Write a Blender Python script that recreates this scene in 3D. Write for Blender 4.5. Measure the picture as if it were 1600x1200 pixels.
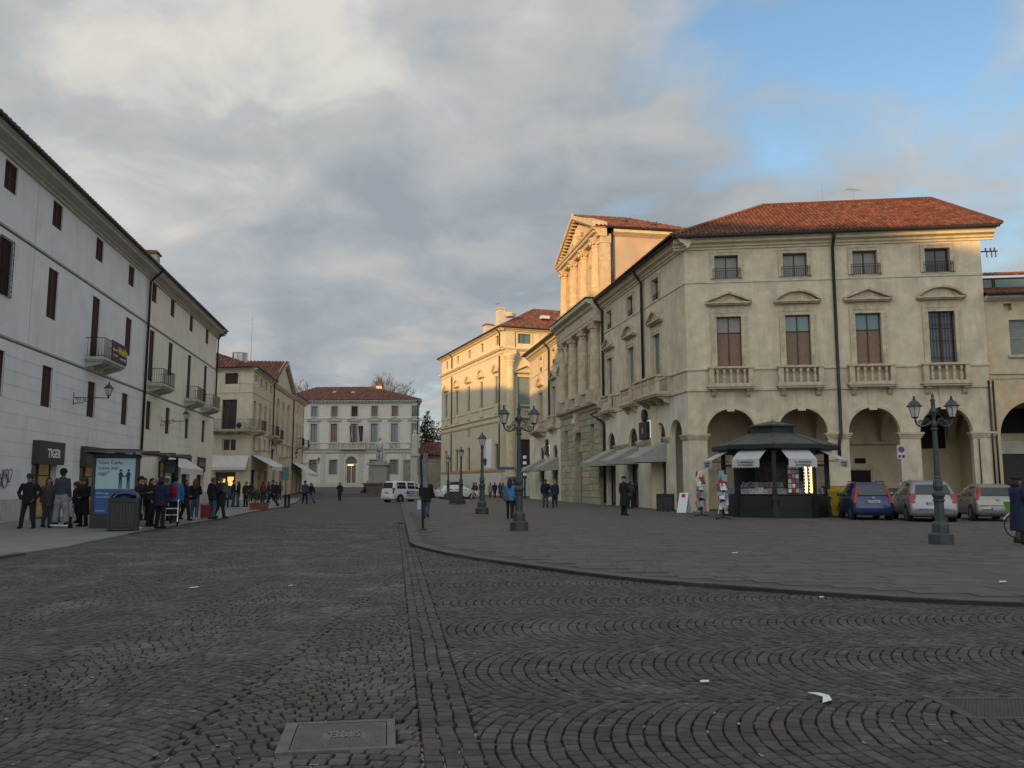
import bpy, bmesh, math, random
from mathutils import Matrix, Vector
from mathutils.bvhtree import BVHTree
random.seed(7)
R = math.radians
for o in list(bpy.data.objects): bpy.data.objects.remove(o)
S = bpy.context.scene
COL = S.collection

# ---------------------------------------------------------------- camera
F, H0 = 1300.0, 1.48                      # focal length in photo pixels (1600 wide), eye height
PITCH = math.atan(158 / F)
cd = bpy.data.cameras.new('camera'); cam = bpy.data.objects.new('camera', cd); COL.objects.link(cam)
cd.sensor_width = 36; cd.lens = 36 * F / 1600; cd.clip_end = 3000; cd.clip_start = .05
cam.location = (0, 0, H0); cam.rotation_euler = (R(90) + PITCH, 0, 0)
S.camera = cam

def at(px, py, z=0.0):
    """ground position (at height z) of something measured in the photograph"""
    dx, dy = (px - 800) / F, (600 - py) / F
    c, s = math.cos(PITCH), math.sin(PITCH)
    r = Vector((dx, c - dy * s, s + dy * c))
    return Vector((0, 0, H0)) + r * ((z - H0) / r.z)

# ---------------------------------------------------------------- sky, sun, exposure
EXPOSURE = 0.38
SUN = Vector((-.50, -.866, math.tan(R(7.0)))).normalized()
w = bpy.data.worlds.new('World'); S.world = w; w.use_nodes = True
nt = w.node_tree; N = nt.nodes; L = nt.links
for n in list(N): N.remove(n)
def nd(tree, typ, ins=None, **kw):
    n = tree.nodes.new(typ)
    for k, v in kw.items(): setattr(n, k, v)
    for k, v in (ins or {}).items():
        if isinstance(v, bpy.types.NodeSocket): tree.links.new(v, n.inputs[k])
        else: n.inputs[k].default_value = v
    return n
def mth(tree, op, a, b=None, c=None, clamp=False):
    n = tree.nodes.new('ShaderNodeMath'); n.operation = op; n.use_clamp = clamp
    for i, v in enumerate((a, b, c)):
        if v is None: continue
        if isinstance(v, bpy.types.NodeSocket): tree.links.new(v, n.inputs[i])
        else: n.inputs[i].default_value = v
    return n.outputs[0]
def mixc(tree, f, a, b, mode='MIX'):
    n = tree.nodes.new('ShaderNodeMix'); n.data_type = 'RGBA'; n.blend_type = mode
    for k, v in ((0, f), (6, a), (7, b)):
        if isinstance(v, bpy.types.NodeSocket): tree.links.new(v, n.inputs[k])
        else: n.inputs[k].default_value = v if k == 0 else (*v[:3], 1)
    return n.outputs[2]
def ramp(tree, f, stops):
    n = tree.nodes.new('ShaderNodeValToRGB'); tree.links.new(f, n.inputs[0])
    e = n.color_ramp.elements
    while len(e) < len(stops): e.new(.5)
    for el, (p, c) in zip(e, stops):
        el.position = p; el.color = (c, c, c, 1) if not hasattr(c, '__len__') else (*c[:3], 1)
    return n.outputs[0]
sky = nd(nt, 'ShaderNodeTexSky', sky_type='NISHITA', sun_disc=False, sun_elevation=math.asin(SUN.z),
         sun_rotation=math.atan2(SUN.x, SUN.y), altitude=40, air_density=1.0, dust_density=1.0, ozone_density=1.5)
tc = nd(nt, 'ShaderNodeTexCoord')
sep = nd(nt, 'ShaderNodeSeparateXYZ', {0: tc.outputs['Generated']})
zc = mth(nt, 'MAXIMUM', sep.outputs[2], 0.0)
den = mth(nt, 'ADD', zc, .30)
cp = nd(nt, 'ShaderNodeCombineXYZ', {0: mth(nt, 'DIVIDE', sep.outputs[0], den), 1: mth(nt, 'DIVIDE', sep.outputs[1], den), 2: .35})
def cloudnoise(scale, det, rough, off, dist=0.0):
    mp = nd(nt, 'ShaderNodeMapping', {0: cp.outputs[0], 'Location': off})
    return nd(nt, 'ShaderNodeTexNoise', {'Vector': mp.outputs[0], 'Scale': scale, 'Detail': det, 'Roughness': rough, 'Distortion': dist}).outputs[0]
def lobe(d, k):
    """a soft region of the sky round direction d"""
    d = Vector(d).normalized()
    dp = nd(nt, 'ShaderNodeVectorMath', {0: tc.outputs['Generated'], 1: d}, operation='DOT_PRODUCT').outputs['Value']
    return mth(nt, 'POWER', mth(nt, 'MAXIMUM', dp, 0.0), k)
def pixdir(px, py):
    dx, dy = (px - 800) / F, (600 - py) / F
    c, s = math.cos(PITCH), math.sin(PITCH)
    return (dx, c - dy * s, s + dy * c)
n1 = cloudnoise(1.5, 9, .52, (3.1, 1.7, 0), .25)     # the big masses
n2 = cloudnoise(4.2, 8, .55, (9.2, 4.1, 2), .35)      # billows in them
n3 = cloudnoise(1.0, 5, .5, (1.3, 7.7, 5), .2)        # light and dark of the deck
# open blue sky to the right, a closed deck elsewhere
gap = mth(nt, 'ADD', mth(nt, 'MULTIPLY', lobe(pixdir(1460, 90), 48), .235), mth(nt, 'MULTIPLY', lobe(pixdir(1080, 60), 420), .17))
gap = mth(nt, 'ADD', gap, mth(nt, 'MULTIPLY', lobe(pixdir(1640, 250), 150), .13))
gap = mth(nt, 'ADD', gap, mth(nt, 'MULTIPLY', lobe(pixdir(680, 600), 160), .10))
cov = mth(nt, 'SUBTRACT', mth(nt, 'ADD', mth(nt, 'ADD', mth(nt, 'MULTIPLY', n1, .70), mth(nt, 'MULTIPLY', n2, .52)), mth(nt, 'SUBTRACT', .17, mth(nt, 'MULTIPLY', zc, .10))), gap)
mask = ramp(nt, cov, [(.42, 0.0), (.52, .5), (.62, 1.0)])
shade = mth(nt, 'ADD', mth(nt, 'ADD', mth(nt, 'MULTIPLY', n3, .52), mth(nt, 'MULTIPLY', n2, .80)), -.155)
shade = mth(nt, 'ADD', shade, mth(nt, 'MULTIPLY', lobe(pixdir(330, 60), 30), .17))
shade = mth(nt, 'SUBTRACT', shade, mth(nt, 'MULTIPLY', lobe(pixdir(560, 420), 30), .13))
CB = 10.0
ccol = ramp(nt, shade, [(.33, (.25, .28, .305)), (.47, (.315, .34, .36)), (.60, (.385, .398, .405)), (.76, (.54, .525, .50))])
warm = mth(nt, 'MULTIPLY', lobe(pixdir(300, 70), 120), ramp(nt, n2, [(.45, 0), (.62, .8)]))
ccol = mixc(nt, warm, ccol, (.60, .555, .48))
low = mth(nt, 'MULTIPLY', ramp(nt, zc, [(.10, .5), (.30, 0)]), ramp(nt, n2, [(.54, 0), (.66, 1)]))
ccol = mixc(nt, low, ccol, (.52, .42, .35))
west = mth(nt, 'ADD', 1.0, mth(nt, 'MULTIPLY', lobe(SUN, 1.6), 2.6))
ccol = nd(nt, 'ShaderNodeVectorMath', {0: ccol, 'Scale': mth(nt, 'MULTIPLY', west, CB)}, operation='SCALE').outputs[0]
blue = mixc(nt, 1.0, sky.outputs[0], (.92, 1.0, 1.06), 'MULTIPLY')
SKYK = 2.0
blue = nd(nt, 'ShaderNodeVectorMath', {0: blue, 'Scale': SKYK}, operation='SCALE').outputs[0]
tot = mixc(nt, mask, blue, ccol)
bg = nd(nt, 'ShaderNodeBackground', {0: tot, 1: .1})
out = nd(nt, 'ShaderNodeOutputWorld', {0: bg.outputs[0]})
sd = bpy.data.lights.new('sun', 'SUN'); sd.energy = 4.1; sd.angle = R(.6); sd.color = (1.0, .57, .19)
so = bpy.data.objects.new('sun', sd); COL.objects.link(so)
so.rotation_euler = SUN.to_track_quat('Z', 'Y').to_euler(); so.location = (0, -20, 60)
S.view_settings.view_transform = 'Standard'; S.view_settings.look = 'None'
S.view_settings.exposure = EXPOSURE; S.view_settings.gamma = 1; S.view_settings.use_curve_mapping = False
S.render.engine = 'CYCLES'

# ---------------------------------------------------------------- materials
MATS = {}
def mat(name, col, rough=.8, metal=0.0, var=.12, scale=6.0, bump=0.0, bscale=40.0, emit=None, estr=0.0, alpha=None, spec=.4, rnd=0.0, dirt=None, coat=0.0, streak=None):
    """Principled material: base colour with noise variation, fine bump, optional dirt of its own colour and per-piece change"""
    if name in MATS: return MATS[name]
    m = bpy.data.materials.new(name); m.use_nodes = True; t = m.node_tree
    b = t.nodes['Principled BSDF']
    b.inputs['Roughness'].default_value = rough; b.inputs['Metallic'].default_value = metal
    b.inputs['Specular IOR Level'].default_value = spec
    if coat: b.inputs['Coat Weight'].default_value = coat; b.inputs['Coat Roughness'].default_value = .08
    co = t.nodes.new('ShaderNodeTexCoord').outputs['Object']
    c = None
    if var or dirt:
        nz = nd(t, 'ShaderNodeTexNoise', {'Vector': co, 'Scale': scale, 'Detail': 6, 'Roughness': .6}).outputs[0]
        lo = [x * (1 - var * 1.6) for x in col]; hi = [min(1, x * (1 + var * 1.6)) for x in col]
        c = ramp(t, nz, [(.3, lo), (.7, hi)])
        if dirt:
            dcol, amt, dsc, stretch = dirt
            mp = nd(t, 'ShaderNodeMapping', {0: co, 'Scale': (1, 1, stretch)})
            dz = nd(t, 'ShaderNodeTexNoise', {'Vector': mp.outputs[0], 'Scale': dsc, 'Detail': 7, 'Roughness': .65, 'Distortion': .4}).outputs[0]
            c = mixc(t, ramp(t, dz, [(.62 - amt * .3, 0), (.80 - amt * .2, min(1, .3 + amt))]), c, dcol)
    if streak:
        mp2 = nd(t, 'ShaderNodeMapping', {0: co, 'Scale': (1, 1, .07)})
        sz = nd(t, 'ShaderNodeTexNoise', {'Vector': mp2.outputs[0], 'Scale': 2.6, 'Detail': 6, 'Roughness': .7}).outputs[0]
        bz2 = nd(t, 'ShaderNodeTexNoise', {'Vector': co, 'Scale': .55, 'Detail': 4}).outputs[0]
        c = mixc(t, mth(t, 'MULTIPLY', ramp(t, sz, [(.50, 0), (.72, streak[1])]), ramp(t, bz2, [(.35, .15), (.65, 1)])), c, streak[0])
    if rnd:
        g = t.nodes.new('ShaderNodeNewGeometry').outputs['Random Per Island']
        oi = t.nodes.new('ShaderNodeObjectInfo').outputs['Random']
        fr = mth(t, 'FRACT', mth(t, 'ADD', g, oi))
        v = mth(t, 'ADD', mth(t, 'MULTIPLY', fr, 2 * rnd), 1 - rnd)
        if c is None: c = nd(t, 'ShaderNodeRGB').outputs[0]; c.default_value = (*col, 1)
        c = nd(t, 'ShaderNodeVectorMath', {0: c, 'Scale': v}, operation='SCALE').outputs[0]
    if rnd >= .28:
        c = mixc(t, mth(t, 'FRACT', mth(t, 'MULTIPLY', fr, 7.31)), c, mixc(t, 1.0, c, (1.06, .97, .88), 'MULTIPLY'))
    if c is None: b.inputs['Base Color'].default_value = (*col, 1)
    else: t.links.new(c, b.inputs['Base Color'])
    if bump:
        bz = nd(t, 'ShaderNodeTexNoise', {'Vector': co, 'Scale': bscale, 'Detail': 5, 'Roughness': .6}).outputs[0]
        bn = nd(t, 'ShaderNodeBump', {'Height': bz, 'Strength': bump, 'Distance': .02}).outputs[0]
        t.links.new(bn, b.inputs['Normal'])
    if emit: b.inputs['Emission Color'].default_value = (*emit, 1); b.inputs['Emission Strength'].default_value = estr
    if alpha is not None: b.inputs['Alpha'].default_value = alpha
    MATS[name] = m
    return m
M_ = mat
white_wall = M_('white_plaster', (.76, .775, .785), .9, var=.04, scale=.8, bump=.08, bscale=8, streak=((.50, .50, .49), .45), dirt=((.46, .47, .47), .22, .9, .35))
cream_wall = M_('cream_plaster', (.80, .76, .66), .9, var=.05, scale=.8, bump=.08, bscale=8, streak=((.48, .44, .37), .45), dirt=((.45, .41, .34), .22, .9, .35))
ochre_wall = M_('aged_ochre_plaster', (.565, .485, .345), .92, var=.10, scale=1.6, bump=.10, bscale=14, streak=((.26, .22, .16), .6), dirt=((.36, .32, .25), .45, .9, .5))
arcade_wall = M_('portico_plaster', (.62, .52, .35), .92, var=.08, scale=1.1, bump=.08, dirt=((.30, .26, .18), .3, 1.3, .6))
peel_wall = M_('peeling_orange_plaster', (.50, .42, .28), .92, var=.10, scale=1.4, bump=.12, dirt=((.56, .28, .08), .5, .62, .8))
gold_wall = M_('straw_plaster', (.60, .52, .37), .9, streak=((.38, .32, .22), .5), var=.06, scale=1.0, bump=.06, dirt=((.46, .38, .26), .25, .8, .5))
pale_wall = M_('pale_stone_plaster', (.60, .565, .485), .9, streak=((.40, .39, .36), .45), var=.04, scale=1.0, bump=.05, dirt=((.42, .41, .38), .25, .8, .5))
yellow_wall = M_('old_cream_plaster', (.60, .54, .41), .9, streak=((.36, .32, .25), .55), var=.07, scale=1.0, bump=.06, dirt=((.36, .32, .24), .3, .9, .45))
pink_wall = M_('patched_pink_plaster', (.44, .33, .24), .92, var=.10, scale=.6, bump=.1, dirt=((.36, .33, .27), .5, .5, .8))
stone = M_('weathered_stone', (.49, .415, .29), .9, var=.14, scale=3.0, bump=.12, bscale=20, dirt=((.20, .18, .14), .4, 2.2, .5))
pale_stone = M_('pale_stone', (.47, .45, .39), .9, var=.08, scale=3.0, bump=.08, bscale=20, dirt=((.30, .29, .25), .3, 2.0, .5))
block_stone = M_('rusticated_stone', (.34, .30, .21), .92, var=.12, scale=3.0, bump=.15, bscale=18, rnd=.14, dirt=((.18, .16, .12), .35, 2.0, .7))
cornice_paint = M_('cornice_stone', (.55, .48, .32), .88, var=.08, scale=2.0, bump=.06, dirt=((.30, .27, .2), .3, 1.5, .5))
grey_cornice = M_('grey_cornice', (.47, .46, .40), .9, var=.06, scale=2.0, bump=.04, dirt=((.34, .33, .29), .25, 1.5, .4))
tile_m = M_('roof_tile', (.15, .055, .036), .9, var=.2, scale=2.0, bump=.1, rnd=.38, dirt=((.10, .075, .06), .35, 1.2, 1))
tile_old = M_('old_roof_tile', (.155, .062, .042), .9, var=.2, scale=2.0, bump=.1, rnd=.38, dirt=((.08, .065, .055), .4, 1.2, 1))
under_tile = M_('roof_boarding', (.10, .05, .035), .9)
dark_metal = M_('dark_gutter_metal', (.045, .04, .038), .5, .6, var=.1)
iron = M_('wrought_iron', (.025, .026, .028), .55, .5, var=.1)
lamp_iron = M_('grey_green_cast_iron', (.060, .070, .072), .5, .35, var=.12, scale=9, bump=.05)
shutter_red = M_('dark_red_shutter', (.062, .022, .020), .7, var=.12, scale=9)
shutter_brown = M_('brown_shutter', (.20, .13, .085), .75, var=.1, scale=5)
shutter_green = M_('pale_green_shutter', (.20, .26, .235), .75, var=.08, scale=5)
shutter_grey = M_('grey_shutter', (.23, .23, .20), .75, var=.08, scale=5)
wood_frame = M_('brown_window_wood', (.055, .028, .022), .6, var=.1)
glass = M_('window_glass', (.03, .035, .04), .06, var=0, spec=.6)
curtain = M_('curtained_glass', (.20, .185, .17), .3, var=.06, scale=2)
green_glass = M_('green_reflecting_glass', (.085, .16, .15), .08, var=.05, spec=.6)
blue_glass = M_('pale_blue_curtain_glass', (.22, .265, .28), .2, var=.05)
void = M_('dark_interior', (.018, .016, .014), .9, var=0)
warm_lit = M_('lit_shop_interior', (.25, .17, .08), .9, var=.3, scale=3, emit=(1, .62, .25), estr=.035)
lamp_on = M_('lit_tube', (.9, .85, .7), .5, var=0, emit=(1, .86, .55), estr=2.6)
lamp_on_yellow = M_('lit_yellow_tube', (.9, .7, .3), .5, var=0, emit=(1, .70, .22), estr=2.2)
bulb_on = M_('lit_shop_lamp', (.9, .8, .5), .5, var=0, emit=(1, .75, .35), estr=2.0)
awning_w = M_('white_awning_cloth', (.62, .62, .60), .85, var=.05, scale=3, bump=.05)
awning_g = M_('grey_awning_cloth', (.30, .30, .27), .9, var=.08, scale=3, bump=.08, dirt=((.18, .18, .16), .3, 1.6, .4))
sign_brown = M_('dark_brown_sign', (.050, .043, .035), .6, var=.06)
white_paint = M_('white_paint', (.8, .8, .8), .5, var=.03)
black = M_('black_plastic', (.02, .02, .022), .5, var=.05)
steel = M_('brushed_steel', (.45, .45, .45), .35, .9, var=.05)

# ---------------------------------------------------------------- mesh and object helpers
class MB:
    """collects shapes and links them as ONE mesh object"""
    def __init__(s, M=None): s.v = []; s.f = []; s.m = []; s.M = M
    def add(s, vs, fs, mi=0):
        k = len(s.v)
        s.v += [tuple(s.M @ Vector(v)) for v in vs] if s.M else [tuple(v) for v in vs]
        s.f += [tuple(i + k for i in f) for f in fs]; s.m += [mi] * len(fs)
        return s
    def box(s, x0, y0, z0, x1, y1, z1, mi=0):
        return s.add([(x0, y0, z0), (x1, y0, z0), (x1, y1, z0), (x0, y1, z0), (x0, y0, z1), (x1, y0, z1), (x1, y1, z1), (x0, y1, z1)],
                     [(0, 3, 2, 1), (4, 5, 6, 7), (0, 1, 5, 4), (1, 2, 6, 5), (2, 3, 7, 6), (3, 0, 4, 7)], mi)
    def quad(s, a, b, c, d, mi=0): return s.add([a, b, c, d], [(0, 1, 2, 3)], mi)
    def prism(s, pts, y0, y1, mi=0):
        """polygon in x,z (counter-clockwise seen from the front, -y) given depth y0..y1"""
        n = len(pts)
        return s.add([(x, y0, z) for x, z in pts] + [(x, y1, z) for x, z in pts],
                     [tuple(range(n)), tuple(range(2 * n - 1, n - 1, -1))] + [(i, i + n, (i + 1) % n + n, (i + 1) % n) for i in range(n)], mi)
    def slab(s, pts, z0, z1, mi=0):
        n = len(pts)
        return s.add([(x, y, z0) for x, y in pts] + [(x, y, z1) for x, y in pts],
                     [tuple(range(n - 1, -1, -1)), tuple(range(n, 2 * n))] + [(i, (i + 1) % n, (i + 1) % n + n, i + n) for i in range(n)], mi)
    def mould(s, prof, x0, x1, mi=0):
        """moulding: profile (y, z) run along x"""
        n = len(prof)
        return s.add([(x0, y, z) for y, z in prof] + [(x1, y, z) for y, z in prof],
                     [tuple(range(n)), tuple(range(2 * n - 1, n - 1, -1))] + [(i, i + n, (i + 1) % n + n, (i + 1) % n) for i in range(n)], mi)
    def lathe(s, prof, n=10, cx=0, cy=0, cz=0, mi=0, sx=1, sy=1, ph=0):
        vs = []; fs = []
        for r, z in prof:
            for k in range(n):
                a = 2 * math.pi * k / n + ph
                vs.append((cx + sx * r * math.cos(a), cy + sy * r * math.sin(a), cz + z))
        for j in range(len(prof) - 1):
            for k in range(n):
                a, b = j * n + k, j * n + (k + 1) % n
                fs.append((a, b, b + n, a + n))
        fs.append(tuple(range(n - 1, -1, -1))); fs.append(tuple((len(prof) - 1) * n + k for k in range(n)))
        return s.add(vs, fs, mi)
    def tube(s, pts, r, n=6, mi=0, caps=True, sq=1.0):
        pts = [Vector(p) for p in pts]; rs = r if hasattr(r, '__len__') else [r] * len(pts)
        vs = []; fs = []; prev = None
        for i, p in enumerate(pts):
            t = (pts[min(i + 1, len(pts) - 1)] - pts[max(i - 1, 0)]).normalized()
            if prev is None:
                a = t.cross(Vector((0, 0, 1)))
                if a.length < .05: a = t.cross(Vector((0, 1, 0)))
            else: a = prev - t * prev.dot(t)
            a.normalize(); prev = a; b = t.cross(a)
            for k in range(n):
                q = 2 * math.pi * k / n
                vs.append(p + (a * math.cos(q) + b * math.sin(q) * sq) * rs[i])
        for i in range(len(pts) - 1):
            for k in range(n):
                c, d = i * n + k, i * n + (k + 1) % n
                fs.append((c, d, d + n, c + n))
        if caps: fs.append(tuple(range(n - 1, -1, -1))); fs.append(tuple((len(pts) - 1) * n + k for k in range(n)))
        return s.add(vs, fs, mi)
    def ball(s, c, r, n=10, k=6, mi=0, sx=1, sy=1, sz=1):
        pr = [(max(.001, r * math.sin(math.pi * j / k)), -r * math.cos(math.pi * j / k) * sz) for j in range(k + 1)]
        return s.lathe(pr, n, c[0], c[1], c[2], mi, sx, sy)
    def mesh(s, name, mats, smooth=False):
        me = bpy.data.meshes.new(name); me.from_pydata(s.v, [], s.f)
        for m in (mats if isinstance(mats, (list, tuple)) else [mats]): me.materials.append(m)
        if any(s.m): me.polygons.foreach_set('material_index', s.m)
        if smooth: me.polygons.foreach_set('use_smooth', [True] * len(s.f))
        return me
    def build(s, name, mats, parent=None, M=None, smooth=False, **kw):
        return put(name, s.mesh(name, mats, smooth), parent, M, **kw)
def put(name, me, parent=None, M=None, label=None, cat=None, group=None, kind=None):
    o = bpy.data.objects.new(name, me); COL.objects.link(o)
    if parent is not None: o.parent = parent
    if M is not None: o.matrix_basis = M
    tag(o, label, cat, group, kind)
    return o
def tag(o, label=None, cat=None, group=None, kind=None):
    for k, v in (('label', label), ('category', cat), ('group', group), ('kind', kind)):
        if v: o[k] = v
    return o
def thing(name, label, cat, loc=(0, 0, 0), rz=0.0, group=None, sc=1.0):
    o = bpy.data.objects.new(name, None); COL.objects.link(o); o.empty_display_size = .3
    o.location = loc; o.rotation_euler = (0, 0, rz); o.scale = (sc, sc, sc)
    return tag(o, label, cat, group)
def dup(root, loc=None, rz=None, label=None, sc=None):
    def cp(o, par):
        c = o.copy(); COL.objects.link(c)
        if par is not None: c.parent = par
        for ch in o.children: cp(ch, c)
        return c
    r = cp(root, None)
    if loc is not None: r.location = loc
    if rz is not None: r.rotation_euler = (0, 0, rz)
    if sc is not None: r.scale = (sc, sc, sc)
    if label: r['label'] = label
    return r
CACHE = {}
def cached(key, fn):
    if key not in CACHE: CACHE[key] = fn()
    return CACHE[key]
def T(x=0, y=0, z=0): return Matrix.Translation((x, y, z))
def RZ(a): return Matrix.Rotation(a, 4, 'Z')
def text(body, size, material, parent, M, name='lettering', depth=.004, align='CENTER', sx=1.0, bold=0.0, label=None):
    """lettering as flat raised mesh, in the local x,z plane facing -y"""
    cu = bpy.data.curves.new('t', 'FONT'); cu.body = body; cu.size = size; cu.align_x = align; cu.extrude = depth; cu.offset = bold
    cu.resolution_u = 2
    o = bpy.data.objects.new('t', cu); COL.objects.link(o)
    me = bpy.data.meshes.new_from_object(o); bpy.data.objects.remove(o); bpy.data.curves.remove(cu)
    me.materials.clear(); me.materials.append(material)
    me.transform(Matrix.Rotation(R(90), 4, 'X') @ Matrix.Diagonal((sx, 1, 1, 1)))
    return put(name, me, parent, M, label=label)
# ---- facades: local frame x = along the wall (left to right for who faces it), y = inward, z = up
def frame(a, b):
    a, b = Vector(a), Vector(b); d = b - a
    return a, math.atan2(d.y, d.x), d.length
def wall(mb, u0, u1, z0, z1, ops=(), depth=.28, mi=0, ri=0, y=0.0):
    """wall sheet with openings (u0,u1,z0,z1[,arch]); reveals run inward"""
    us = {u0, u1}; zs = {z0, z1}; heads = []
    for o in ops:
        us |= {o[0], o[1]}; zs |= {max(o[2], z0), o[3]}
        if len(o) > 4 and o[4]:
            r = (o[1] - o[0]) / 2; zs.add(o[3] + r); heads.append((o[0], o[1], o[3], o[3] + r))
    us = sorted(x for x in us if u0 <= x <= u1); zs = sorted(x for x in zs if z0 <= x <= z1)
    for i in range(len(us) - 1):
        for j in range(len(zs) - 1):
            cu, cz = (us[i] + us[i + 1]) / 2, (zs[j] + zs[j + 1]) / 2
            if any(o[0] < cu < o[1] and o[2] < cz < o[3] for o in ops) or any(h[0] < cu < h[1] and h[2] < cz < h[3] for h in heads): continue
            mb.quad((us[i], y, zs[j]), (us[i + 1], y, zs[j]), (us[i + 1], y, zs[j + 1]), (us[i], y, zs[j + 1]), mi)
    for o in ops:
        a, b, c, d = o[:4]; c = max(c, z0); D = y + depth
        mb.quad((a, y, c), (a, y, d), (a, D, d), (a, D, c), ri); mb.quad((b, y, c), (b, D, c), (b, D, d), (b, y, d), ri)
        if c > z0: mb.quad((a, y, c), (a, D, c), (b, D, c), (b, y, c), ri)
        if len(o) > 4 and o[4]:
            r = (b - a) / 2; n = 18; top = d + r
            P = [((a + b) / 2 - r * math.cos(math.pi * k / n), d + r * math.sin(math.pi * k / n)) for k in range(n + 1)]
            for (x0, q0), (x1, q1) in zip(P, P[1:]):
                mb.quad((x0, y, q0), (x1, y, q1), (x1, y, top), (x0, y, top), mi)
                mb.quad((x0, y, q0), (x0, D, q0), (x1, D, q1), (x1, y, q1), ri)
        else: mb.quad((a, y, d), (b, y, d), (b, D, d), (a, D, d), ri)
    return mb
def courses(parent, u0, u1, z0, z1, hgt, ops, m, proud=.025, gap=.03, name='stone_course', joined=False, M=None):
    """horizontal ashlar courses standing proud of the wall with open joints, cut round the openings"""
    nz = max(1, round((z1 - z0) / hgt)); hh = (z1 - z0) / nz; big = MB()
    def emit(a_, c_, b_, d_):
        if joined: big.box(a_, -proud, c_, b_, .02, d_)
        else: MB().box(a_, -proud, c_, b_, .02, d_).build(name, m, parent, M)
    for k in range(nz):
        a, b = z0 + k * hh, z0 + (k + 1) * hh - gap
        cuts = sorted({a, b} | {q for o in ops for q in (o[2], o[3] + ((o[1] - o[0]) / 2 if len(o) > 4 and o[4] else 0)) if a < q < b})
        for c, d in zip(cuts, cuts[1:]):
            cz = (c + d) / 2; x = u0
            for o in sorted(ops):
                top = o[3]; l, r = o[0], o[1]
                if len(o) > 4 and o[4] and cz > o[3]:
                    rr = (r - l) / 2; top = o[3] + rr
                    if cz < top:
                        hw = math.sqrt(max(0, rr * rr - (c - o[3] if c > o[3] else 0) ** 2)); mid = (l + r) / 2; l, r = mid - hw, mid + hw
                if o[2] < cz < top:
                    if l > x: emit(x, c, l, d)
                    x = max(x, r)
            if u1 > x: emit(x, c, u1, d)
    if joined: return big.build(name, m, parent, M, kind='stuff')
def shell(mb, L, D, z0, z1, mi=0, front=False, left=True, right=True):
    """side and back walls of a building body"""
    if left: mb.quad((0, D, z0), (0, 0, z0), (0, 0, z1), (0, D, z1), mi)
    if right: mb.quad((L, 0, z0), (L, D, z0), (L, D, z1), (L, 0, z1), mi)
    mb.quad((L, D, z0), (0, D, z0), (0, D, z1), (L, D, z1), mi)
def roof_tiles(poly, parent, m, M=None, pitch=.24, row=.42, name='roof_tiles', thick=.05):
    """barrel tiles laid over a planar convex polygon; first edge is the eave (left to right seen from outside)"""
    P = [Vector(p) for p in poly]; e = (P[1] - P[0]).normalized(); nrm = (P[1] - P[0]).cross(P[2] - P[0]).normalized()
    if nrm.z < 0: nrm = -nrm
    s = nrm.cross(e)
    if s.dot(P[2] - P[0]) < 0: s = -s
    Q = [((p - P[0]).dot(e), (p - P[0]).dot(s)) for p in P]
    x0, x1 = min(q[0] for q in Q), max(q[0] for q in Q)
    mb = MB(M); mb.add(P, [tuple(range(len(P)))], 1)
    n = max(1, int((x1 - x0) / pitch)); rng = random.Random(len(P) + n)
    for i in range(n):
        xc = x0 + (i + .5) * (x1 - x0) / n; hits = []
        for (ax, ay), (bx, by) in zip(Q, Q[1:] + Q[:1]):
            if (ax - xc) * (bx - xc) < 0: hits.append(ay + (by - ay) * (xc - ax) / (bx - ax))
        if len(hits) < 2: continue
        lo, hi = min(hits), max(hits)
        k = 0; y = lo - .04
        while y < hi - .03:
            y2 = min(y + row, hi + .02); r0 = pitch * .40; r1 = pitch * .34
            j = rng.uniform(-.012, .012); hz = rng.uniform(0, .012)
            vs = []
            for yy, rr, lift in ((y, r0, .022 + hz), (y2, r1, .0)):
                for a in (0, .32, .5, .68, 1):
                    ang = math.pi * a
                    vs.append(P[0] + e * (xc + j - rr * math.cos(ang)) + s * yy + nrm * (lift + .01 + thick * 1.5 * math.sin(ang) * rr / r0))
            mb.add(vs, [(q, q + 1, q + 6, q + 5) for q in range(4)] + [(4, 3, 2, 1, 0)], 0)
            y += row
    return mb.build(name, [m, under_tile], parent, kind='stuff')
def pipe(parent, pts, r=.055, m=None, name='downpipe', M=None):
    mb = MB(); mb.tube(pts, r, 8)
    return mb.build(name, m or dark_metal, parent, M, smooth=True)

# ================================================================ GROUND
def gz(y): return 0.0 if y < 92 else min(1.2, (y - 92) / 55 * 1.2)
def mat_paving():
    """setts too far off to tell apart: cells, mortar and worn patches"""
    m = bpy.data.materials.new('far_setts'); m.use_nodes = True; t = m.node_tree; b = t.nodes['Principled BSDF']
    co = t.nodes.new('ShaderNodeTexCoord').outputs['Object']
    v = nd(t, 'ShaderNodeTexVoronoi', {'Vector': co, 'Scale': 9.0}, feature='F1')
    cc = ramp(t, nd(t, 'ShaderNodeSeparateColor', {0: v.outputs['Color']}).outputs[0], [(0, (.052, .049, .046)), (1, (.098, .092, .087))])
    big = nd(t, 'ShaderNodeTexNoise', {'Vector': co, 'Scale': .6, 'Detail': 8, 'Roughness': .7}).outputs[0]
    cc = mixc(t, ramp(t, big, [(.45, 0), (.7, .55)]), cc, (.125, .124, .121))
    ed = nd(t, 'ShaderNodeTexVoronoi', {'Vector': co, 'Scale': 9.0}, feature='DISTANCE_TO_EDGE').outputs['Distance']
    cc = mixc(t, ramp(t, ed, [(.02, .75), (.07, 0)]), cc, (.03, .028, .026))
    t.links.new(cc, b.inputs['Base Color']); b.inputs['Roughness'].default_value = .8; b.inputs['Specular IOR Level'].default_value = .3
    bn = nd(t, 'ShaderNodeBump', {'Height': ramp(t, ed, [(0, 0), (.1, 1)]), 'Strength': .4, 'Distance': .01}).outputs[0]
    t.links.new(bn, b.inputs['Normal'])
    return m
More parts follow.
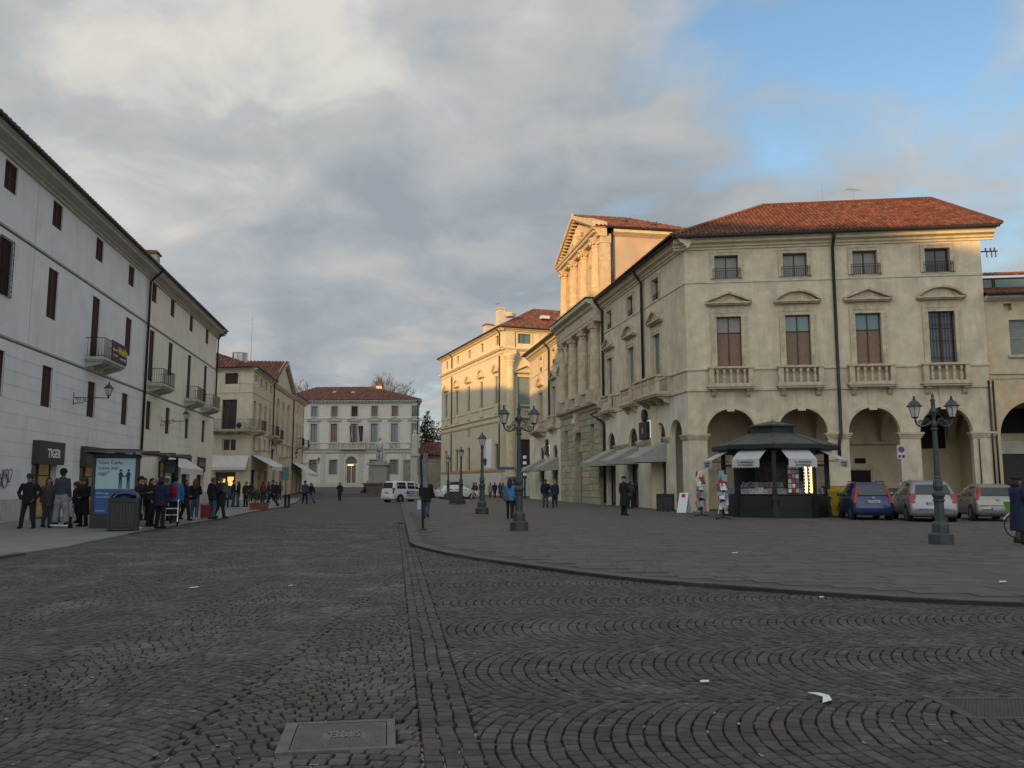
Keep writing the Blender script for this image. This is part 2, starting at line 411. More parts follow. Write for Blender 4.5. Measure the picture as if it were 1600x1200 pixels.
def mat_joint():
    """dark earth in the joints with pale mortar left in some of them"""
    m = bpy.data.materials.new('sett_joints'); m.use_nodes = True; t = m.node_tree; b = t.nodes['Principled BSDF']
    co = t.nodes.new('ShaderNodeTexCoord').outputs['Object']
    big = nd(t, 'ShaderNodeTexNoise', {'Vector': co, 'Scale': 1.4, 'Detail': 4, 'Roughness': .6}).outputs[0]
    sm = nd(t, 'ShaderNodeTexNoise', {'Vector': co, 'Scale': 16.0, 'Detail': 3, 'Roughness': .6}).outputs[0]
    f = ramp(t, mth(t, 'ADD', mth(t, 'MULTIPLY', big, .8), mth(t, 'MULTIPLY', sm, .45)), [(.67, 0), (.73, 1)])
    t.links.new(mixc(t, f, (.012, .011, .010), (.36, .36, .35)), b.inputs['Base Color']); b.inputs['Roughness'].default_value = .95
    return m
sett_m = mat('porphyry_sett', (.066, .061, .057), .72, var=.12, scale=14, bump=.35, bscale=60, rnd=.30, spec=.35, dirt=((.125, .124, .121), .38, .9, 1))
sett_left_m = mat('worn_grey_sett', (.071, .067, .063), .72, var=.12, scale=14, bump=.35, bscale=60, rnd=.28, spec=.35, dirt=((.165, .167, .166), .42, .8, 1))
slab_m = mat('brownish_paving_slab', (.101, .089, .081), .75, var=.10, scale=3, bump=.2, bscale=30, rnd=.13, spec=.35, dirt=((.10, .09, .085), .35, .7, 1))
kerb_m = mat('dark_kerb_stone', (.11, .098, .09), .75, var=.12, scale=4, bump=.2, bscale=30, rnd=.08)
pave_m = mat('grey_pavement', (.20, .20, .195), .85, var=.08, scale=1.2, bump=.15, bscale=25, dirt=((.13, .13, .125), .35, .8, 1))
ground_m = mat('asphalt', (.075, .075, .075), .9, var=.15, scale=1.5, bump=.2)
GY = [-60, 20, 92] + [92 + 5.5 * k for k in range(1, 11)] + [200, 400, 900]
mb = MB()
for a, b in zip(GY, GY[1:]): mb.quad((-500, a, gz(a) - .06), (500, a, gz(a) - .06), (500, b, gz(b) - .06), (-500, b, gz(b) - .06))
mb.build('ground', ground_m, kind='structure')
COBY = 33.0
mb = MB()
mb.quad((-24, -14, -.024), (40, -14, -.024), (40, COBY, -.024), (-24, COBY, -.024), 0)
for a, b in zip([COBY, 92] + GY[3:10], [92] + GY[3:10]): mb.quad((-40, a, gz(a)), (30, a, gz(a)), (30, b, gz(b)), (-40, b, gz(b)), 1)
ym = lambda y: .6235 * y + 2.3
for s_ in (1, -1):
    P = [(s_ * ym(2.6), 2.6, -.006), (s_ * 40, 2.6, -.006), (s_ * 40, COBY, -.006), (s_ * ym(COBY), COBY, -.006)]; mb.quad(*(P if s_ > 0 else P[::-1]), 1)
mb.quad((-24, -14, -.006), (40, -14, -.006), (40, 2.6, -.006), (-24, 2.6, -.006), 1)
road = mb.build('road', [mat_joint(), mat_paving()], kind='structure')

PK = [(625, 785), (630, 805), (635, 826), (638, 840), (640, 850), (648, 855), (665, 860), (700, 868), (750, 876.5), (800, 884), (900, 898), (1000, 909.5), (1100, 918), (1210, 926), (1280, 931), (1400, 939), (1500, 944.5), (1600, 948.5)]
KR = [at(*p).to_2d() for p in PK]; KR = [Vector((-13.2, 92))] + KR + [KR[-1] + Vector((9, -.75))]
plat = [tuple(p) for p in KR] + [(30, 8), (30, 92)]
LK = [(-90, 884), (0, 873.5), (40, 867), (100, 858), (160, 845), (200, 836.5), (267, 824), (300, 819), (350, 811), (387, 802.5), (417, 796.5), (443, 793), (462, 786), (468, 780)]
KL = [at(*p).to_2d() for p in LK]; KL = [KL[0] + Vector((0, -12))] + KL + [Vector((-29.0, 118))]
pavl = [tuple(p) for p in KL] + [(-31, 118), (-26, 68), (-22.2, 30), (-15.5, -14)]
def inside(poly, x, y):
    c = False; j = len(poly) - 1
    for i in range(len(poly)):
        (xi, yi), (xj, yj) = poly[i], poly[j]
        if (yi > y) != (yj > y) and x < (xj - xi) * (y - yi) / (yj - yi) + xi: c = not c
        j = i
    return c
PH = .06
def in_view(x, y, m=2.4): return y > 2.6 and abs(x) < .6235 * y + m

# ---- setts: segmental arcs left and right of a straight gutter strip
strip = [at(642, 872).to_2d(), at(716, 1200).to_2d()]
def strip_x(y): a, b = strip; return a.x + (b.x - a.x) * (y - a.y) / (b.y - a.y)
SETTS = []       # (quad corners in plan, which side)
C0 = .097; rs = random.Random(3)
def holes(x, y):
    for cx, cy, hx, hy, a in HOLES:
        dx, dy = x - cx, y - cy; u, v = dx * math.cos(a) + dy * math.sin(a), dy * math.cos(a) - dx * math.sin(a)
        if abs(u) < hx + .004 and abs(v) < hy + .004: return True
    return False
HOLES = [(-1.035, 5.185, .335, .30, R(8.5)), (3.48, 5.80, .56, .27, 0.0)]
W = 1.94
def arc(t): return .40 * (1 - math.sqrt(max(0, 1 - (t * .707) ** 2))) / (1 - .7072)
def slant(t):                                 # how far a cross joint leans so that it meets the arc squarely
    if abs(t) > .93: return 0
    sn = .707 * t; return C0 * sn * math.sqrt(1 - sn * sn)
def lay(side):
    right = side == 'right'; rl = random.Random(31 if right else 32)
    for bnd in range(-1, 18):
        c0 = 5.02 + (bnd - 1) * W if right else -.95 - bnd * W
        for i in (range(-70, 400) if right else range(20, 345)):
            sh = .05 if i % 2 else -.05
            cuts = [-1.0 + sh]; t = -1 + sh + rl.uniform(.6, 1.3) * 2 * C0 / W
            while t < .955 + sh: cuts.append(t); t += 2 * C0 / W * rl.uniform(.9, 1.16) * math.sqrt(1 - .5 * min(1, t * t)) * 1.04
            cuts.append(1.0 + sh)
            for t0, t1 in zip(cuts, cuts[1:]):
                q = []
                for ii, tt, sl in ((i, t0, 0), (i + 1, t0, 1), (i + 1, t1, 1), (i, t1, 0)):
                    y = tt * W / 2 - slant(tt) * sl; t2 = y / (W / 2)
                    if right: q.append((ii * C0 + arc(t2), c0 + y))
                    else: q.append((c0 + y, ii * C0 - arc(t2)) if 1 else None)
                if not right:                  # mirror the lean: these arcs bow away from us
                    q = []
                    for ii, tt, sl in ((i + 1, t0, 0), (i, t0, 1), (i, t1, 1), (i + 1, t1, 0)):
                        x = tt * W / 2 - slant(tt) * sl; q.append((c0 + x, ii * C0 - arc(x / (W / 2))))
                cx = sum(p[0] for p in q) / 4; cy = sum(p[1] for p in q) / 4
                if cy > COBY or not in_view(cx, cy) or inside(plat, cx, cy) or holes(cx, cy): continue
                if right:
                    lm = strip_x(cy) + .155
                    if max(p[0] for p in q) < lm + .03: continue
                    q = [(max(p[0], lm), p[1]) for p in q]
                else:
                    lm = strip_x(cy) - .18
                    if inside(pavl, cx, cy) or min(p[0] for p in q) > lm - .03: continue
                    q = [(min(p[0], lm), p[1]) for p in q]
                SETTS.append((q, 0 if right else 1))
lay('right'); lay('left')
y = 2.6
while y < 32:                               # the gutter strip: courses of longer setts laid straight
    jx = rs.uniform(-.012, .012)
    for k, (a, b) in enumerate(((-.178, -.07), (-.07, .04), (.04, .153))):
        hh = .105; yy = y + (.047 if k % 2 else 0)
        q = [(strip_x(yy) + a + jx * (k > 0), yy), (strip_x(yy) + b + jx * (k < 2), yy), (strip_x(yy + hh) + b + jx * (k < 2), yy + hh), (strip_x(yy + hh) + a + jx * (k > 0), yy + hh)]
        if not holes(q[0][0] + .05, yy + .05) and not any(inside(plat, *c) for c in q): SETTS.append((q, 0))
    y += .105
def sett_geo(mb, q, rng):
    cx = sum(p[0] for p in q) / 4; cy = sum(p[1] for p in q) / 4
    dz = rng.uniform(-.003, .003); tx, ty = rng.uniform(-.04, .04), rng.uniform(-.04, .04)
    lu = (math.dist(q[0], q[1]) + math.dist(q[3], q[2])) / 2 + 1e-4; lv = (math.dist(q[1], q[2]) + math.dist(q[0], q[3])) / 2 + 1e-4
    J = [(rng.uniform(-.005, .005), rng.uniform(-.005, .005)) for _ in range(4)]; gap = rng.uniform(.0045, .0075)
    def corners(ins, z0):
        a, b = min(.4, ins / lu), min(.4, ins / lv); out = []
        for (u, v), (jx, jy) in zip(((a, b), (1 - a, b), (1 - a, 1 - b), (a, 1 - b)), J):
            x = (1 - u) * (1 - v) * q[0][0] + u * (1 - v) * q[1][0] + u * v * q[2][0] + (1 - u) * v * q[3][0] + jx
            y = (1 - u) * (1 - v) * q[0][1] + u * (1 - v) * q[1][1] + u * v * q[2][1] + (1 - u) * v * q[3][1] + jy
            out.append((x, y, dz + (x - cx) * tx + (y - cy) * ty - z0))
        return out
    top = corners(gap + .004, 0); low = corners(gap, .006); bot = [(x, y, -.03) for x, y, z in low]
    mb.add(top + low + bot, [(0, 1, 2, 3)] + [(i, i + 4, (i + 1) % 4 + 4, (i + 1) % 4) for i in range(4)] + [(i + 4, i + 8, (i + 1) % 4 + 8, (i + 1) % 4 + 4) for i in range(4)])
SETTS.sort(key=lambda s: (0 if s[0][0][1] > 4.15 and abs(s[0][0][0]) < .62 * s[0][0][1] else 1, min(p[1] for p in s[0])))
rs = random.Random(11); rest = {0: MB(), 1: MB()}; mortar = MB(); rm = random.Random(17)
for k, (q, side) in enumerate(SETTS):
    # keep the winding upward
    if (q[1][0] - q[0][0]) * (q[2][1] - q[0][1]) - (q[1][1] - q[0][1]) * (q[2][0] - q[0][0]) < 0: q = q[::-1]
    mx, my = q[0]; pn = .5 + .5 * math.sin(mx * 1.9 + 1.3 * math.sin(my * 1.1)) * math.sin(my * 1.35 + 1.7 * math.sin(mx * .8 + 2))
    if rm.random() < .012 + .12 * (pn ** 3) * (1.5 if side else .6):      # pale mortar left in some joints
        i = rm.randrange(4); (x0, y0), (x1, y1) = q[i], q[(i + 1) % 4]; ln = math.hypot(x1 - x0, y1 - y0) + 1e-6; nx, ny = -(y1 - y0) / ln, (x1 - x0) / ln; P = []
        for f in ((.1, .3, .45, .6) if i % 2 else (.35, .5, .7, .95)): w_ = rm.uniform(.002, .011); P.append((x0 + (x1 - x0) * f, y0 + (y1 - y0) * f, nx * w_, ny * w_))
        mortar.add([(a + c, b + d, .001) for a, b, c, d in P] + [(a - c, b - d, .001) for a, b, c, d in P], [(j, j + 4, j + 5, j + 1) for j in range(3)])
    if k < 300:
        mb = MB(); sett_geo(mb, q, rs); mb.build('sett', [sett_m, sett_left_m][side], road)
    else: sett_geo(rest[side], q, rs)
mortar.build('mortar', mat('pale_mortar', (.24, .24, .235), .95, var=.2, scale=30), road, kind='stuff')
for side in (0, 1): rest[side].build('setts', [sett_m, sett_left_m][side], road, kind='stuff')

# ---- raised plaza with slabs and kerb stones, pavement on the left
mb = MB(); mb.slab(plat[::-1] if sum((plat[i][0] - plat[i - 1][0]) * (plat[i][1] + plat[i - 1][1]) for i in range(len(plat))) > 0 else plat, -.02, PH - .012)
plaza = mb.build('plaza_pavement', mat('slab_joint', (.075, .065, .058), .9, var=.1), kind='structure')
def offset_in(P, d):
    o = []
    for i, p in enumerate(P):
        t = (P[min(i + 1, len(P) - 1)] - P[max(i - 1, 0)]).normalized(); o.append(p + Vector((-t.y, t.x)) * d)
    return o
def kerb(P, parent, d, z, m, name='kerb_stone', step=.95):
    O = offset_in(P, d); 
    for i in range(len(P) - 1):
        a, b, c, e = P[i], P[i + 1], O[i + 1], O[i]; n = max(1, min(40, round((b - a).length / step)))
        for k in range(n):
            f0, f1 = k / n + .004, (k + 1) / n - .004
            pts = [a.lerp(b, f0), a.lerp(b, f1), e.lerp(c, f1), e.lerp(c, f0)]
            if (pts[1] - pts[0]).cross(pts[2] - pts[0]) < 0: pts = pts[::-1]
            mb = MB(); mb.slab([tuple(p) for p in pts], -.025, z + rs.uniform(-.004, .003)); mb.build(name, m, parent)
kerb(KR[1:-1], plaza, .30, PH + .003, mat('plaza_kerb_stone', (.092, .081, .074), .75, var=.12, scale=4, bump=.2, bscale=30, rnd=.13))
slabs = []
y = 11.0; r = 0
while y < 44:
    hgt = .30 if y < 26 else .42
    x = -8 + (r * .37) % .6
    while x < 29:
        wd = rs.uniform(.45, .85)
        c = [(x + .006, y + .006), (x + wd - .006, y + .006), (x + wd - .006, y + hgt - .006), (x + .006, y + hgt - .006)]
        if all(inside(plat, *p) for p in c) and all(inside(plat, px - dx, py - dy) for px, py in c for dx, dy in ((.16, .26), (-.1, .2), (.3, 0))) and in_view((c[0][0] + c[1][0]) / 2, y, 3.0): slabs.append(c)
        x += wd
    y += hgt; r += 1
mb2 = MB()
for k, c in enumerate(slabs):
    z = PH + rs.uniform(-.003, .003)
    mb = MB() if k < 300 else mb2
    mb.slab(c, PH - .02, z)
    if k < 300: mb.build('paving_slab', slab_m, plaza)
mb2.build('paving_slabs', slab_m, plaza, kind='stuff')
mb = MB(); mb.quad((-12, 44, PH), (30, 44, PH), (30, 91.5, PH), (-12, 91.5, PH))
far = [tuple(p) for p in KR if p.y > 44]
mb = MB(); mb.slab([(-13.2 + .3, 91.9)] + [(p[0] + .3, p[1]) for p in far[1:]] + [(KR[1].lerp(KR[2], (KR[1].y - 44) / (KR[1].y - KR[2].y)).x + .3, 44.0), (29.9, 44.0), (29.9, 91.9)], 0, PH + .001)
mb.build('far_paving', slab_m, plaza)
mb = MB(); mb.slab(pavl, -.03, .055); pav = mb.build('pavement', pave_m, kind='structure')
kerb(KL[1:4], pav, -.0 + .24, .058, kerb_m, step=1.2)
kerb(KL[6:14], pav, .22, .060, mat('pale_kerb_stone', (.17, .168, .16), .8, var=.1, scale=4), step=1.2)

# ---- cast iron covers and litter
cover_m = mat('worn_cast_iron', (.15, .14, .13), .55, .35, var=.12, scale=8, bump=.1)
def cover(cx, cy, hx, hy, ang, label, word=None):
    t = thing('manhole_cover', label, 'manhole cover', (cx, cy, 0), ang)
    mb = MB(); mb.box(-hx, -hy, -.03, hx, -hy + .045, .002); mb.box(-hx, hy - .045, -.03, hx, hy, .002); mb.box(-hx, -hy + .045, -.03, -hx + .07, hy - .045, .002); mb.box(hx - .05, -hy + .045, -.03, hx, hy - .045, .002)
    mb.build('frame', mat('concrete_rim', (.15, .14, .128), .9, var=.16, scale=8, bump=.2) if word else mat('dirty_rim', (.085, .08, .075), .9, var=.2, scale=8, bump=.2), t)
    a, b, c, d = -hx + .076, hx - .056, -hy + .051, hy - .051
    mb = MB(); mb.box(a, c, -.03, b, d, -.004)
    st = .026; r = 0; yy = c + st * .6
    while yy < d - .01:
        xx = a + st * (.5 + .5 * (r % 2))
        while xx < b - .01:
            if not (word and abs(xx - (a + b) / 2 - .02) < .13 and abs(yy - (c + d) / 2) < .07):
                mb.lathe([(.0105, -.004), (.008, .002)], 6, xx, yy)
            xx += st
        yy += st * .87; r += 1
    mb.build('lid', cover_m if word else mat('dull_cast_iron', (.085, .08, .075), .6, .3, var=.15, scale=6, bump=.1), t)
    if word:
        o = text(word, .17, mat('polished_iron', (.20, .19, .175), .5, .35, var=.1), t, T((a + b) / 2 + .02, (c + d) / 2 + .060, -.001) @ RZ(math.pi) @ Matrix.Rotation(R(-90), 4, 'X'), depth=.006, sx=.42, bold=.002)
    for yy in (c + .09, d - .09):
        mb = MB(); mb.lathe([(.016, -.004), (.016, .0)], 8, b - .05, yy); mb.build('lifting_hole', black, t)
cover(*HOLES[0], 'rectangular cast iron manhole cover with raised lettering set in the dark setts', 'SIPTEL')
cover(*HOLES[1], 'large worn manhole cover without lettering in the right foreground')
paper = mat('white_paper', (.75, .76, .76), .8, var=.05)
def scrap(name, label, cat, px, py, pts, z=.006, m=paper, g=None):
    c = at(px, py, z); mb = MB(); n = len(pts)
    mb.add([(x, y, z * .4 + .012 * math.sin(7 * x + 3 * y) + .012) for x, y in pts] + [(x, y, z * .4 + .012 * math.sin(7 * x + 3 * y) + .008) for x, y in pts],
           [tuple(range(n)), tuple(range(2 * n - 1, n - 1, -1))] + [(i, i + n, (i + 1) % n + n, (i + 1) % n) for i in range(n)])
    mb.build(name, m, None, T(c.x, c.y, c.z), label=label, cat=cat, group=g)
scrap('paper_scrap', 'white torn scrap shaped like a crescent lying on the setts in the right foreground', 'litter', 1284, 1092, [(-.05, .13), (.02, .10), (.06, .02), (.04, -.08), (-.04, -.12), (-.01, -.05), (.012, .01), (-.01, .06)])
scrap('paper_scrap', 'small white litter piece lying on the wide setts, left of the crescent scrap', 'litter', 1101, 1067, [(-.035, -.012), (.03, -.02), (.038, .02), (-.01, .034), (-.03, .02)])
scrap('paper_scrap', 'white scrap of paper on the brown slabs in front of the newsstand', 'litter', 1149, 866, [(-.06, -.03), (.03, -.05), (.06, .02), (.0, .03), (-.05, .06)], PH)
scrap('paper_scrap', 'white scrap of paper at the far right on the brown slabs near the kerb', 'litter', 1567, 912, [(-.06, -.03), (.04, -.04), (.05, .02), (-.03, .05)], PH)
scrap('paper_scrap', 'small white scrap on the road setts in the left half', 'litter', 303, 919, [(-.06, -.03), (.05, -.02), (.06, .04), (-.05, .05)])
scrap('paper_scrap', 'small white scrap on the road setts left of the gutter strip', 'litter', 455, 916, [(-.035, -.03), (.03, -.01), (.02, .03), (-.03, .02)])
scrap('paper_scrap', 'white scrap caught at the foot of the plaza kerb', 'litter', 1284, 934, [(-.035, -.03), (.03, -.01), (.02, .03), (-.03, .02)])

# ================================================================ BUILDINGS
def part(mb, name, m, parent, M=None, **k): return mb.build(name, m, parent, M, **k)
def frame_box(mb, w_, h_, t, y0, y1, mi=0, z=0.0, sill=True):
    """rectangular ring round an opening w x h, ring width t outside it"""
    a = w_ / 2
    mb.box(-a - t, y0, z, -a, y1, z + h_, mi); mb.box(a, y0, z, a + t, y1, z + h_, mi); mb.box(-a - t, y0, z + h_, a + t, y1, z + h_ + t, mi)
    if sill: mb.box(-a - t, y0, z - t, a + t, y1, z, mi)
    return mb
def window(parent, u, z, w_, h_, fm=None, pm=None, depth=.22, cols=2, rows=(1.0,), fw=.05, M=None, name='window', panes=True):
    """wooden casement with panes set back in the opening; pm may list one material per row"""
    key = ('win', round(w_, 2), round(h_, 2), depth, cols, rows, fw, fm.name if fm else '')
    def mk():
        mb = MB(); a = w_ / 2
        mb.box(-a, depth, 0, -a + fw, depth + .07, h_); mb.box(a - fw, depth, 0, a, depth + .07, h_)
        mb.box(-a + fw, depth, 0, a - fw, depth + .07, fw); mb.box(-a + fw, depth, h_ - fw, a - fw, depth + .07, h_)
        for c in range(1, cols): x = -a + w_ * c / cols; mb.box(x - fw * .6, depth - .004, fw, x + fw * .6, depth + .066, h_ - fw)
        zz = 0
        for r in rows[:-1]: zz += r * h_; mb.box(-a + fw, depth + .002, zz - fw * .6, a - fw, depth + .072, zz + fw * .6)
        return mb.mesh(name, fm or wood_frame)
    o = put(name, cached(key, mk), parent, (M or Matrix()) @ T(u, 0, z))
    if panes:
        zz = 0
        for i, r in enumerate(rows):
            m = pm[i] if isinstance(pm, (list, tuple)) else (pm or glass)
            for c in range(cols):
                def mp(r=r):
                    mb = MB(); mb.box(-w_ / cols / 2 + fw * .55, depth + .035, fw * .5, w_ / cols / 2 - fw * .55, depth + .05, r * h_ - fw * .5); return mb.mesh('pane', m)
                put('pane', cached(('pane', round(w_ / cols, 2), round(r * h_, 2), depth, m.name, fw), mp), o, T(-w_ / 2 + w_ * (c + .5) / cols, 0, zz))
            zz += r * h_
    return o
def shutters(parent, u, z, w_, h_, m, depth=.16, M=None, slats=True, name='shuttered_window', open_=False):
    """pair of closed louvred or boarded leaves"""
    def mk():
        mb = MB(); a = w_ / 2; mb.box(-a, depth + .05, 0, a, depth + .07, h_); return mb.mesh(name, void)
    o = put(name, cached(('shb', round(w_, 2), round(h_, 2), depth), mk), parent, (M or Matrix()) @ T(u, 0, z))
    def leaf():
        mb = MB(); l = w_ / 2 - .012; f = .06
        mb.box(0, depth, 0, f, depth + .045, h_); mb.box(l - f, depth, 0, l, depth + .045, h_)
        for zz in (0, h_ * .47, h_ - f): mb.box(f, depth, zz, l - f, depth + .045, zz + f)
        n = max(4, int(h_ / .085))
        for k in range(n):
            zz = k * h_ / n; mb.add([(f, depth + .006, zz), (l - f, depth + .006, zz), (l - f, depth + .04, zz + h_ / n), (f, depth + .04, zz + h_ / n)], [(0, 1, 2, 3)])
        return mb.mesh('shutter', m)
    me = cached(('leaf', round(w_, 2), round(h_, 2), depth, m.name), leaf)
    put('shutter', me, o, T(-w_ / 2 + .006, 0, 0)); put('shutter', me, o, T(.006, 0, 0))
    return o
def pediment(parent, u, z, w_, h_, kind, m=None, M=None, y=-.16, name='pediment'):
    """projecting window hood: triangular or segmental, with its cornice bed"""
    def mk():
        mb = MB(); a = w_ / 2; t = .10
        mb.box(-a, y, 0, a, .01, t * .8); mb.box(-a + .06, y * .7, -.07, a - .06, .01, 0)
        if kind == 'tri':
            hy = h_
            for sx in (1, -1):
                pts = [(-a * sx, t * .8), (-a * sx + .0, t * 1.9), (0, hy + t), (0, hy - t * .3)]
                if sx < 0: pts = pts[::-1]
                mb.prism(pts[::-1] if sx > 0 else pts[::-1], y, .01)
            mb.prism([(-a * .86, t * .8), (a * .86, t * .8), (0, hy - t * .35)], y * .35, .012)
        else:
            n = 12; P = []; rr = (a * a + h_ * h_) / (2 * h_); cz = h_ - rr; th = math.asin(min(1, a / rr))
            for k in range(n + 1):
                q = -th + 2 * th * k / n; P.append((rr * math.sin(q), cz + rr * math.cos(q) + t * .9))
            for (x0, z0), (x1, z1) in zip(P, P[1:]): mb.prism([(x0, max(t * .8, z0 - t * 1.2)), (x1, max(t * .8, z1 - t * 1.2)), (x1, z1 + .01), (x0, z0 + .01)], y, .01)
            mb.prism([(-a * .9, t * .8)] + [(a * .9, t * .8)] + [(x * .9, max(t * .8, z0 - t * 1.25)) for x, z0 in reversed(P)], y * .35, .012)
        return mb.mesh(name, m or stone)
    return put(name, cached(('ped', round(w_, 2), round(h_, 2), kind, (m or stone).name, y), mk), parent, (M or Matrix()) @ T(u, 0, z))
def surround(parent, u, z, w_, h_, t, m=None, M=None, y=-.07, sill=False, name='window_surround', frieze=0.0):
    def mk():
        mb = MB(); frame_box(mb, w_, h_, t, y, .015, sill=sill)
        a = w_ / 2; mb2 = frame_box(mb, w_ + t * 1.3, h_ + t * .65, t * .35, y - .03, y + .002, sill=False)
        if frieze: mb.box(-a - t * .8, y * .6, h_ + t + .002, a + t * .8, .012, h_ + t + frieze)
        return mb.mesh(name, m or stone)
    return put(name, cached(('sur', round(w_, 2), round(h_, 2), t, (m or stone).name, y, sill, frieze), mk), parent, (M or Matrix()) @ T(u, 0, z))
BAL = [(.045, 0), (.05, .03), (.03, .06), (.062, .2), (.055, .28), (.028, .42), (.03, .46), (.062, .6), (.045, .66), (.05, .72)]
def balustrade(parent, u, z, w_, d, h_=.95, n=6, m=None, M=None, brackets=2, name='balcony', side=True, n_side=0, bw=.24):
    """stone balcony: slab, corner dies, rail; balusters and brackets as sub-parts. projects d from the wall"""
    m = m or stone
    def mk():
        mb = MB(); a = w_ / 2
        mb.box(-a - .1, -d - .1, .0, a + .1, .01, .12); mb.box(-a - .04, -d - .04, -.10, a + .04, .01, 0); mb.box(-a, -d, .12, a, .01, .2)
        for sx in (-1, 1): mb.box(sx * a - (.26 if sx > 0 else 0), -d, .2, sx * a + (.26 if sx < 0 else 0), -d + .2, h_)
        if n > 9:
            for q in range(1, 3): x = -a + q * w_ / 3; mb.box(x - .12, -d, .2, x + .12, -d + .2, h_)
        if d > .4:
            for sx in (-1, 1): mb.box(sx * a - (.2 if sx > 0 else 0), -.2, .2, sx * a + (.2 if sx < 0 else 0), 0, h_)
        mb.box(-a - .05, -d - .05, h_, a + .05, -d + .25, h_ + .11)
        for sx in (-1, 1): mb.box(sx * a - (.22 if sx > 0 else .05), -d + .25, h_, sx * a + (.05 if sx > 0 else .22), .01, h_ + .11)
        return mb.mesh(name, m)
    o = put(name, cached(('bal', round(w_, 2), round(d, 2), h_, n, m.name), mk), parent, (M or Matrix()) @ T(u, 0, z))
    sc = (h_ - .2) / .72
    me = cached(('blstr', m.name), lambda: MB().lathe(BAL, 8).mesh('baluster', m, True))
    for k in range(n):
        x = -w_ / 2 + .26 + (w_ - .52) * (k + .5) / n
        if n > 9 and any(abs(x - (-w_ / 2 + q * w_ / 3)) < .18 for q in (1, 2)): continue
        put('baluster', me, o, T(x, -d + .1, .2) @ Matrix.Diagonal((1.6, 1.6, sc, 1)) if n < 8 else T(x, -d + .1, .2) @ Matrix.Diagonal((1.25, 1.25, sc, 1)))
    for sx in (-1, 1):
        for k in range(n_side):
            put('baluster', me, o, T(sx * (w_ / 2 - .1), -d + .2 + (d - .4) * (k + .5) / n_side, .2) @ Matrix.Diagonal((1.05, 1.05, sc, 1)))
    def br():
        mb = MB(); P = [(0, -.10), (-d * .85, -.10), (-d * .85, -.2), (-d * .55, -.26), (-d * .4, -.42), (-.06, -.52), (0, -.52)]
        return MB().mould([(y, zz) for y, zz in P], -bw / 2, bw / 2).mesh('bracket', m)
    me2 = cached(('brk', round(d, 2), m.name, bw), br)
    for k in range(brackets): put('bracket', me2, o, T(-w_ / 2 + .25 + (w_ - .5) * (k / max(1, brackets - 1)), .01, 0))
    return o
def iron_balcony(parent, u, z, w_, d, h_=1.0, M=None, slabm=None, stone_br=3, bar=.13, name='balcony'):
    slabm = slabm or grey_cornice
    def mk():
        mb = MB(); a = w_ / 2; mb.box(-a, -d, -.09, a, .01, .05); mb.box(-a + .08, -d + .08, -.17, a - .08, .01, -.09); return mb.mesh(name, slabm)
    o = put(name, cached(('ib', round(w_, 2), d, slabm.name), mk), parent, (M or Matrix()) @ T(u, 0, z))
    def rl():
        mb = MB(); a = w_ / 2 - .05; e = -d + .06
        for zz in (.12, h_): mb.box(-a, e - .012, zz - .015, a, e + .012, zz + .015); [mb.box(s * a - .012, e, zz - .015, s * a + .012, 0, zz + .015) for s in (-1, 1)]
        n = int(2 * a / bar)
        for k in range(n + 1): x = -a + 2 * a * k / n; mb.box(x - .008, e - .008, .05, x + .008, e + .008, h_)
        nn = int(d / bar)
        for s in (-1, 1):
            for k in range(1, nn): y = e + (0 - e) * k / nn; mb.box(s * a - .008, y - .008, .05, s * a + .008, y + .008, h_)
        return mb.mesh('railing', iron)
    put('railing', cached(('ibr', round(w_, 2), d, h_, bar), rl), o)
    me2 = cached(('ibb', d, slabm.name), lambda: MB().mould([(0, -.17), (-d * .85, -.17), (-d * .85, -.24), (-d * .5, -.34), (0, -.48)], -.13, .13).mesh('bracket', slabm))
    for k in range(stone_br): put('bracket', me2, o, T(-w_ / 2 + .3 + (w_ - .6) * k / max(1, stone_br - 1), .01, 0))
    return o
def railing(parent, u, z, w_, h_, M=None, y=-.03, bar=.11, name='window_railing', d=.0):
    def mk():
        mb = MB(); a = w_ / 2
        for zz in (.06, h_ * .78, h_): mb.box(-a, y - .01, zz - .012, a, y + .01, zz + .012)
        n = int(w_ / bar)
        for k in range(n + 1): x = -a + w_ * k / n; mb.box(x - .008, y - .008, .0, x + .008, y + .008, h_)
        return mb.mesh(name, iron)
    return put(name, cached(('rl', round(w_, 2), h_, y), mk), parent, (M or Matrix()) @ T(u, 0, z))
def grille(parent, u, z, w_, h_, M=None, name='iron_grille'):
    mb = MB(); a = w_ / 2; y = -.06
    n = int(w_ / .16)
    for s in (1, -1):
        k = -int(h_ / .16)
        while k < n + 1:
            x0 = -a + k * .16; pts = []
            for q in range(0, 25):
                zz = h_ * q / 24; x = x0 + zz
                if -a <= x <= a: pts.append((s * x, y, zz))
            if len(pts) > 1: mb.tube([pts[0], pts[-1]], .008, 4)
            k += 1
    frame_box(mb, w_, h_, .02, y - .01, y + .01)
    return part(mb, name, iron, parent, (M or Matrix()) @ T(u, 0, z))
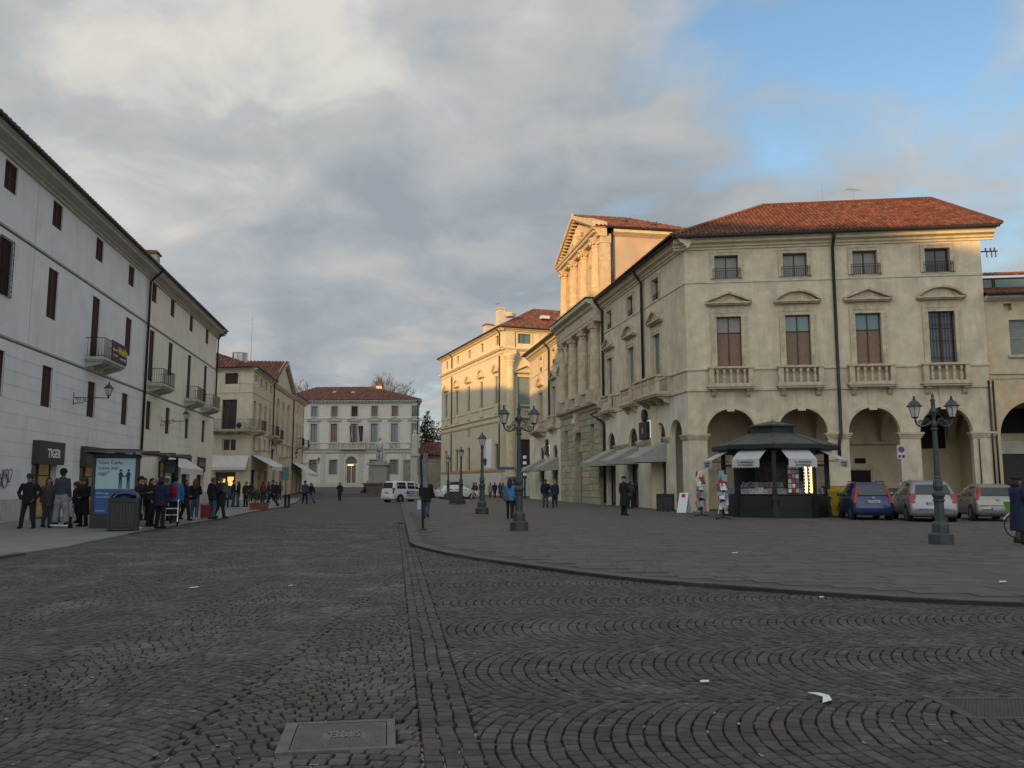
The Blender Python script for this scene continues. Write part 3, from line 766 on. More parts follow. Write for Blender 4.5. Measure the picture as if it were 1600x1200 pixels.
def wall_lamp(loc, rz, out, label, group, rise=.0, drop=.15, sc=1.0):
    """wrought bracket with scrolls and a glazed lantern standing on its end"""
    t = thing('wall_lamp', label, 'street lamp', loc, rz, group, sc)
    mb = MB(); mb.box(-.05, -.02, -.35, .05, 0, .25); mb.tube([(0, 0, .0), (0, -out, .0 + rise)], .022, 6); mb.tube([(0, 0, -.28), (0, -out * .25, -.24), (0, -out * .45, -.12), (0, -out * .6, .0)], .016, 6)
    for cy, cz, r, s in ((-.25, -.10, .12, 1), (-.5, -.07, .085, -1), (-.72, .07, .06, 1)):
        mb.tube([(0, cy + r * (1 - k / 22) * math.cos(s * k * .62), cz + r * (1 - k / 22) * math.sin(s * k * .62)) for k in range(18)], .012, 5)
    mb.tube([(0, -out, rise - .03), (0, -out, rise + .1)], [.03, .05], 6)
    part(mb, 'bracket', iron, t)
    lantern(t, T(0, -out, rise + .1), .8)
    return t
lant_glass = mat('opal_lantern_glass', (.55, .52, .46), .35, var=.05, scale=8, spec=.5)
def lantern(parent, M, s=1.0):
    """four sided tapered lantern: glass panes, iron bars, domed cap with finial"""
    def cap():
        mb = MB(); n = 8
        mb.lathe([(.27, .44), (.285, .46), (.21, .52), (.17, .60), (.10, .66), (.055, .68), (.06, .72), (.035, .75), (.045, .79), (.0, .86)], n, ph=math.pi / 8)
        mb.lathe([(.03, -.02), (.055, 0), (.115, .03), (.125, .05), (.115, .06)], n, ph=math.pi / 8)
        for k in range(6):
            a = math.pi / 3 * k + .2; mb.tube([(.115 * math.cos(a), .115 * math.sin(a), .05), (.232 * math.cos(a), .232 * math.sin(a), .45)], .011, 4)
        return mb.mesh('lantern', lamp_iron)
    o = put('lantern', cached('lantcap', cap), parent, M @ Matrix.Scale(s, 4))
    gl = cached('lantgl', lambda: MB().lathe([(.105, .055), (.22, .445)], 6, ph=.2).mesh('lantern_glass', lant_glass))
    put('lantern_glass', gl, o)
    return o
def chimney(parent, x, y, z, w_=.7, h_=1.4, m=None, capm=None):
    mb = MB(); mb.box(x - w_ / 2, y - w_ / 2, z - .8, x + w_ / 2, y + w_ / 2, z + h_); c = part(mb, 'chimney', m or grey_cornice, parent)
    mb = MB(); mb.box(x - w_ * .62, y - w_ * .62, z + h_ + .003, x + w_ * .62, y + w_ * .62, z + h_ + .1); mb.box(x - w_ * .5, y - w_ * .5, z + h_ + .1, x + w_ * .5, y + w_ * .5, z + h_ + .22)
    part(mb, 'chimney_cap', capm or tile_old, c); return c
def aerial(parent, x, y, z, h_=2.2, el=5, ang=.4, name='aerial'):
    mb = MB(); mb.tube([(x, y, z - .5), (x, y, z + h_)], .02, 5)
    d = Vector((math.cos(ang), math.sin(ang), 0)); q = Vector((-d.y, d.x, 0)); c = Vector((x, y, z + h_ * .93))
    mb.tube([c - d * .5, c + d * .6], .014, 4)
    for k in range(el): p = c + d * (-.45 + k * .24); mb.tube([p - q * (.34 - k * .03), p + q * (.34 - k * .03)], .010, 4)
    return part(mb, name, steel, parent)

# ---------------------------------------------------------------- white building on the left, and its cream neighbour in the same row
A0, AR, _ = frame((-19.55, 32.19), (-25.26, 70.26))
dA = Vector((math.cos(AR), math.sin(AR)))
def left_house(u0, u1, name, label, wallm, cols, attic, mid, low, shops, shutter_m, cor_z=13.98):
    t = thing(name, label, 'building', (*(A0 + dA * u0), 0), AR); Ln = u1 - u0; WD = 1.12
    ops = [(c - WD / 2, c + WD / 2, attic[0], attic[1]) for c in cols]
    ops += [(c - WD / 2, c + WD / 2, zb, mid[1]) for c, zb in zip(cols, mid[0])]
    ops += [(c - WD / 2, c + WD / 2, low[0], low[1]) for c in cols]
    ops += [(a, b, 0, z) for a, b, z in shops]
    mb = MB(); wall(mb, 0, Ln, -.1, 14.6, ops, .28); shell(mb, Ln, 14, -.1, 14.6)
    part(mb, 'wall', wallm, t)
    mb = MB(); mb.box(.05, .285, .0, Ln - .05, .30, 14.5); part(mb, 'inner_wall', void, t)
    courses(t, 0, Ln, .95, 7.02, .55, ops, wallm, proud=.018, gap=.022)
    x = 0.0
    for a, b in [q[:2] for q in sorted(shops)] + [(Ln, Ln)]:
        if a > x: part(MB().box(x, -.05, -.1, a, .02, .92), 'plinth', mat('pale_plinth', (.50, .49, .47), .9, var=.08, dirt=((.3, .3, .29), .4, 1.2, .6)), t)
        x = b
    for z in (7.06, 11.22):
        mb = MB(); mb.mould([(.01, z), (-.05, z + .02), (-.06, z + .10), (.01, z + .13)], 0, Ln); part(mb, 'string_course', grey_cornice, t)
        mb = MB(); mb.box(0, -.012, z - .035, Ln, .005, z - .005); part(mb, 'dark_strip', dark_metal, t)  # thin dark strip just below each string course
    for c in cols:
        shutters(t, c, attic[0], WD, attic[1] - attic[0], shutter_m, depth=.06)
        shutters(t, c, low[0], WD, low[1] - low[0], shutter_m, depth=.06)
    for c, zb in zip(cols, mid[0]): shutters(t, c, zb, WD, mid[1] - zb, shutter_m, depth=.06)
    mb = MB(); z = cor_z
    mb.mould([(.01, z), (-.10, z), (-.12, z + .10), (-.22, z + .14), (-.25, z + .23), (-.42, z + .28), (-.60, z + .32), (-.62, z + .43), (-.72, z + .49), (-.74, z + .55), (.01, z + .57)], 0, Ln + .0); part(mb, 'cornice', grey_cornice, t)
    mb = MB(); mb.tube([(0, -.84, z + .60), (Ln, -.84, z + .60)], .085, 8); part(mb, 'gutter', dark_metal, t)
    return t, Ln
wa, LnA = left_house(-13.5, 17.55, 'white_palazzo', 'long white plastered building on the left with dark red shutters and shops below', white_wall,
              [x + 13.5 for x in (-11.6, -6.4, -1.2, 3.45, 8.95, 14.3)], (12.72, 13.86), ([8.66, 8.66, 8.66, 8.66, 7.62, 8.74], 10.85), (4.82, 6.57),
              [(2.45 + 13.5, 5.1 + 13.5, 3.3), (7.95 + 13.5, 10.85 + 13.5, 3.3), (12.9 + 13.5, 15.6 + 13.5, 3.2), (2.0, 5.0, 3.3)], shutter_red)
wb_, LnB = left_house(17.58, 38.5, 'cream_palazzo', 'cream plastered building on the left beyond the white one, three balconies above shops', cream_wall,
              [x - 17.58 for x in (19.05, 23.6, 29.1, 34.65)], (12.82, 13.98), ([7.85, 8.82, 7.85, 7.85], 11.03), (4.87, 6.62),
              [(21.9 - 17.58, 24.6 - 17.58, 3.0), (25.3 - 17.58, 27.2 - 17.58, 3.0), (28.2 - 17.58, 30.6 - 17.58, 3.4), (33.0 - 17.58, 35.6 - 17.58, 3.4)], shutter_red)
for t, Ln, rz_ in ((wa, LnA, 18.2), (wb_, LnB, 18.4)):
    e = 14.60
    roof_tiles([(0, -.80, e), (Ln, -.80, e), (Ln, 7, rz_), (0, 7, rz_)], t, tile_old, pitch=.36, row=.6)
    mb = MB(); mb.quad((0, 14.2, 14.6), (Ln, 14.2, 14.6), (Ln, 7, rz_ - .02), (0, 7, rz_ - .02)); mb.add([(0, -.7, e - .06), (0, 14.2, e - .7), (0, 7, rz_ - .05)], [(0, 2, 1)]); mb.add([(Ln, -.7, e - .06), (Ln, 14.2, e - .7), (Ln, 7, rz_ - .05)], [(0, 1, 2)]); part(mb, 'rear_roof', tile_old, t)
mb = MB(); mb.mould([(-.74, 14.53), (-.62, 14.41), (-.60, 14.30), (-.25, 14.21), (-.12, 14.08), (-.10, 13.98), (14, 13.98), (14, 14.5)], 0, .62)
part(mb, 'cornice_return', cornice_paint, wb_, T(LnB, 0, 0))
chimney(wb_, 2.0, .4, 14.9, .75, 1.1)
pipe(wb_, [(.05, -.86, 14.55), (.05, -.5, 14.2), (.02, -.14, 13.8), (.02, -.12, 3.2)], .075)
pipe(wb_, [(LnB - .35, -.86, 14.55), (LnB - .3, -.4, 14.2), (LnB - .1, -.14, 13.8), (LnB - .1, -.12, 9.0)], .07)
mb = MB(); mb.box(13.5 - 2.2 + 3.5, -.008, .9, 13.5 - 2.2 + 3.53, .004, 14.2); part(mb, 'vertical_joint', grey_cornice, wa)
pA = lambda u: (*(A0 + dA * u), 0)
def bal_left(par, u, w_): iron_balcony(par, u, 7.62, w_, .95, .98)
bal_left(wa, 9.3 + 13.5, 3.3); bal_left(wb_, 19.6 - 17.58 + .35, 2.9); bal_left(wb_, 29.4 - 17.58, 2.9); bal_left(wb_, 34.9 - 17.58, 3.0)
grille(wa, -1.2 + 13.5, 8.66, 1.12, 2.2)
# shop fronts of the white building
def shopfront(par, a, b, top, lit, name='shop_entrance', door_lit=True):
    mb = MB(); mb.box(a + .003, .22, 0, a + .1, .28, top); mb.box(b - .1, .22, 0, b - .003, .28, top); mb.box((a + b) / 2 - .05, .22, 0, (a + b) / 2 + .05, .28, top); mb.box(a + .1, .22, 0, b - .1, .28, .12)
    o = part(mb, name, wood_frame, par)
    m_ = (a + b) / 2
    for x0, x1, mm in ((a + .1, m_ - .05, mat('reflecting_shop_glass', (.11, .115, .105), .12, var=.25, scale=1.5) if lit is warm_lit else lit), (m_ + .05, b - .1, lit)): part(MB().box(x0, .26, .12, x1, .275, top - .02), 'pane', mm, o)
    part(MB().box(a + .1, .225, top * .78, b - .1, .262, top * .78 + .05), 'transom', wood_frame, o); return o
def letters(par, body, size, m, M, **k): return text(body, size, m, par, M, **k)
for a, b in ((2.45, 5.1), (7.95, 10.85)):
    a += 13.5; b += 13.5
    shopfront(wa, a, b, 2.4, warm_lit)
    mb = MB(); mb.box(a - .05, -.32, 2.36, b + .05, .0, 3.34); s = part(mb, 'shop_sign', sign_brown, wa)
    letters(s, 'TIGER', .52, white_paint, T((a + b) / 2 + .15, -.325, 2.66), sx=1.0, bold=.012)
a, b = 12.9 + 13.5, 15.6 + 13.5
shopfront(wa, a, b, 2.6, void); mb = MB(); mb.box(a - .05, -.2, 2.6, b + .05, .0, 3.25); part(mb, 'shop_sign', black, wa)
shopfront(wa, 2.0, 5.0, 3.3, void)
o = 17.58
shopfront(wb_, 21.9 - o, 24.6 - o, 3.0, warm_lit); shopfront(wb_, 25.3 - o, 27.2 - o, 3.0, void)
mb = MB(); mb.mould([(-.02, 3.5), (-1.5, 2.55), (-1.5, 2.2), (-1.52, 2.2), (-1.52, 2.58), (-.02, 3.54)], 21.5 - o, 28.0 - o); part(mb, 'awning', awning_w, wb_)
for a, b in ((28.2, 30.6), (33.0, 35.6)):
    shopfront(wb_, a - o, b - o, 2.5, void); mb = MB(); mb.box(a - o - .03, -.12, 2.5, b - o + .03, .0, 3.65); s = part(mb, 'shop_sign', black, wb_)
part(MB().box(33.35 - o, -.128, 2.85, 33.6 - o, -.122, 3.4), 'red_mark', mat('pink_lettering', (.4, .1, .13), .6), s)
for k in range(4): part(MB().box(33.75 - o + k * .4, -.128, 3.0, 33.98 - o + k * .4, -.122, 3.25), 'pale_mark', mat('faint_print', (.25, .25, .25), .6), s)
# a wide banner on the balcony, wall lamps, graffiti, small camera
o = thing('banner', 'purple banner with yellow lettering hung on the railing of the white building', 'banner', pA(9.75), AR)
mb = MB(); n = 14
for k in range(n): x0, x1 = -1.25 + 2.5 * k / n, -1.25 + 2.5 * (k + 1) / n; mb.quad((x0, -.985 - .012 * math.sin(k * 1.3), 7.66), (x1, -.985 - .012 * math.sin(k * 1.3 + 1.3), 7.66), (x1, -.965, 8.66), (x0, -.965, 8.66)); mb.quad((x0, -.965, 7.66), (x0, -.955, 8.66), (x1, -.955, 8.66), (x1, -.965, 7.66))
part(mb, 'cloth', mat('purple_banner', (.075, .045, .085), .8, var=.15, scale=3), o)
yl = mat('yellow_print', (.75, .60, .05), .7, var=0); letters(o, 'WebFit', .46, yl, T(.42, -1.003, 8.10), bold=.014, depth=.003)
letters(o, 'training studio', .17, white_paint, T(.50, -1.003, 7.84), depth=.003)
mb = MB(); mb.box(-1.08, -1.006, 8.18, -.32, -1.0, 8.25); mb.prism([(-1.15, 8.21), (-.95, 8.33), (-.95, 8.09)][::-1], -1.006, -1.0); part(mb, 'arrow', yl, o); letters(o, 'ingresso', .20, yl, T(-.70, -1.003, 7.90), depth=.003)
wall_lamp((*(A0 + dA * 6.6), 5.55), AR, 1.55, 'wall lamp on a scrolled iron bracket below the banner balcony of the white building', 'wall lamps on scrolled brackets')
wall_lamp((*(A0 + dA * 22.0), 5.62), AR, 1.55, 'wall lamp on a scrolled iron bracket on the cream building, below its first balcony', 'wall lamps on scrolled brackets')
mb = MB()
gr = mat('blue_spray_paint', (.08, .10, .16), .8, var=.1)
def squig(cx, cz, r, n, sx, sz, ph): mb.tube([(cx + sx * r * math.sin(q * .5 + ph) + .1 * math.cos(q * 1.1), -.054, cz + sz * r * math.cos(q * .8 + ph)) for q in range(n)], .014, 4)
squig(13.5 - .45, 1.75, .28, 20, 1.3, 1.2, .3); squig(13.5 - .05, 1.65, .22, 16, 1, 1.3, 1.6); squig(13.5 + .3, 1.85, .22, 16, 1, 1.2, 2.7)
part(mb, 'graffiti', gr, wa)
# ---------------------------------------------------------------- houses farther along the left side
cA = Vector((-31.6, 83.0)); cB = Vector((-25.7, 82)); cE = Vector((-29.8, 119))
_, cfR, cfL = frame(cA, cB); _, csR, csL = frame(cB, cE)
hc = thing('corner_house', 'cream corner house with shop awnings and a balcony carrying a cooling unit', 'building', (*cB, 0), csR)
MF = T(0, 0, 0) @ RZ(cfR - csR) @ T(-cfL, 0, 0)                      # its front, seen from the square
CS = 11.6
ops_s = [(a - .45, a + .45, 11.6, 12.5) for a in (1.5, 4.3, 7.2, 10.0)] + [(a - .5, a + .5, 7.3, 9.9) for a in (1.4, 4.3, 7.2, 10.0)] + [(a - .45, a + .45, 4.95, 6.3) for a in (1.4, 4.3, 7.2, 10.0)] + [(.6, 3.2, 0, 3.0), (3.7, 6.2, 0, 3.0), (6.8, 9.2, 0, 3.0)]
ops_f = [(2.95, 4.35, 11.5, 12.6), (2.75, 4.35, 7.0, 9.95), (2.95, 4.4, 4.85, 6.0), (2.3, 4.5, 0, 2.75)]
mb = MB(); wall(mb, 0, CS, -.1, 13.1, ops_s, .25); mb.M = MF; wall(mb, 0, cfL, -.1, 13.1, ops_f, .25); mb.M = None
part(mb, 'wall', yellow_wall, hc)
mb = MB(); mb.box(.1, .262, 0, CS, .28, 13); mb.M = MF; mb.box(0, .262, 0, cfL - .3, .28, 13); part(mb, 'inner_wall', void, hc)
courses(hc, 0, CS, .3, 6.6, .52, ops_s, yellow_wall, joined=True); courses(hc, 0, cfL - .01, .3, 6.6, .52, ops_f, yellow_wall, joined=True, M=MF)
for a in (1.5, 4.3, 7.2, 10.0): shutters(hc, a, 11.6, .9, .9, shutter_brown); shutters(hc, a, 7.3, 1.0, 2.6, shutter_red); shutters(hc, a, 4.95, .9, 1.35, shutter_red)
shutters(hc, 3.65, 11.5, 1.4, 1.1, shutter_red, M=MF); window(hc, 3.55, 7.0, 1.6, 2.95, wood_frame, glass, cols=2, rows=(.75, .25), M=MF); window(hc, 3.675, 4.85, 1.45, 1.15, white_paint, glass, cols=2, M=MF)
shopfront(hc, .6, 3.2, 3.0, void); shopfront(hc, 3.7, 6.2, 3.0, warm_lit); shopfront(hc, 6.8, 9.2, 3.0, warm_lit)
mb = MB(MF); mb.box(2.3, .22, 0, 4.5, .25, 2.75); o = part(mb, 'shop_window', glass, hc)
mb = MB(MF)
for a, z, b, q in ((2.6, 1.75, 3.3, 2.1), (3.55, 1.4, 4.2, 2.3)): mb.box(a, .20, z, b, .218, q)
part(mb, 'shop_light', mat('lit_display', (.5, .3, .08), .6, emit=(1, .62, .18), estr=.8, var=.4, scale=6), o)
for MM, L0, L1 in ((MF, -.2, cfL), (None, 0, CS)):
    mb = MB(MM); mb.mould([(.01, 12.75), (-.1, 12.75), (-.14, 12.9), (-.4, 12.98), (-.44, 13.08), (.01, 13.1)], L0, L1); part(mb, 'cornice', grey_cornice, hc)
    mb = MB(MM); mb.mould([(.01, 6.65), (-.08, 6.68), (-.08, 6.8), (.01, 6.84)], L0, L1); mb.mould([(.01, 10.6), (-.04, 10.6), (-.04, 10.68), (.01, 10.7)], L0, L1); part(mb, 'string_course', grey_cornice, hc)
    mb = MB(MM); mb.tube([(L0, -.5, 13.11), (L1 + .45 * (MM is not None), -.5, 13.11)], .08, 8); part(mb, 'gutter', dark_metal, hc)
iron_balcony(hc, 4.1, 6.85, 4.2, 1.0, 1.05, M=MF, stone_br=4, slabm=stone); iron_balcony(hc, 1.7, 6.85, 2.9, .95, 1.05, slabm=stone); iron_balcony(hc, 10.1, 6.85, 2.2, .9, 1.1, slabm=stone)
o = thing('air_conditioner', 'white cooling unit standing on the corner house balcony', 'air conditioner', tuple((Matrix.Translation((*cB, 0)) @ RZ(csR) @ MF @ Vector((5.1, -.55, 6.92)))), cfR)
mb = MB(); mb.box(-.42, -.16, .04, .42, .16, .72); mb.box(-.36, -.14, 0, -.28, .14, .04); mb.box(.28, -.14, 0, .36, .14, .04); part(mb, 'casing', mat('cream_casing', (.6, .59, .55), .6), o)
mb = MB(); mb.M = T(-.08, -.17, .38) @ Matrix.Rotation(R(90), 4, 'X'); mb.lathe([(.27, 0), (.27, .012)], 16); part(mb, 'fan_grille', black, o)
def awn(par, a, b, zt, out, zb, val, m, M=None, name='awning'):
    mb = MB(M); mb.mould([(-.02, zt), (-out, zb), (-out, zb - val), (-out - .02, zb - val), (-out - .02, zb + .03), (-.02, zt + .035)], a, b); return part(mb, name, m, par)
awn(hc, 1.6, cfL - .15, 4.35, .55, 3.2, .25, awning_w, MF); awn(hc, .3, 9.6, 4.45, 2.1, 3.3, .35, awning_w)
HZ = 15.2
ce = Vector((-.45, 0)); 
roof_tiles([(-.1, -.5, 13.13), (CS, -.5, 13.13), (CS, 5, HZ), (4, 5, HZ)], hc, tile_old, pitch=.42, row=.7)
q0 = MF @ Vector((0, -.5, 13.13)); q1 = MF @ Vector((cfL + .4, -.5, 13.13))
roof_tiles([tuple(q0), tuple(q1), (4, 5, HZ), tuple(MF @ Vector((0, 4.2, HZ)))], hc, tile_old, pitch=.42, row=.7)
mb = MB(MF); mb.lathe([(.75, 13.9), (.75, 14.9), (.78, 14.95)], 16, 3.3, 2.2); part(mb, 'flue_drum', steel, hc); aerial(hc, *(MF @ Vector((4.3, 2.6, 14.6))), 4.2, 0)
pipe(hc, [(CS - .2, -.5, 13.4), (CS - .2, -.15, 12.9), (CS - .2, -.12, 3.4)], .07)
o = thing('security_camera', 'security camera on a long arm at the corner of the cream corner house', 'camera', tuple(Matrix.Translation((*cB, 0)) @ RZ(csR) @ MF @ Vector((6.0, -.05, 11.5))), cfR)
mb = MB(); mb.tube([(-1.6, 0, .02), (.6, -.3, .02)], .02, 5); mb.box(.2, -.5, -.12, .7, -.3, .08); mb.box(.35, -.42, -.42, .9, -.24, -.24); part(mb, 'camera_body', mat('grey_housing', (.4, .4, .4), .5), o)
# the pedimented house: three tall arches under a gable
G0, G1 = 11.65, 26.2
hd = thing('pedimented_house', 'narrow cream house with three tall arches under a triangular gable', 'building', (*(cB + (cE - cB).normalized() * G0), 0), csR); GL = G1 - G0
arch_c = [3.4, 7.3, 11.2]
ops = [(a - 1.0, a + 1.0, 6.6, 10.6, True) for a in arch_c] + [(a - .4, a + .4, 5.0, 6.1) for a in (1.2, 3.4, 7.3, 11.2, 13.4)] + [(1.2, 3.0, 0, 3.2, True), (5.8, 8.8, 0, 3.2), (10.0, 12.6, 0, 3.2)]
mb = MB(); wall(mb, 0, GL, -.1, 12.9, ops, .3); mb.add([(0, 0, 12.9), (GL, 0, 12.9), (GL / 2, 0, 15.9)], [(0, 1, 2)]); mb.quad((0, 9, -.1), (0, 0, -.1), (0, 0, 13), (0, 9, 13)); part(mb, 'wall', yellow_wall, hd)
mb = MB(); mb.box(.05, .31, 0, GL - .05, .33, 12.8); part(mb, 'inner_wall', yellow_wall, hd)
for a in arch_c: shutters(hd, a, 6.9, .9, 2.4, shutter_brown, depth=.19)
for a in (1.2, 3.4, 7.3, 11.2, 13.4): shutters(hd, a, 5.0, .8, 1.1, shutter_red)
mb = MB(); mb.box(1.2, .28, 0, 3.0, .30, 4.1); part(mb, 'doorway', void, hd); shopfront(hd, 5.8, 8.8, 3.2, warm_lit); shopfront(hd, 10.0, 12.6, 3.2, warm_lit)
for sx in (0, 1):
    a, b = (-.35, GL / 2) if sx == 0 else (GL / 2, GL + .35); za, zb = (12.95, 16.15) if sx == 0 else (16.15, 12.95)
    mb = MB(); mb.prism([(a, za), (b, zb), (b, zb + .38), (a, za + .38)], -.42, .0); part(mb, 'gable_cornice', grey_cornice, hd)
mb = MB(); mb.mould([(.01, 12.5), (-.15, 12.55), (-.35, 12.85), (-.38, 12.95), (.01, 12.95)], -.2, GL + .2); part(mb, 'cornice', grey_cornice, hd)
mb = MB(); mb.mould([(.01, 6.3), (-.12, 6.34), (-.12, 6.5), (.01, 6.55)], 0, GL); part(mb, 'string_course', grey_cornice, hd)
roof_tiles([(-.35, 9, 13.35), (-.35, -.45, 13.35), (GL / 2, -.45, 16.5), (GL / 2, 9, 16.5)], hd, tile_old, pitch=.42, row=.7)
roof_tiles([(GL + .35, -.45, 13.35), (GL + .35, 9, 13.35), (GL / 2, 9, 16.5), (GL / 2, -.45, 16.5)], hd, tile_old, pitch=.42, row=.7)
iron_balcony(hd, 1.6, 6.6, 2.4, .9, 1.1, slabm=stone)
# last house of that side
he = thing('end_house', 'cream house at the far end of the left row with one white awning', 'building', (*(cB + (cE - cB).normalized() * (G1 + .02)), 0), csR); EL = csL - G1
ops = [(a - .4, a + .4, 11.0, 12.2) for a in (1.5, 4.5, 7.6, 10.2)] + [(a - .5, a + .5, 7.0, 9.7) for a in (1.5, 4.5, 7.6, 10.2)] + [(a - .4, a + .4, 4.9, 6.2) for a in (1.5, 4.5, 7.6, 10.2)] + [(.9, 3.4, 0, 3.1), (4.3, 6.8, 0, 3.1), (7.6, 10.0, 0, 3.1)]
mb = MB(); wall(mb, 0, EL, -.1, 12.9, ops, .25); shell(mb, EL, 10, -.1, 12.9, left=False); part(mb, 'wall', yellow_wall, he)
mb = MB(); mb.box(.05, .262, 0, EL - .05, .28, 12.8); part(mb, 'inner_wall', void, he)
for a in (1.5, 4.5, 7.6, 10.2): shutters(he, a, 11.0, .8, 1.2, shutter_red); shutters(he, a, 7.0, 1.0, 2.7, shutter_red); shutters(he, a, 4.9, .8, 1.3, shutter_red)
shopfront(he, .9, 3.4, 3.1, warm_lit); shopfront(he, 4.3, 6.8, 3.1, warm_lit); shopfront(he, 7.6, 10, 3.1, warm_lit)
mb = MB(); mb.mould([(.01, 12.7), (-.15, 12.75), (-.5, 13.1), (-.55, 13.25), (.01, 13.3)], 0, EL + .4); part(mb, 'cornice', grey_cornice, he)
mb = MB(); mb.tube([(0, -.6, 13.3), (EL + .5, -.6, 13.3)], .08, 8); part(mb, 'gutter', dark_metal, he)
roof_tiles([(0, -.6, 13.33), (EL + .5, -.6, 13.33), (EL + .5, 5, 15.2), (0, 5, 15.2)], he, tile_old, pitch=.45, row=.8)
iron_balcony(he, 4.6, 6.7, 2.4, .9, 1.1, slabm=stone); iron_balcony(he, 10.0, 6.7, 1.6, .9, 1.1, slabm=stone)
awn(he, .7, 10.4, 4.4, 2.2, 3.0, .35, awning_w); pipe(he, [(.2, -.55, 13.3), (.2, -.12, 12.7), (.2, -.12, 3.4)], .07)
dS = (cE - cB).normalized()
wall_lamp((*(cB + dS * 1.2), 4.85), csR, 1.7, 'wall lamp on a long bracket at the near corner of the corner house', 'wall lamps on scrolled brackets', sc=1.15)
wall_lamp((*(cB + dS * 17.2), 4.7), csR, 1.7, 'wall lamp on the pedimented house, beyond the white awnings', 'wall lamps on scrolled brackets', sc=1.15)
wall_lamp((*(cB + dS * 35.5), 4.5), csR, 2.0, 'farthest wall lamp of the left row, on the end house before the pale palace', 'wall lamps on scrolled brackets', sc=1.2)

# ---------------------------------------------------------------- the palace closing the far end of the square
P0, PR, PL = frame((-43, 152), (-16.9, 150)); 
hp = thing('far_palace', 'pale three storey palace closing the far end of the square under a red hipped roof', 'building', (*P0, 0), PR)
wc = [6.95 + 3.72 * k for k in range(-1, 6)]; gd = [wc[0], wc[1], wc[2], wc[4], wc[5], wc[6]]
ops = [(a - .58, a + .58, 13.85, 15.75) for a in wc] + [(a - .62, a + .62, 9.2, 12.55) for a in wc] + [(a - .72, a + .72, 3.45, 6.0) for a in gd] + [(a - .7, a + .7, 1.35, 1.75) for a in gd[1:3]] + [(12.95, 15.05, 1.9, 5.6, True)]
mb = MB(); wall(mb, 0, PL, .6, 16.6, ops, .3); mb.quad((PL, 0, .6), (PL - 3.2, 14, .6), (PL - 3.2, 14, 16.6), (PL, 0, 16.6)); mb.quad((PL - 3.2, 14, .6), (0, 14, .6), (0, 14, 16.6), (PL - 3.2, 14, 16.6)); part(mb, 'wall', pale_wall, hp)
mb = MB(); mb.box(.05, .315, .6, PL - .05, .33, 16.5); part(mb, 'inner_wall', void, hp)
courses(hp, 0, PL, 8.3, 13.3, .42, ops, pale_wall, joined=True, proud=.02, gap=.03); courses(hp, 0, PL, 13.6, 16.2, .5, ops, pale_wall, joined=True, proud=.02, gap=.03)
courses(hp, 0, PL, 1.9, 7.0, .45, ops, pale_wall, joined=True, proud=.02, gap=.03)
mb = MB(); mb.mould([(.01, .6), (-.12, .6), (-.12, 1.75), (-.06, 1.88), (.01, 1.9)], 0, 12.9); mb.mould([(.01, .6), (-.12, .6), (-.12, 1.75), (-.06, 1.88), (.01, 1.9)], 15.1, PL); part(mb, 'plinth', pale_stone, hp)
for z, hh, pr in ((7.2, .35, .22), (7.75, .28, .3), (13.3, .22, .10)):
    mb = MB(); mb.mould([(.01, z), (-pr * .6, z + .03), (-pr, z + hh * .7), (-pr, z + hh), (.01, z + hh + .03)], -.1, PL + .1); part(mb, 'string_course', pale_stone, hp)
for x in (0.4, 5.1, 8.8, 12.2, 15.8, 19.9, 23.6, PL - .5):
    mb = MB(); mb.box(x - .42, -.10, 1.9, x + .42, .01, 6.8); mb.box(x - .5, -.15, 6.8, x + .5, .01, 7.18); part(mb, 'pilaster', pale_stone, hp)
mb = MB(); mb.mould([(.01, 16.2), (-.12, 16.22), (-.2, 16.5), (-.7, 16.62), (-.75, 16.8), (.01, 16.85)], -.6, PL + .6); part(mb, 'cornice', pale_stone, hp)
mb = MB(); [mb.box(x, -.6, 16.36, x + .22, -.12, 16.6) for x in [k * .6 for k in range(int(PL / .6))]]; part(mb, 'modillions', pale_stone, hp, kind='stuff')
orange_curtain = mat('rose_curtain', (.24, .15, .115), .7, var=.2, scale=2)
pk = [blue_glass, blue_glass, orange_curtain, glass, orange_curtain, orange_curtain, green_glass]
for i, a in enumerate(wc):
    window(hp, a, 13.85, 1.16, 1.9, wood_frame, pk[i]); surround(hp, a, 13.85, 1.16, 1.9, .2, pale_stone)
    window(hp, a, 9.2, 1.24, 3.35, wood_frame, [blue_glass, blue_glass, orange_curtain, curtain, blue_glass, blue_glass, blue_glass][i], rows=(1.0,)); surround(hp, a, 9.2, 1.24, 3.35, .26, pale_stone, frieze=.3)
    pediment(hp, a, 13.1 - .02, 2.7, .62, 'seg' if i % 2 == 0 else 'tri', pale_stone, y=-.3)
    if i != 3:
        mb = MB(); mb.box(a - 1.0, -.28, 8.95, a + 1.0, .01, 9.1); mb.box(a - 1.0, -.25, 8.05, a - .75, .01, 8.95); mb.box(a + .75, -.25, 8.05, a + 1.0, .01, 8.95)
        for k in range(6): mb.lathe([(.04, 0), (.08, .25), (.05, .6), (.06, .86)], 6, a - .62 + k * .248, -.14, 8.07)
        part(mb, 'balustrade', pale_stone, hp)
mb = MB(); mb.tube([(0, -.05, 9.05), (PL, -.05, 9.05)], .07, 6); part(mb, 'rail', pale_stone, hp)
balustrade(hp, wc[3], 7.95, 4.6, .8, 1.0, 12, pale_stone, brackets=2)
for a in gd: window(hp, a, 3.45, 1.44, 2.55, wood_frame, curtain, rows=(.72, .28)); surround(hp, a, 3.45, 1.44, 2.55, .2, pale_stone, sill=True)
mb = MB(); mb.box(12.96, .2, 1.9, 15.04, .26, 6.6); d = part(mb, 'entrance', mat('lit_hall', (.10, .08, .06), .8, var=.3, emit=(1, .7, .4), estr=.02), hp)
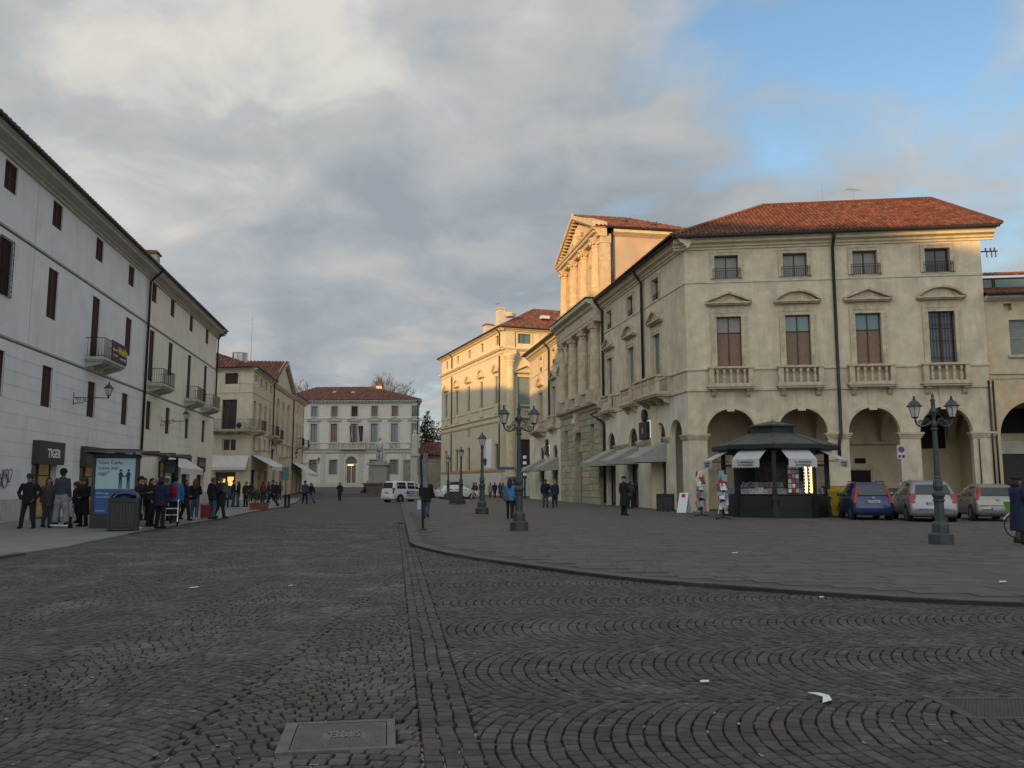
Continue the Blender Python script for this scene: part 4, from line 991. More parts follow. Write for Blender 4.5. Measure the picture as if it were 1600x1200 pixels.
mb = MB(); [mb.box(x - .05, .14, 1.9, x + .05, .2, 5.3) for x in (13.1, 14.0, 14.9)]; mb.box(13.1, .14, 5.2, 14.9, .2, 5.32); part(mb, 'door_frame', white_paint, d)
mb = MB(); mb.box(13.3, .1, 5.02, 14.4, .138, 5.13); part(mb, 'hall_light', bulb_on, d)
mb = MB(); mb.box(12.4, -.2, .6, 15.6, .15, 1.25); mb.box(12.6, -.1, 1.25, 15.4, .15, 1.9); part(mb, 'steps', pale_stone, hp)
rz = 20.1
roof_tiles([(-.7, -.85, 16.86), (PL + .7, -.85, 16.86), (16.2, 6.8, rz), (5.0, 6.8, rz)], hp, tile_m if False else mat('far_red_tile', (.17, .068, .046), .9, var=.2, scale=1.0, rnd=.3, dirt=((.1, .07, .05), .3, .5, 1)), pitch=.5, row=.8)
mb = MB(); mb.add([(PL + .7, -.85, 16.84), (PL - 2.6, 14.6, 16.84), (16.2, 6.8, rz)], [(0, 1, 2)]); mb.add([(-.7, -.85, 16.84), (-.7, 14.6, 16.84), (5.0, 6.8, rz)], [(0, 2, 1)]); mb.quad((PL - 2.6, 14.6, 16.84), (-.7, 14.6, 16.84), (5, 6.8, rz), (16.2, 6.8, rz)); part(mb, 'rear_roof', tile_old, hp)
for x, z in ((9.3, 18.6), (12.9, 18.5)):
    mb = MB(); y = -.85 + (z - 16.86) / (rz - 16.86) * 7.65; mb.add([(x, y - .3, z + .03), (x + .6, y - .3, z + .03), (x + .6, y + .25, z + .32), (x, y + .25, z + .32)], [(0, 1, 2, 3)]); part(mb, 'roof_light', mat('skylight_glass', (.5, .55, .6), .1, var=0), hp)
chimney(hp, 17.5, 6, 19.0, 1.1, 1.1); aerial(hp, 9, 6.9, 20, 2.4, 5, 1.0)
def flag(u, m, lab, lean):
    o = thing('flag', lab, 'flag', tuple(Matrix.Translation((*P0, 0)) @ RZ(PR) @ Vector((u, -.85, 9.0))), PR, 'flags over the palace door')
    mb = MB(); mb.tube([(0, 0, -.3), (0, -1.4, 3.2)], .03, 6); part(mb, 'flagpole', steel, o)
    mb = MB()
    for k, mi in enumerate(m): 
        for j in range(5): 
            y0, y1 = -1.3 + .0 * j, -1.3; zt, zb = 3.0 - j * .55, 3.0 - (j + 1) * .55
            f = .12 * math.sin(j * 1.1 + k); g = .12 * math.sin((j + 1) * 1.1 + k)
            x0 = -.45 + k * .9 / len(m) + lean * 0; x1 = x0 + .9 / len(m)
            mb.add([(x0 * (1 - .09 * j), -1.2 + f + j * .15, zt), (x1 * (1 - .09 * j), -1.2 + f + .05 + j * .15, zt), (x1 * (1 - .09 * (j + 1)), -1.05 + g + .05 + j * .15, zb), (x0 * (1 - .09 * (j + 1)), -1.05 + g + j * .15, zb)], [(0, 1, 2, 3)], k)
    part(mb, 'cloth', m, o)
flag(wc[3] + .1, [mat('flag_green', (.03, .10, .05), .8), mat('flag_white', (.4, .4, .4), .8), mat('flag_red', (.28, .03, .03), .8)], 'green white and red flag hanging over the palace door', 0)
flag(wc[3] + 1.7, [mat('flag_blue', (.03, .04, .12), .8)], 'dark blue flag hanging over the palace door, right of the striped one', 0)
pipe(hp, [(PL - .1, -.75, 16.8), (PL - .1, -.12, 16.2), (PL - .1, -.12, 8.2)], .09)

# ---------------------------------------------------------------- the long palazzo on the right: arcaded end front and street side
CO = Vector((9.75, 45.9)); FAR = Vector((1.9, 89.0)); FR_ = Vector((24.9, 43.9))
_, fR, fL0 = frame(CO, FR_); _, sR, sL = frame(FAR, CO); fL = 15.75
ap = thing('arcade_palazzo', 'weathered ochre palazzo with four arches on its end front and awnings along its street side', 'building', (*CO, 0), fR)
MS = RZ(sR - fR) @ T(-sL, 0, 0)                         # street side frame: its right end is the corner
def us(u): return sL - u                                # measured from the corner
invF = (Matrix.Translation((*CO, 0)) @ RZ(fR)).inverted()
def loc(x, y, z): return tuple(invF @ Vector((x, y, z)))
ac = [2.30, 6.07, 9.77, 13.42]; AH, SP = 1.31, 4.33
ops_a = [(c - AH, c + AH, -.1, SP, True) for c in ac]
ops_w = [(c - .67, c + .67, 8.0, 10.8) for c in (2.34, 6.04, 9.74, 13.52)]
ops_t = [(c - .65, c + .65, 12.98, 14.30) for c in (2.3, 6.02, 9.73, 13.5)]
st_arch = [4.5, 9.53, 14.4, 32.0, 37.7]; st_win = [4.7, 9.6, 14.45, 29.0, 32.4, 38.0]
sops = [(us(1.9) - .95, us(1.9) + .95, -.1, 4.28, True)] + [(us(c) - .9, us(c) + .9, -.1, 4.33, True) for c in st_arch]
sops += [(us(c) - .62, us(c) + .62, 7.95, 10.7) for c in st_win] + [(us(c) - .62, us(c) + .62, 12.72, 14.2) for c in st_win]
mb = MB(); wall(mb, 0, fL, -.1, 15.0, ops_a + ops_w + ops_t, .34, 0, 0); mb.M = MS; wall(mb, 0, sL, -.1, 6.62, [q for q in sops if q[2] < 5], .34, 1, 1); wall(mb, 0, sL, 6.62, 15.0, [q for q in sops if q[2] > 5], .34, 0, 0)
mb.M = None; mb.quad((fL, 0, -.1), (fL, 14, -.1), (fL, 14, 15.0), (fL, 0, 15.0)); mb.M = MS; mb.quad((0, 12, -.1), (0, 0, -.1), (0, 0, 15), (0, 12, 15)); mb.M = None
part(mb, 'wall', [ochre_wall, mat('limewashed_plaster', (.64, .58, .45), .92, var=.08, scale=1.2, bump=.1, bscale=14, streak=((.34, .30, .23), .5), dirt=((.42, .37, .28), .4, 1.0, .6))], ap)
# portico behind the arches
PD = 4.6
mb = MB(); mb.box(-1.9, PD, -.1, fL, PD + .2, 6.3); mb.box(fL - .02, .345, -.1, fL, PD, 6.3); part(mb, 'portico_wall', arcade_wall, ap)
mb = MB(); mb.slab([(.05, .345), (fL - .02, .345), (fL - .02, PD), (-1.1, PD)], 5.95, 6.15); part(mb, 'portico_ceiling', arcade_wall, ap)
for k in range(5):
    x = (ac[k] - 1.88) if k < 4 else fL - .5
    if k == 0: continue
    mb = MB(); wall(mb, .345, PD - .01, 3.9, 5.94, [(.8, PD - .35, 3.9, 4.0, True)] if 0 else [], .3); mbx = MB()
    q = [(.345, 5.94)]; n = 14
    for i in range(n + 1): a = math.pi * i / n; q.append((.345 + .35 + (PD - .7 - .345) / 2 * (1 - math.cos(a)), 4.1 + 1.55 * math.sin(a)))
    q += [(PD, 4.1), (PD, 5.94)]; q.insert(1, (.345, 4.1))
    vs = [(x - .18, y, z) for y, z in q] + [(x + .18, y, z) for y, z in q]; nn = len(q)
    fs = [(i, (i + 1) % nn, (i + 1) % nn + nn, i + nn) for i in range(nn)]
    top = 5.94
    mbx.add(vs, fs)
    for i in range(1, nn - 2):
        (y0, z0), (y1, z1) = q[i], q[i + 1]
        for s_ in (-.18, .18): mbx.quad((x + s_, y0, z0), (x + s_, y1, z1), (x + s_, y1, top), (x + s_, y0, top))
    part(mbx, 'cross_arch', arcade_wall, ap)
mb = MB(MS); mb.box(.1, .345, -.1, us(3.0), .36, 15); part(mb, 'inner_wall', void, ap)
mb = MB(); mb.box(.6, .345, 6.3, fL - .05, .36, 15); part(mb, 'inner_wall', void, ap)
mb = MB(); mb.box(9.6, PD - .06, 0, 10.75, PD - .003, 2.35); d = part(mb, 'portico_door', void, ap); mb = MB(); frame_box(mb, 1.15, 2.35, .12, PD - .1, PD - .004, sill=False); mb.M = None; part(mb, 'door_surround', stone, d, T(10.175, 0, 0))
mb = MB(); mb.box(9.9, PD - .08, 2.75, 10.5, PD - .003, 3.05); part(mb, 'portico_plate', void, ap)
mb = MB(); mb.box(12.6, PD - .04, 3.6, 15.0, PD - .003, 5.6); part(mb, 'portico_opening', void, ap)
mb = MB(); mb.tube([(8.2, PD - .12, 3.9), (9.0, PD - .6, 3.95), (9.3, PD - .05, 3.8)], .03, 5); mb.tube([(6, PD - .05, 3.86), (12.4, PD - .05, 3.82)], .018, 5); part(mb, 'cable', iron, ap)
# imposts, keystones, mouldings of the front
def impost(par, x0, x1, z, M=None, pr=.16, d=.36, m=None):
    mb = MB(M)
    for a, b, e in ((0, .10, .06), (.10, .2, .11), (.2, .30, pr)): mb.box(x0 - e, -e, z + a, x1 + e, d, z + b)
    return part(mb, 'impost', m or stone, par)
for a, b in ((-.02, ac[0] - AH), (ac[0] + AH, ac[1] - AH), (ac[1] + AH, ac[2] - AH), (ac[2] + AH, ac[3] - AH), (ac[3] + AH, fL)): impost(ap, a, b, 3.98)
for c in ac:
    mb = MB(); mb.prism([(-.20, 5.50), (.20, 5.50), (.27, 6.62), (-.27, 6.62)], -.05, .02); part(mb, 'keystone', ochre_wall, ap, T(c, 0, 0))
    mb = MB(); n = 16
    for i in range(n):
        a0, a1 = math.pi * i / n, math.pi * (i + 1) / n
        P = [(-math.cos(a) * r, SP + math.sin(a) * r) for a, r in ((a0, AH), (a1, AH), (a1, AH + .16), (a0, AH + .16))]
        mb.prism(P, -.035, .01)
    part(mb, 'archivolt', ochre_wall, ap, T(c, 0, 0))
bandst = mat('pale_band_stone', (.52, .47, .36), .9, var=.08, scale=2, bump=.08, dirt=((.26, .24, .19), .4, 1.8, .7))
for MM, Ln in ((None, fL), (MS, sL)):
    for z, hh, pr in ((6.62, .16, .08), (7.78, .12, .07), (12.72, .13, .05)):
        mb = MB(MM); mb.mould([(.01, z), (-pr, z + .02), (-pr, z + hh), (.01, z + hh + .03)], -pr * (MM is None), Ln + pr * .5); part(mb, 'string_course', bandst, ap)
    mb = MB(MM)
    mb.mould([(.01, 14.66), (-.08, 14.66), (-.10, 14.76), (-.20, 14.80), (-.24, 14.90), (-.46, 14.98), (-.50, 15.10), (-.62, 15.16), (-.64, 15.22), (.3, 15.24)], -.62 if MM is None else 0, Ln + .62)
    part(mb, 'cornice', cornice_paint, ap)
    mb = MB(MM); mb.tube([(-.7 if MM is None else -.1, -.74, 15.26), (Ln + .74, -.74, 15.26)], .10, 8); part(mb, 'gutter', dark_metal, ap)
    mb = MB(MM); mb.box(-.6 if MM is None else 0, -.70, 15.23, Ln + .6, .2, 15.30); part(mb, 'eave_board', dark_metal, ap)
for i, c in enumerate((2.34, 6.04, 9.74, 13.52)):
    pm = [[curtain, curtain], [shutter_brown, green_glass], [shutter_brown, green_glass], [glass, glass]][i]
    if i == 0: pm = [shutter_brown, curtain]
    window(ap, c, 8.0, 1.34, 2.8, wood_frame, pm, rows=(.68, .32), depth=.2)
    if i == 3:
        mb = MB(); [mb.tube([(c - .62 + k * .155, -.02, 8.0), (c - .62 + k * .155, -.02, 10.8)], .010, 4) for k in range(9)]; [mb.tube([(c - .67, -.02, z), (c + .67, -.02, z)], .012, 4) for z in (8.3, 9.2, 10.1, 10.6)]; part(mb, 'iron_grille', iron, ap)
    surround(ap, c, 8.0, 1.34, 2.8, .30, frieze=.3); pediment(ap, c, 11.5, 2.5, .60, ('tri', 'seg')[i % 2], y=-.36)
    balustrade(ap, c, 6.82, 2.35, .42, 1.02, 5, d if 0 else stone)
for i, c in enumerate((2.3, 6.02, 9.73, 13.5)):
    window(ap, c, 12.98, 1.3, 1.32, wood_frame, [curtain, curtain, curtain, glass][i], depth=.24); surround(ap, c, 12.98, 1.3, 1.32, .24, m=stone); railing(ap, c, 12.9, 1.5, .62, y=-.16)
pipe(ap, [(8.03, -.74, 15.2), (8.03, -.5, 14.9), (8.03, -.16, 14.5), (8.03, -.13, 6.95), (8.03, -.2, 6.7), (8.03, -.16, 6.4), (8.03, -.13, 4.3), (7.95, -.28, 4.05), (7.9, -.13, 3.6), (7.9, -.13, 2.9)], .085)
pipe(ap, [(fL - .1, -.1, 7.0), (fL - .1, -.1, .2)], .05); pipe(ap, [(fL - .75, -.06, 3.9), (fL - .75, -.06, .2)], .03)
# street side
MSu = lambda u: MS @ T(us(u), 0, 0)
fan_wood = mat('fanlight_wood', (.11, .05, .032), .7, var=.12)
def fanlight(u):
    mb = MB(); r = .9; n = 16
    P = [(-math.cos(math.pi * k / n) * r, math.sin(math.pi * k / n) * r) for k in range(n + 1)]
    for (x0, z0), (x1, z1) in zip(P, P[1:]): mb.prism([(x0 * .9, z0 * .9), (x1 * .9, z1 * .9), (x1, z1), (x0, z0)][::-1], .17, .24)
    for k in range(1, 8):
        a = math.pi * k / 8; mb.tube([(-math.cos(a) * .3, .2, math.sin(a) * .3), (-math.cos(a) * .84, .2, math.sin(a) * .84)], .022, 4)
    mb.tube([(-math.cos(math.pi * k / 12) * .3, .2, math.sin(math.pi * k / 12) * .3) for k in range(13)], .03, 5)
    mb.box(-.9, .17, -.42, .9, .26, -.0)
    o = part(mb, 'fanlight', fan_wood, ap, MSu(u) @ T(0, 0, 4.33))
    mb = MB(); mb.add([(x, .25, z) for x, z in P], [tuple(range(n, -1, -1))]); part(mb, 'pane', glass, o)
for c in st_arch:
    fanlight(c)
    mb = MB(MSu(c)); mb.box(-.88, .22, 0, -.8, .3, 3.9); mb.box(.8, .22, 0, .88, .3, 3.9); mb.box(-.8, .22, 2.6, .8, .3, 2.7); mb.box(-.8, .22, 0, .8, .3, .25); o = part(mb, 'shop_window', wood_frame, ap)
    mb = MB(MSu(c)); mb.box(-.8, .27, .25, .8, .29, 3.9); part(mb, 'pane', glass, o)
def side_awning(u, w_=2.5, out=1.9):
    mb = MB(MSu(u)); a = w_ / 2
    mb.add([(-a, -.02, 4.0), (a, -.02, 4.0), (a, -out, 3.05), (-a, -out, 3.05)], [(0, 3, 2, 1)]); mb.add([(-a, -.02, 4.03), (a, -.02, 4.03), (a, -out, 3.08), (-a, -out, 3.08)], [(0, 1, 2, 3)][::-1])
    for s_ in (-a, a): mb.add([(s_, -.02, 4.02), (s_, -out, 3.07), (s_, -out, 2.82), (s_, -.02, 2.85)], [(0, 1, 2, 3)]); mb.add([(s_ * 1.006, -.02, 4.02), (s_ * 1.006, -out, 3.07), (s_ * 1.006, -out, 2.82), (s_ * 1.006, -.02, 2.85)], [(0, 3, 2, 1)])
    mb.box(-a, -out - .02, 2.80, a, -out, 3.08)
    return part(mb, 'awning', awning_g, ap)
for c in (4.7, 9.75, 14.6, 32.0, 37.7): side_awning(c)
for a, b in ((-.02, .95), (2.86, 3.58), (5.42, 8.6), (10.45, 13.5)):
    mb = MB(MS)
    for q, e in ((3.98, .06), (4.08, .11), (4.18, .15)): mb.box(us(b) - e * .4, -e, q, us(a) + e * .4, .02, q + .1)
    part(mb, 'impost', stone, ap)
for i, c in enumerate(st_win):
    shutters(ap, us(c), 7.95, 1.24, 2.75, shutter_grey, M=MS, depth=.14); surround(ap, us(c), 7.95, 1.24, 2.75, .26, M=MS); pediment(ap, us(c), 11.42, 2.3, .72, ('tri', 'seg')[i % 2], M=MS, y=-.34)
    window(ap, us(c), 12.72, 1.24, 1.48, wood_frame, curtain, M=MS, depth=.24); surround(ap, us(c), 12.72, 1.24, 1.48, .22, M=MS); railing(ap, us(c), 12.72, 1.24, .6, M=MS, y=.05)
balustrade(ap, us(4.55), 6.75, 4.1, .92, 1.05, 16, M=MS, brackets=4, n_side=0); balustrade(ap, us(38.0), 6.75, 3.9, .92, 1.05, 14, M=MS, brackets=4)
for c in (9.6, 14.3, 32.4): balustrade(ap, us(c), 6.75, 2.1, .5, 1.05, 5, M=MS)
for u in (6.95, 33.9): pipe(ap, [(us(u), -.74, 15.2), (us(u), -.5, 14.9), (us(u), -.16, 14.5), (us(u), -.13, 7.9)], .09, M=MS)
pipe(ap, [(us(15.85), -.74, 15.2), (us(15.85), -.5, 14.9), (us(15.85), -.16, 14.5), (us(15.85), -.13, 7.2), (us(16.6), -.9, 6.7), (us(15.8), -.3, 6.2), (us(15.8), -.13, 5.9), (us(15.8), -.13, .2)], .09, M=MS)
# a black board with an oval on top, edge lit, between the second and third shop
def board(u, s_=1.0):
    o = thing('shop_board', 'black projecting shop board with an oval top on the street side, ' + ('over the near awnings' if u < 20 else 'over the far awnings'), 'sign', tuple(Matrix.Translation((*CO, 0)) @ RZ(fR) @ MSu(u) @ Vector((0, -.02, 4.35))), sR)
    mb = MB(); mb.box(-.75 * s_, -.22, .0, .75 * s_, 0, 1.1 * s_); mb.box(-.05, -.1, 1.1 * s_, .05, 0, 1.25 * s_); mb.M = T(0, -.11, 1.5 * s_) @ Matrix.Rotation(R(90), 4, 'X'); mb.lathe([(.33 * s_, -.1), (.35 * s_, -.06), (.35 * s_, .06), (.33 * s_, .1)], 16, sy=1.2)
    part(mb, 'board', black, o); mb = MB(); mb.box(-.8 * s_, -.01, .05, .8 * s_, .012, 1.15 * s_); part(mb, 'back_light', mat('cool_backlight', (.8, .85, .9), .5, var=0, emit=(.8, .9, 1), estr=.5), o)
    mb = MB(); mb.prism([(-.16, .35), (.02, .35), (.02, .75), (-.16, .75)], -.235, -.22); mb.box(-.05, -.245, .42, .10, -.236, .68); part(mb, 'emblem', mat('grey_emblem', (.3, .3, .3), .5), o)
board(6.9); board(35.0, .8)
# roof
EZ = 15.32; RZ_ = 19.0
eL = loc(9.75 - .85, 45.9 - .62, EZ); eR = (fL + .85, -.74, EZ); rL = (5.4, 5.9, RZ_); rR = (15.5, 5.9, RZ_)
roof_tiles([(-.80, -.78, EZ), (fL + .85, -.78, EZ), rR, rL], ap, tile_m, pitch=.235, row=.40)
sE0 = tuple(MS @ Vector((us(16.1), -.78, EZ))); sE1 = tuple(MS @ Vector((us(-.80), -.78, EZ))); sR0 = tuple(MS @ Vector((us(16.1), 5.9, RZ_)))
roof_tiles([sE0, (-.80, -.78, EZ), rL, sR0], ap, tile_m, pitch=.235, row=.40)
sF0 = tuple(MS @ Vector((-.3, -.78, EZ))); sF1 = tuple(MS @ Vector((us(27.8), -.78, EZ))); sF2 = tuple(MS @ Vector((us(27.8), 5.9, RZ_))); sF3 = tuple(MS @ Vector((-.3, 5.9, RZ_)))
roof_tiles([sF0, sF1, sF2, sF3], ap, tile_m, pitch=.30, row=.5)
mb = MB(); mb.add([(fL + .85, -.7, EZ), (fL + .85, 13.5, EZ), rR], [(0, 1, 2)]); mb.quad((fL + .8, 13, EZ), (4, 13, EZ), rL, rR); mb.quad(tuple(MS @ Vector((-.3, 12.5, EZ))), sF3, tuple(MS @ Vector((us(6), 5.9, RZ_ - .02))), tuple(MS @ Vector((us(6), 12.5, EZ)))); part(mb, 'rear_roof', tile_old, ap)
mb = MB(); mb.tube([(-.75, -.72, EZ + .09), (rL[0], rL[1], rL[2] + .09)], .12, 6); mb.tube([(rL[0], rL[1], rL[2] + .09), (rR[0], rR[1], rR[2] + .09)], .12, 6); mb.tube([(rR[0], rR[1], rR[2] + .09), (fL + .85, -.72, EZ + .09)], .12, 6); part(mb, 'ridge_tiles', tile_m, ap, kind='stuff')
aerial(ap, 11.1, 6.4, 19.2, .9, 4, .3); mb = MB(); mb.tube([(9.2, 6.4, 19), (9.2, 6.4, 20.6)], .015, 4); part(mb, 'aerial_rod', steel, ap)
mb = MB(); mb.box(fL, .2, 14.05, fL + .95, .26, 14.12)
for x in (.35, .6, .8): mb.tube([(fL + x, .23, 14.1), (fL + x, .23, 14.28)], .04, 6); mb.tube([(fL + x + .05, .23, 13.75), (fL + x + .05, .23, 14.05)], .03, 6)
part(mb, 'insulator_bracket', dark_metal, ap)

# ---------------------------------------------------------------- the stone bay and its temple front, in the middle of the street side
B0, B1 = us(27.9), us(16.0); BC = (B0 + B1) / 2
tb = thing('temple_front_bay', 'stone bay with columns in two storeys and a sunlit pediment rising above the street roofs', 'building', tuple(Matrix.Translation((*CO, 0)) @ RZ(fR) @ MS @ Vector((B0, 0, 0))), sR)
BW = B1 - B0; mid = BW / 2; PRJ = -.45
ops = [(mid - 1.1, mid + 1.1, -.1, 4.75, True), (1.3, 2.5, 3.5, 6.1), (BW - 2.5, BW - 1.3, 3.5, 6.1)]
mb = MB(); wall(mb, 0, BW, -.1, 7.2, ops, .55, y=PRJ); mb.quad((BW, PRJ, -.1), (BW, .0, -.1), (BW, .0, 7.2), (BW, PRJ, 7.2)); mb.quad((0, 0, -.1), (0, PRJ, -.1), (0, PRJ, 7.2), (0, 0, 7.2)); part(mb, 'wall', block_stone, tb)
rr = random.Random(5); nrow = 14; hh = 7.0 / nrow
for k in range(nrow):                                   # rusticated blocks, one object each
    z0, z1 = .05 + k * hh, .05 + (k + 1) * hh - .035; x = 0.0; j = 0
    while x < BW - .05:
        wd = .62 if (j == 0 and k % 2) else rr.uniform(1.15, 1.45); e = min(BW, x + wd); cz = (z0 + z1) / 2
        seg = [(x, e)]
        for o in ops:
            top = o[3]; l, r = o[0] - .02, o[1] + .02
            if len(o) > 4 and cz > o[3]:
                dzz = z0 - o[3]; hw2 = 1.12 ** 2 - max(0, dzz) ** 2
                if hw2 <= 0: continue
                l, r = mid - math.sqrt(hw2), mid + math.sqrt(hw2); top = o[3] + 1.1
            if z1 > o[2] and z0 < top:
                ns = []
                for a, b in seg:
                    if r <= a or l >= b: ns.append((a, b))
                    else:
                        if l - a > .12: ns.append((a, l))
                        if b - r > .12: ns.append((r, b))
                seg = ns
        for a, b in seg:
            mb = MB(); p_ = rr.uniform(.03, .05)
            mb.add([(a + .015, PRJ + .01, z0), (b - .015, PRJ + .01, z0), (b - .015, PRJ + .01, z1), (a + .015, PRJ + .01, z1), (a + .04, PRJ - p_, z0 + .03), (b - .04, PRJ - p_, z0 + .03), (b - .04, PRJ - p_, z1 - .03), (a + .04, PRJ - p_, z1 - .03)], [(4, 5, 6, 7), (0, 1, 5, 4), (1, 2, 6, 5), (2, 3, 7, 6), (3, 0, 4, 7)])
            part(mb, 'stone_block', block_stone, tb)
        x = e; j += 1
mb = MB(); [mb.box(BW - .0, PRJ + .05, .05 + k * hh, BW + .03, -.02, .05 + (k + 1) * hh - .035) for k in range(nrow)]; part(mb, 'return_blocks', block_stone, tb, kind='stuff')
mb = MB(); mb.box(mid - 1.1, .02, 0, mid + 1.1, .06, 5.9); dd = part(mb, 'portal', void, tb); mb = MB(); mb.box(mid - .9, -.05, 0, mid - .03, .02, 3.9); mb.box(mid + .03, -.05, 0, mid + .9, .02, 3.9); mb.box(mid - 1.1, -.07, 3.9, mid + 1.1, .02, 4.2); part(mb, 'door_leaves', mat('grey_blue_door', (.14, .15, .16), .6, var=.1), dd, kind='stuff')
for x in (1.9, BW - 1.9): mb = MB(); mb.box(x - .6, .05, 3.5, x + .6, .08, 6.1); part(mb, 'window', glass, tb)
mb = MB(); mb.prism([(mid - .26, 5.7), (mid + .26, 5.7), (mid + .4, 7.2), (mid - .4, 7.2)], PRJ - .35, PRJ); mb.ball((mid, PRJ - .35, 6.5), .28, 8, 6); part(mb, 'mask_keystone', stone, tb)
mb = MB(); mb.mould([(.0, 7.2), (PRJ - .1, 7.2), (PRJ - .15, 7.4), (PRJ - .45, 7.5), (PRJ - .5, 7.66), (.0, 7.7)], -.15, BW + .15); part(mb, 'balcony_cornice', stone, tb)
cx_ = [.95, mid - 1.65, mid + 1.65, BW - .95]
for a, b in ((cx_[0], cx_[1]), (cx_[1], cx_[2]), (cx_[2], cx_[3])):
    o = MB(); o.box(a + .5, PRJ - .35, 8.5, b - .5, PRJ - .05, 8.65); o.box(a + .5, PRJ - .35, 7.68, b - .5, PRJ - .05, 7.8); o = part(o, 'balustrade', pale_stone, tb)
    me = cached(('blstr', pale_stone.name), lambda: MB().lathe(BAL, 8).mesh('baluster', pale_stone, True)); nn = 6
    for k in range(nn): put('baluster', me, o, T(a + .6 + (b - a - 1.2) * (k + .5) / nn, PRJ - .2, 7.8) @ Matrix.Diagonal((1, 1, .97, 1)))
CAPI = [(.36, 0), (.40, .06), (.37, .14), (.46, .3), (.42, .36), (.54, .5), (.52, .56), (.60, .60), (.60, .70)]
def column(par, x, z, H_, r=.42, y=-.2, m=None, ped=.9, cap=True):
    def mk():
        mb = MB(); mb.box(-r * 1.45, -r * 1.45, 0, r * 1.45, r * 1.45, ped)
        mb.lathe([(r * 1.35, ped), (r * 1.38, ped + .1), (r * 1.15, ped + .16), (r * 1.25, ped + .26), (r, ped + .34), (r * 1.0, ped + (H_ - ped) * .35), (r * .86, H_ - .78), (r * .95, H_ - .74), (r * .86, H_ - .70)], 14)
        if cap:
            mb.lathe([(a * r / .42, H_ - .70 + b) for a, b in CAPI], 8, ph=math.pi / 8)
            for k in range(8): q = k * math.pi / 4; mb.ball((r * 1.1 * math.cos(q), r * 1.1 * math.sin(q), H_ - .42), .13 * r / .42, 6, 4)
        return mb.mesh('column', m or stone)
    return put('column', cached(('col', round(H_, 2), r, ped, (m or stone).name), mk), par, T(x, y, z))
for x in cx_: column(tb, x, 7.68, 6.1, .42, PRJ + .05, stone)
# first storey wall between the lower columns, with a middle arch and two windows; then its entablature
ops = [(mid - .85, mid + .85, 8.3, 11.3, True), (cx_[0] + .95, cx_[1] - .75, 8.4, 11.6), (cx_[2] + .75, cx_[3] - .95, 8.4, 11.6)]
mb = MB(); wall(mb, 0, BW, 7.6, 14.2, ops, .3, y=-.12); mb.quad((BW, -.12, 7.6), (BW, 0, 7.6), (BW, 0, 14.2), (BW, -.12, 14.2)); part(mb, 'upper_wall', ochre_wall, tb)
for o in ops:
    mb = MB(); mb.box(o[0], .15, o[2], o[1], .178, o[3] + (.85 if len(o) > 4 else 0)); q = part(mb, 'window', wood_frame, tb); mb = MB(); mb.box(o[0] + .08, .12, o[2] + .05, (o[0] + o[1]) / 2 - .04, .148, o[3] - .1); part(mb, 'shutter', shutter_grey, q); mb = MB(); mb.box((o[0] + o[1]) / 2 + .04, .12, o[2] + .05, o[1] - .08, .148, o[3] - .1); part(mb, 'shutter', shutter_grey, q)
    if len(o) == 4: surround(tb, (o[0] + o[1]) / 2, o[2], o[1] - o[0], o[3] - o[2], .16, M=T(0, -.12, 0))
for x in (cx_[0] + .78, cx_[3] - .78): mb = MB(); mb.lathe([(.12, 0), (.2, .35), (.17, .9), (.22, 1.3), (.12, 1.55), (.13, 1.8), (.0, 1.95)], 8, x, -.3, 11.9); part(mb, 'relief_figure', stone, tb)
mb = MB(); y0 = PRJ - .4
mb.mould([(.0, 13.75), (y0 + .12, 13.75), (y0 + .1, 14.0), (y0 + .06, 14.02), (y0 + .06, 14.7), (y0 - .1, 14.8), (y0 - .16, 15.0), (y0 - .5, 15.15), (y0 - .55, 15.4), (0, 15.45)], -.1, BW + .1); part(mb, 'entablature', stone, tb)
mb = MB(); mb.mould([(0, 15.45), (y0 - .6, 15.45), (y0 - .6, 15.53), (0, 15.55)], -.15, BW + .15); part(mb, 'lead_flashing', dark_metal, tb)
# temple storey
U0 = 15.5
ops = [(mid - .8, mid + .8, 16.2, 18.3, True), (cx_[0] + 1.0, cx_[1] - .8, 16.5, 18.7), (cx_[2] + .8, cx_[3] - 1.0, 16.5, 18.7)]
mb = MB(); wall(mb, .3, BW - .3, U0, 20.4, ops, .3, y=.0); part(mb, 'temple_wall', mat('pale_gold_plaster', (.53, .42, .28), .9, var=.08, scale=2, dirt=((.36, .30, .22), .35, 1.5, .6)), tb)
for o in ops:
    mb = MB(); mb.box(o[0], .25, o[2], o[1], .298, o[3] + (.8 if len(o) > 4 else 0)); part(mb, 'window', void if len(o) > 4 else wood_frame, tb)
    if len(o) == 4: surround(tb, (o[0] + o[1]) / 2, o[2], o[1] - o[0], o[3] - o[2], .18, m=stone)
for a, b in ((cx_[0], cx_[1]), (cx_[1], cx_[2]), (cx_[2], cx_[3])):
    o = MB(); o.box(a + .5, -.45, 16.2, b - .5, -.2, 16.33); o = part(o, 'balustrade', stone, tb); me = cached(('blstr', stone.name), lambda: MB().lathe(BAL, 8).mesh('baluster', stone, True)); nn = 5
    for k in range(nn): put('baluster', me, o, T(a + .65 + (b - a - 1.3) * (k + .5) / nn, -.32, 15.52) @ Matrix.Diagonal((1, 1, .95, 1)))
tst = mat('temple_stone', (.48, .385, .26), .9, var=.12, scale=3, bump=.12, bscale=20, dirt=((.3, .24, .17), .35, 2.2, .6))
for x in cx_: column(tb, x, U0, 4.85, .42, -.22, tst, ped=.7)
mb = MB(); mb.box(BW - .4, -.15, U0, BW + .1, .6, 19.8); mb.box(BW - .45, -.2, 19.8, BW + .15, .65, 20.35); mb.box(BW - .5, -.3, U0, BW + .3, .7, U0 + .7); part(mb, 'corner_pilaster', tst, tb)
mb = MB(); yy = -.62
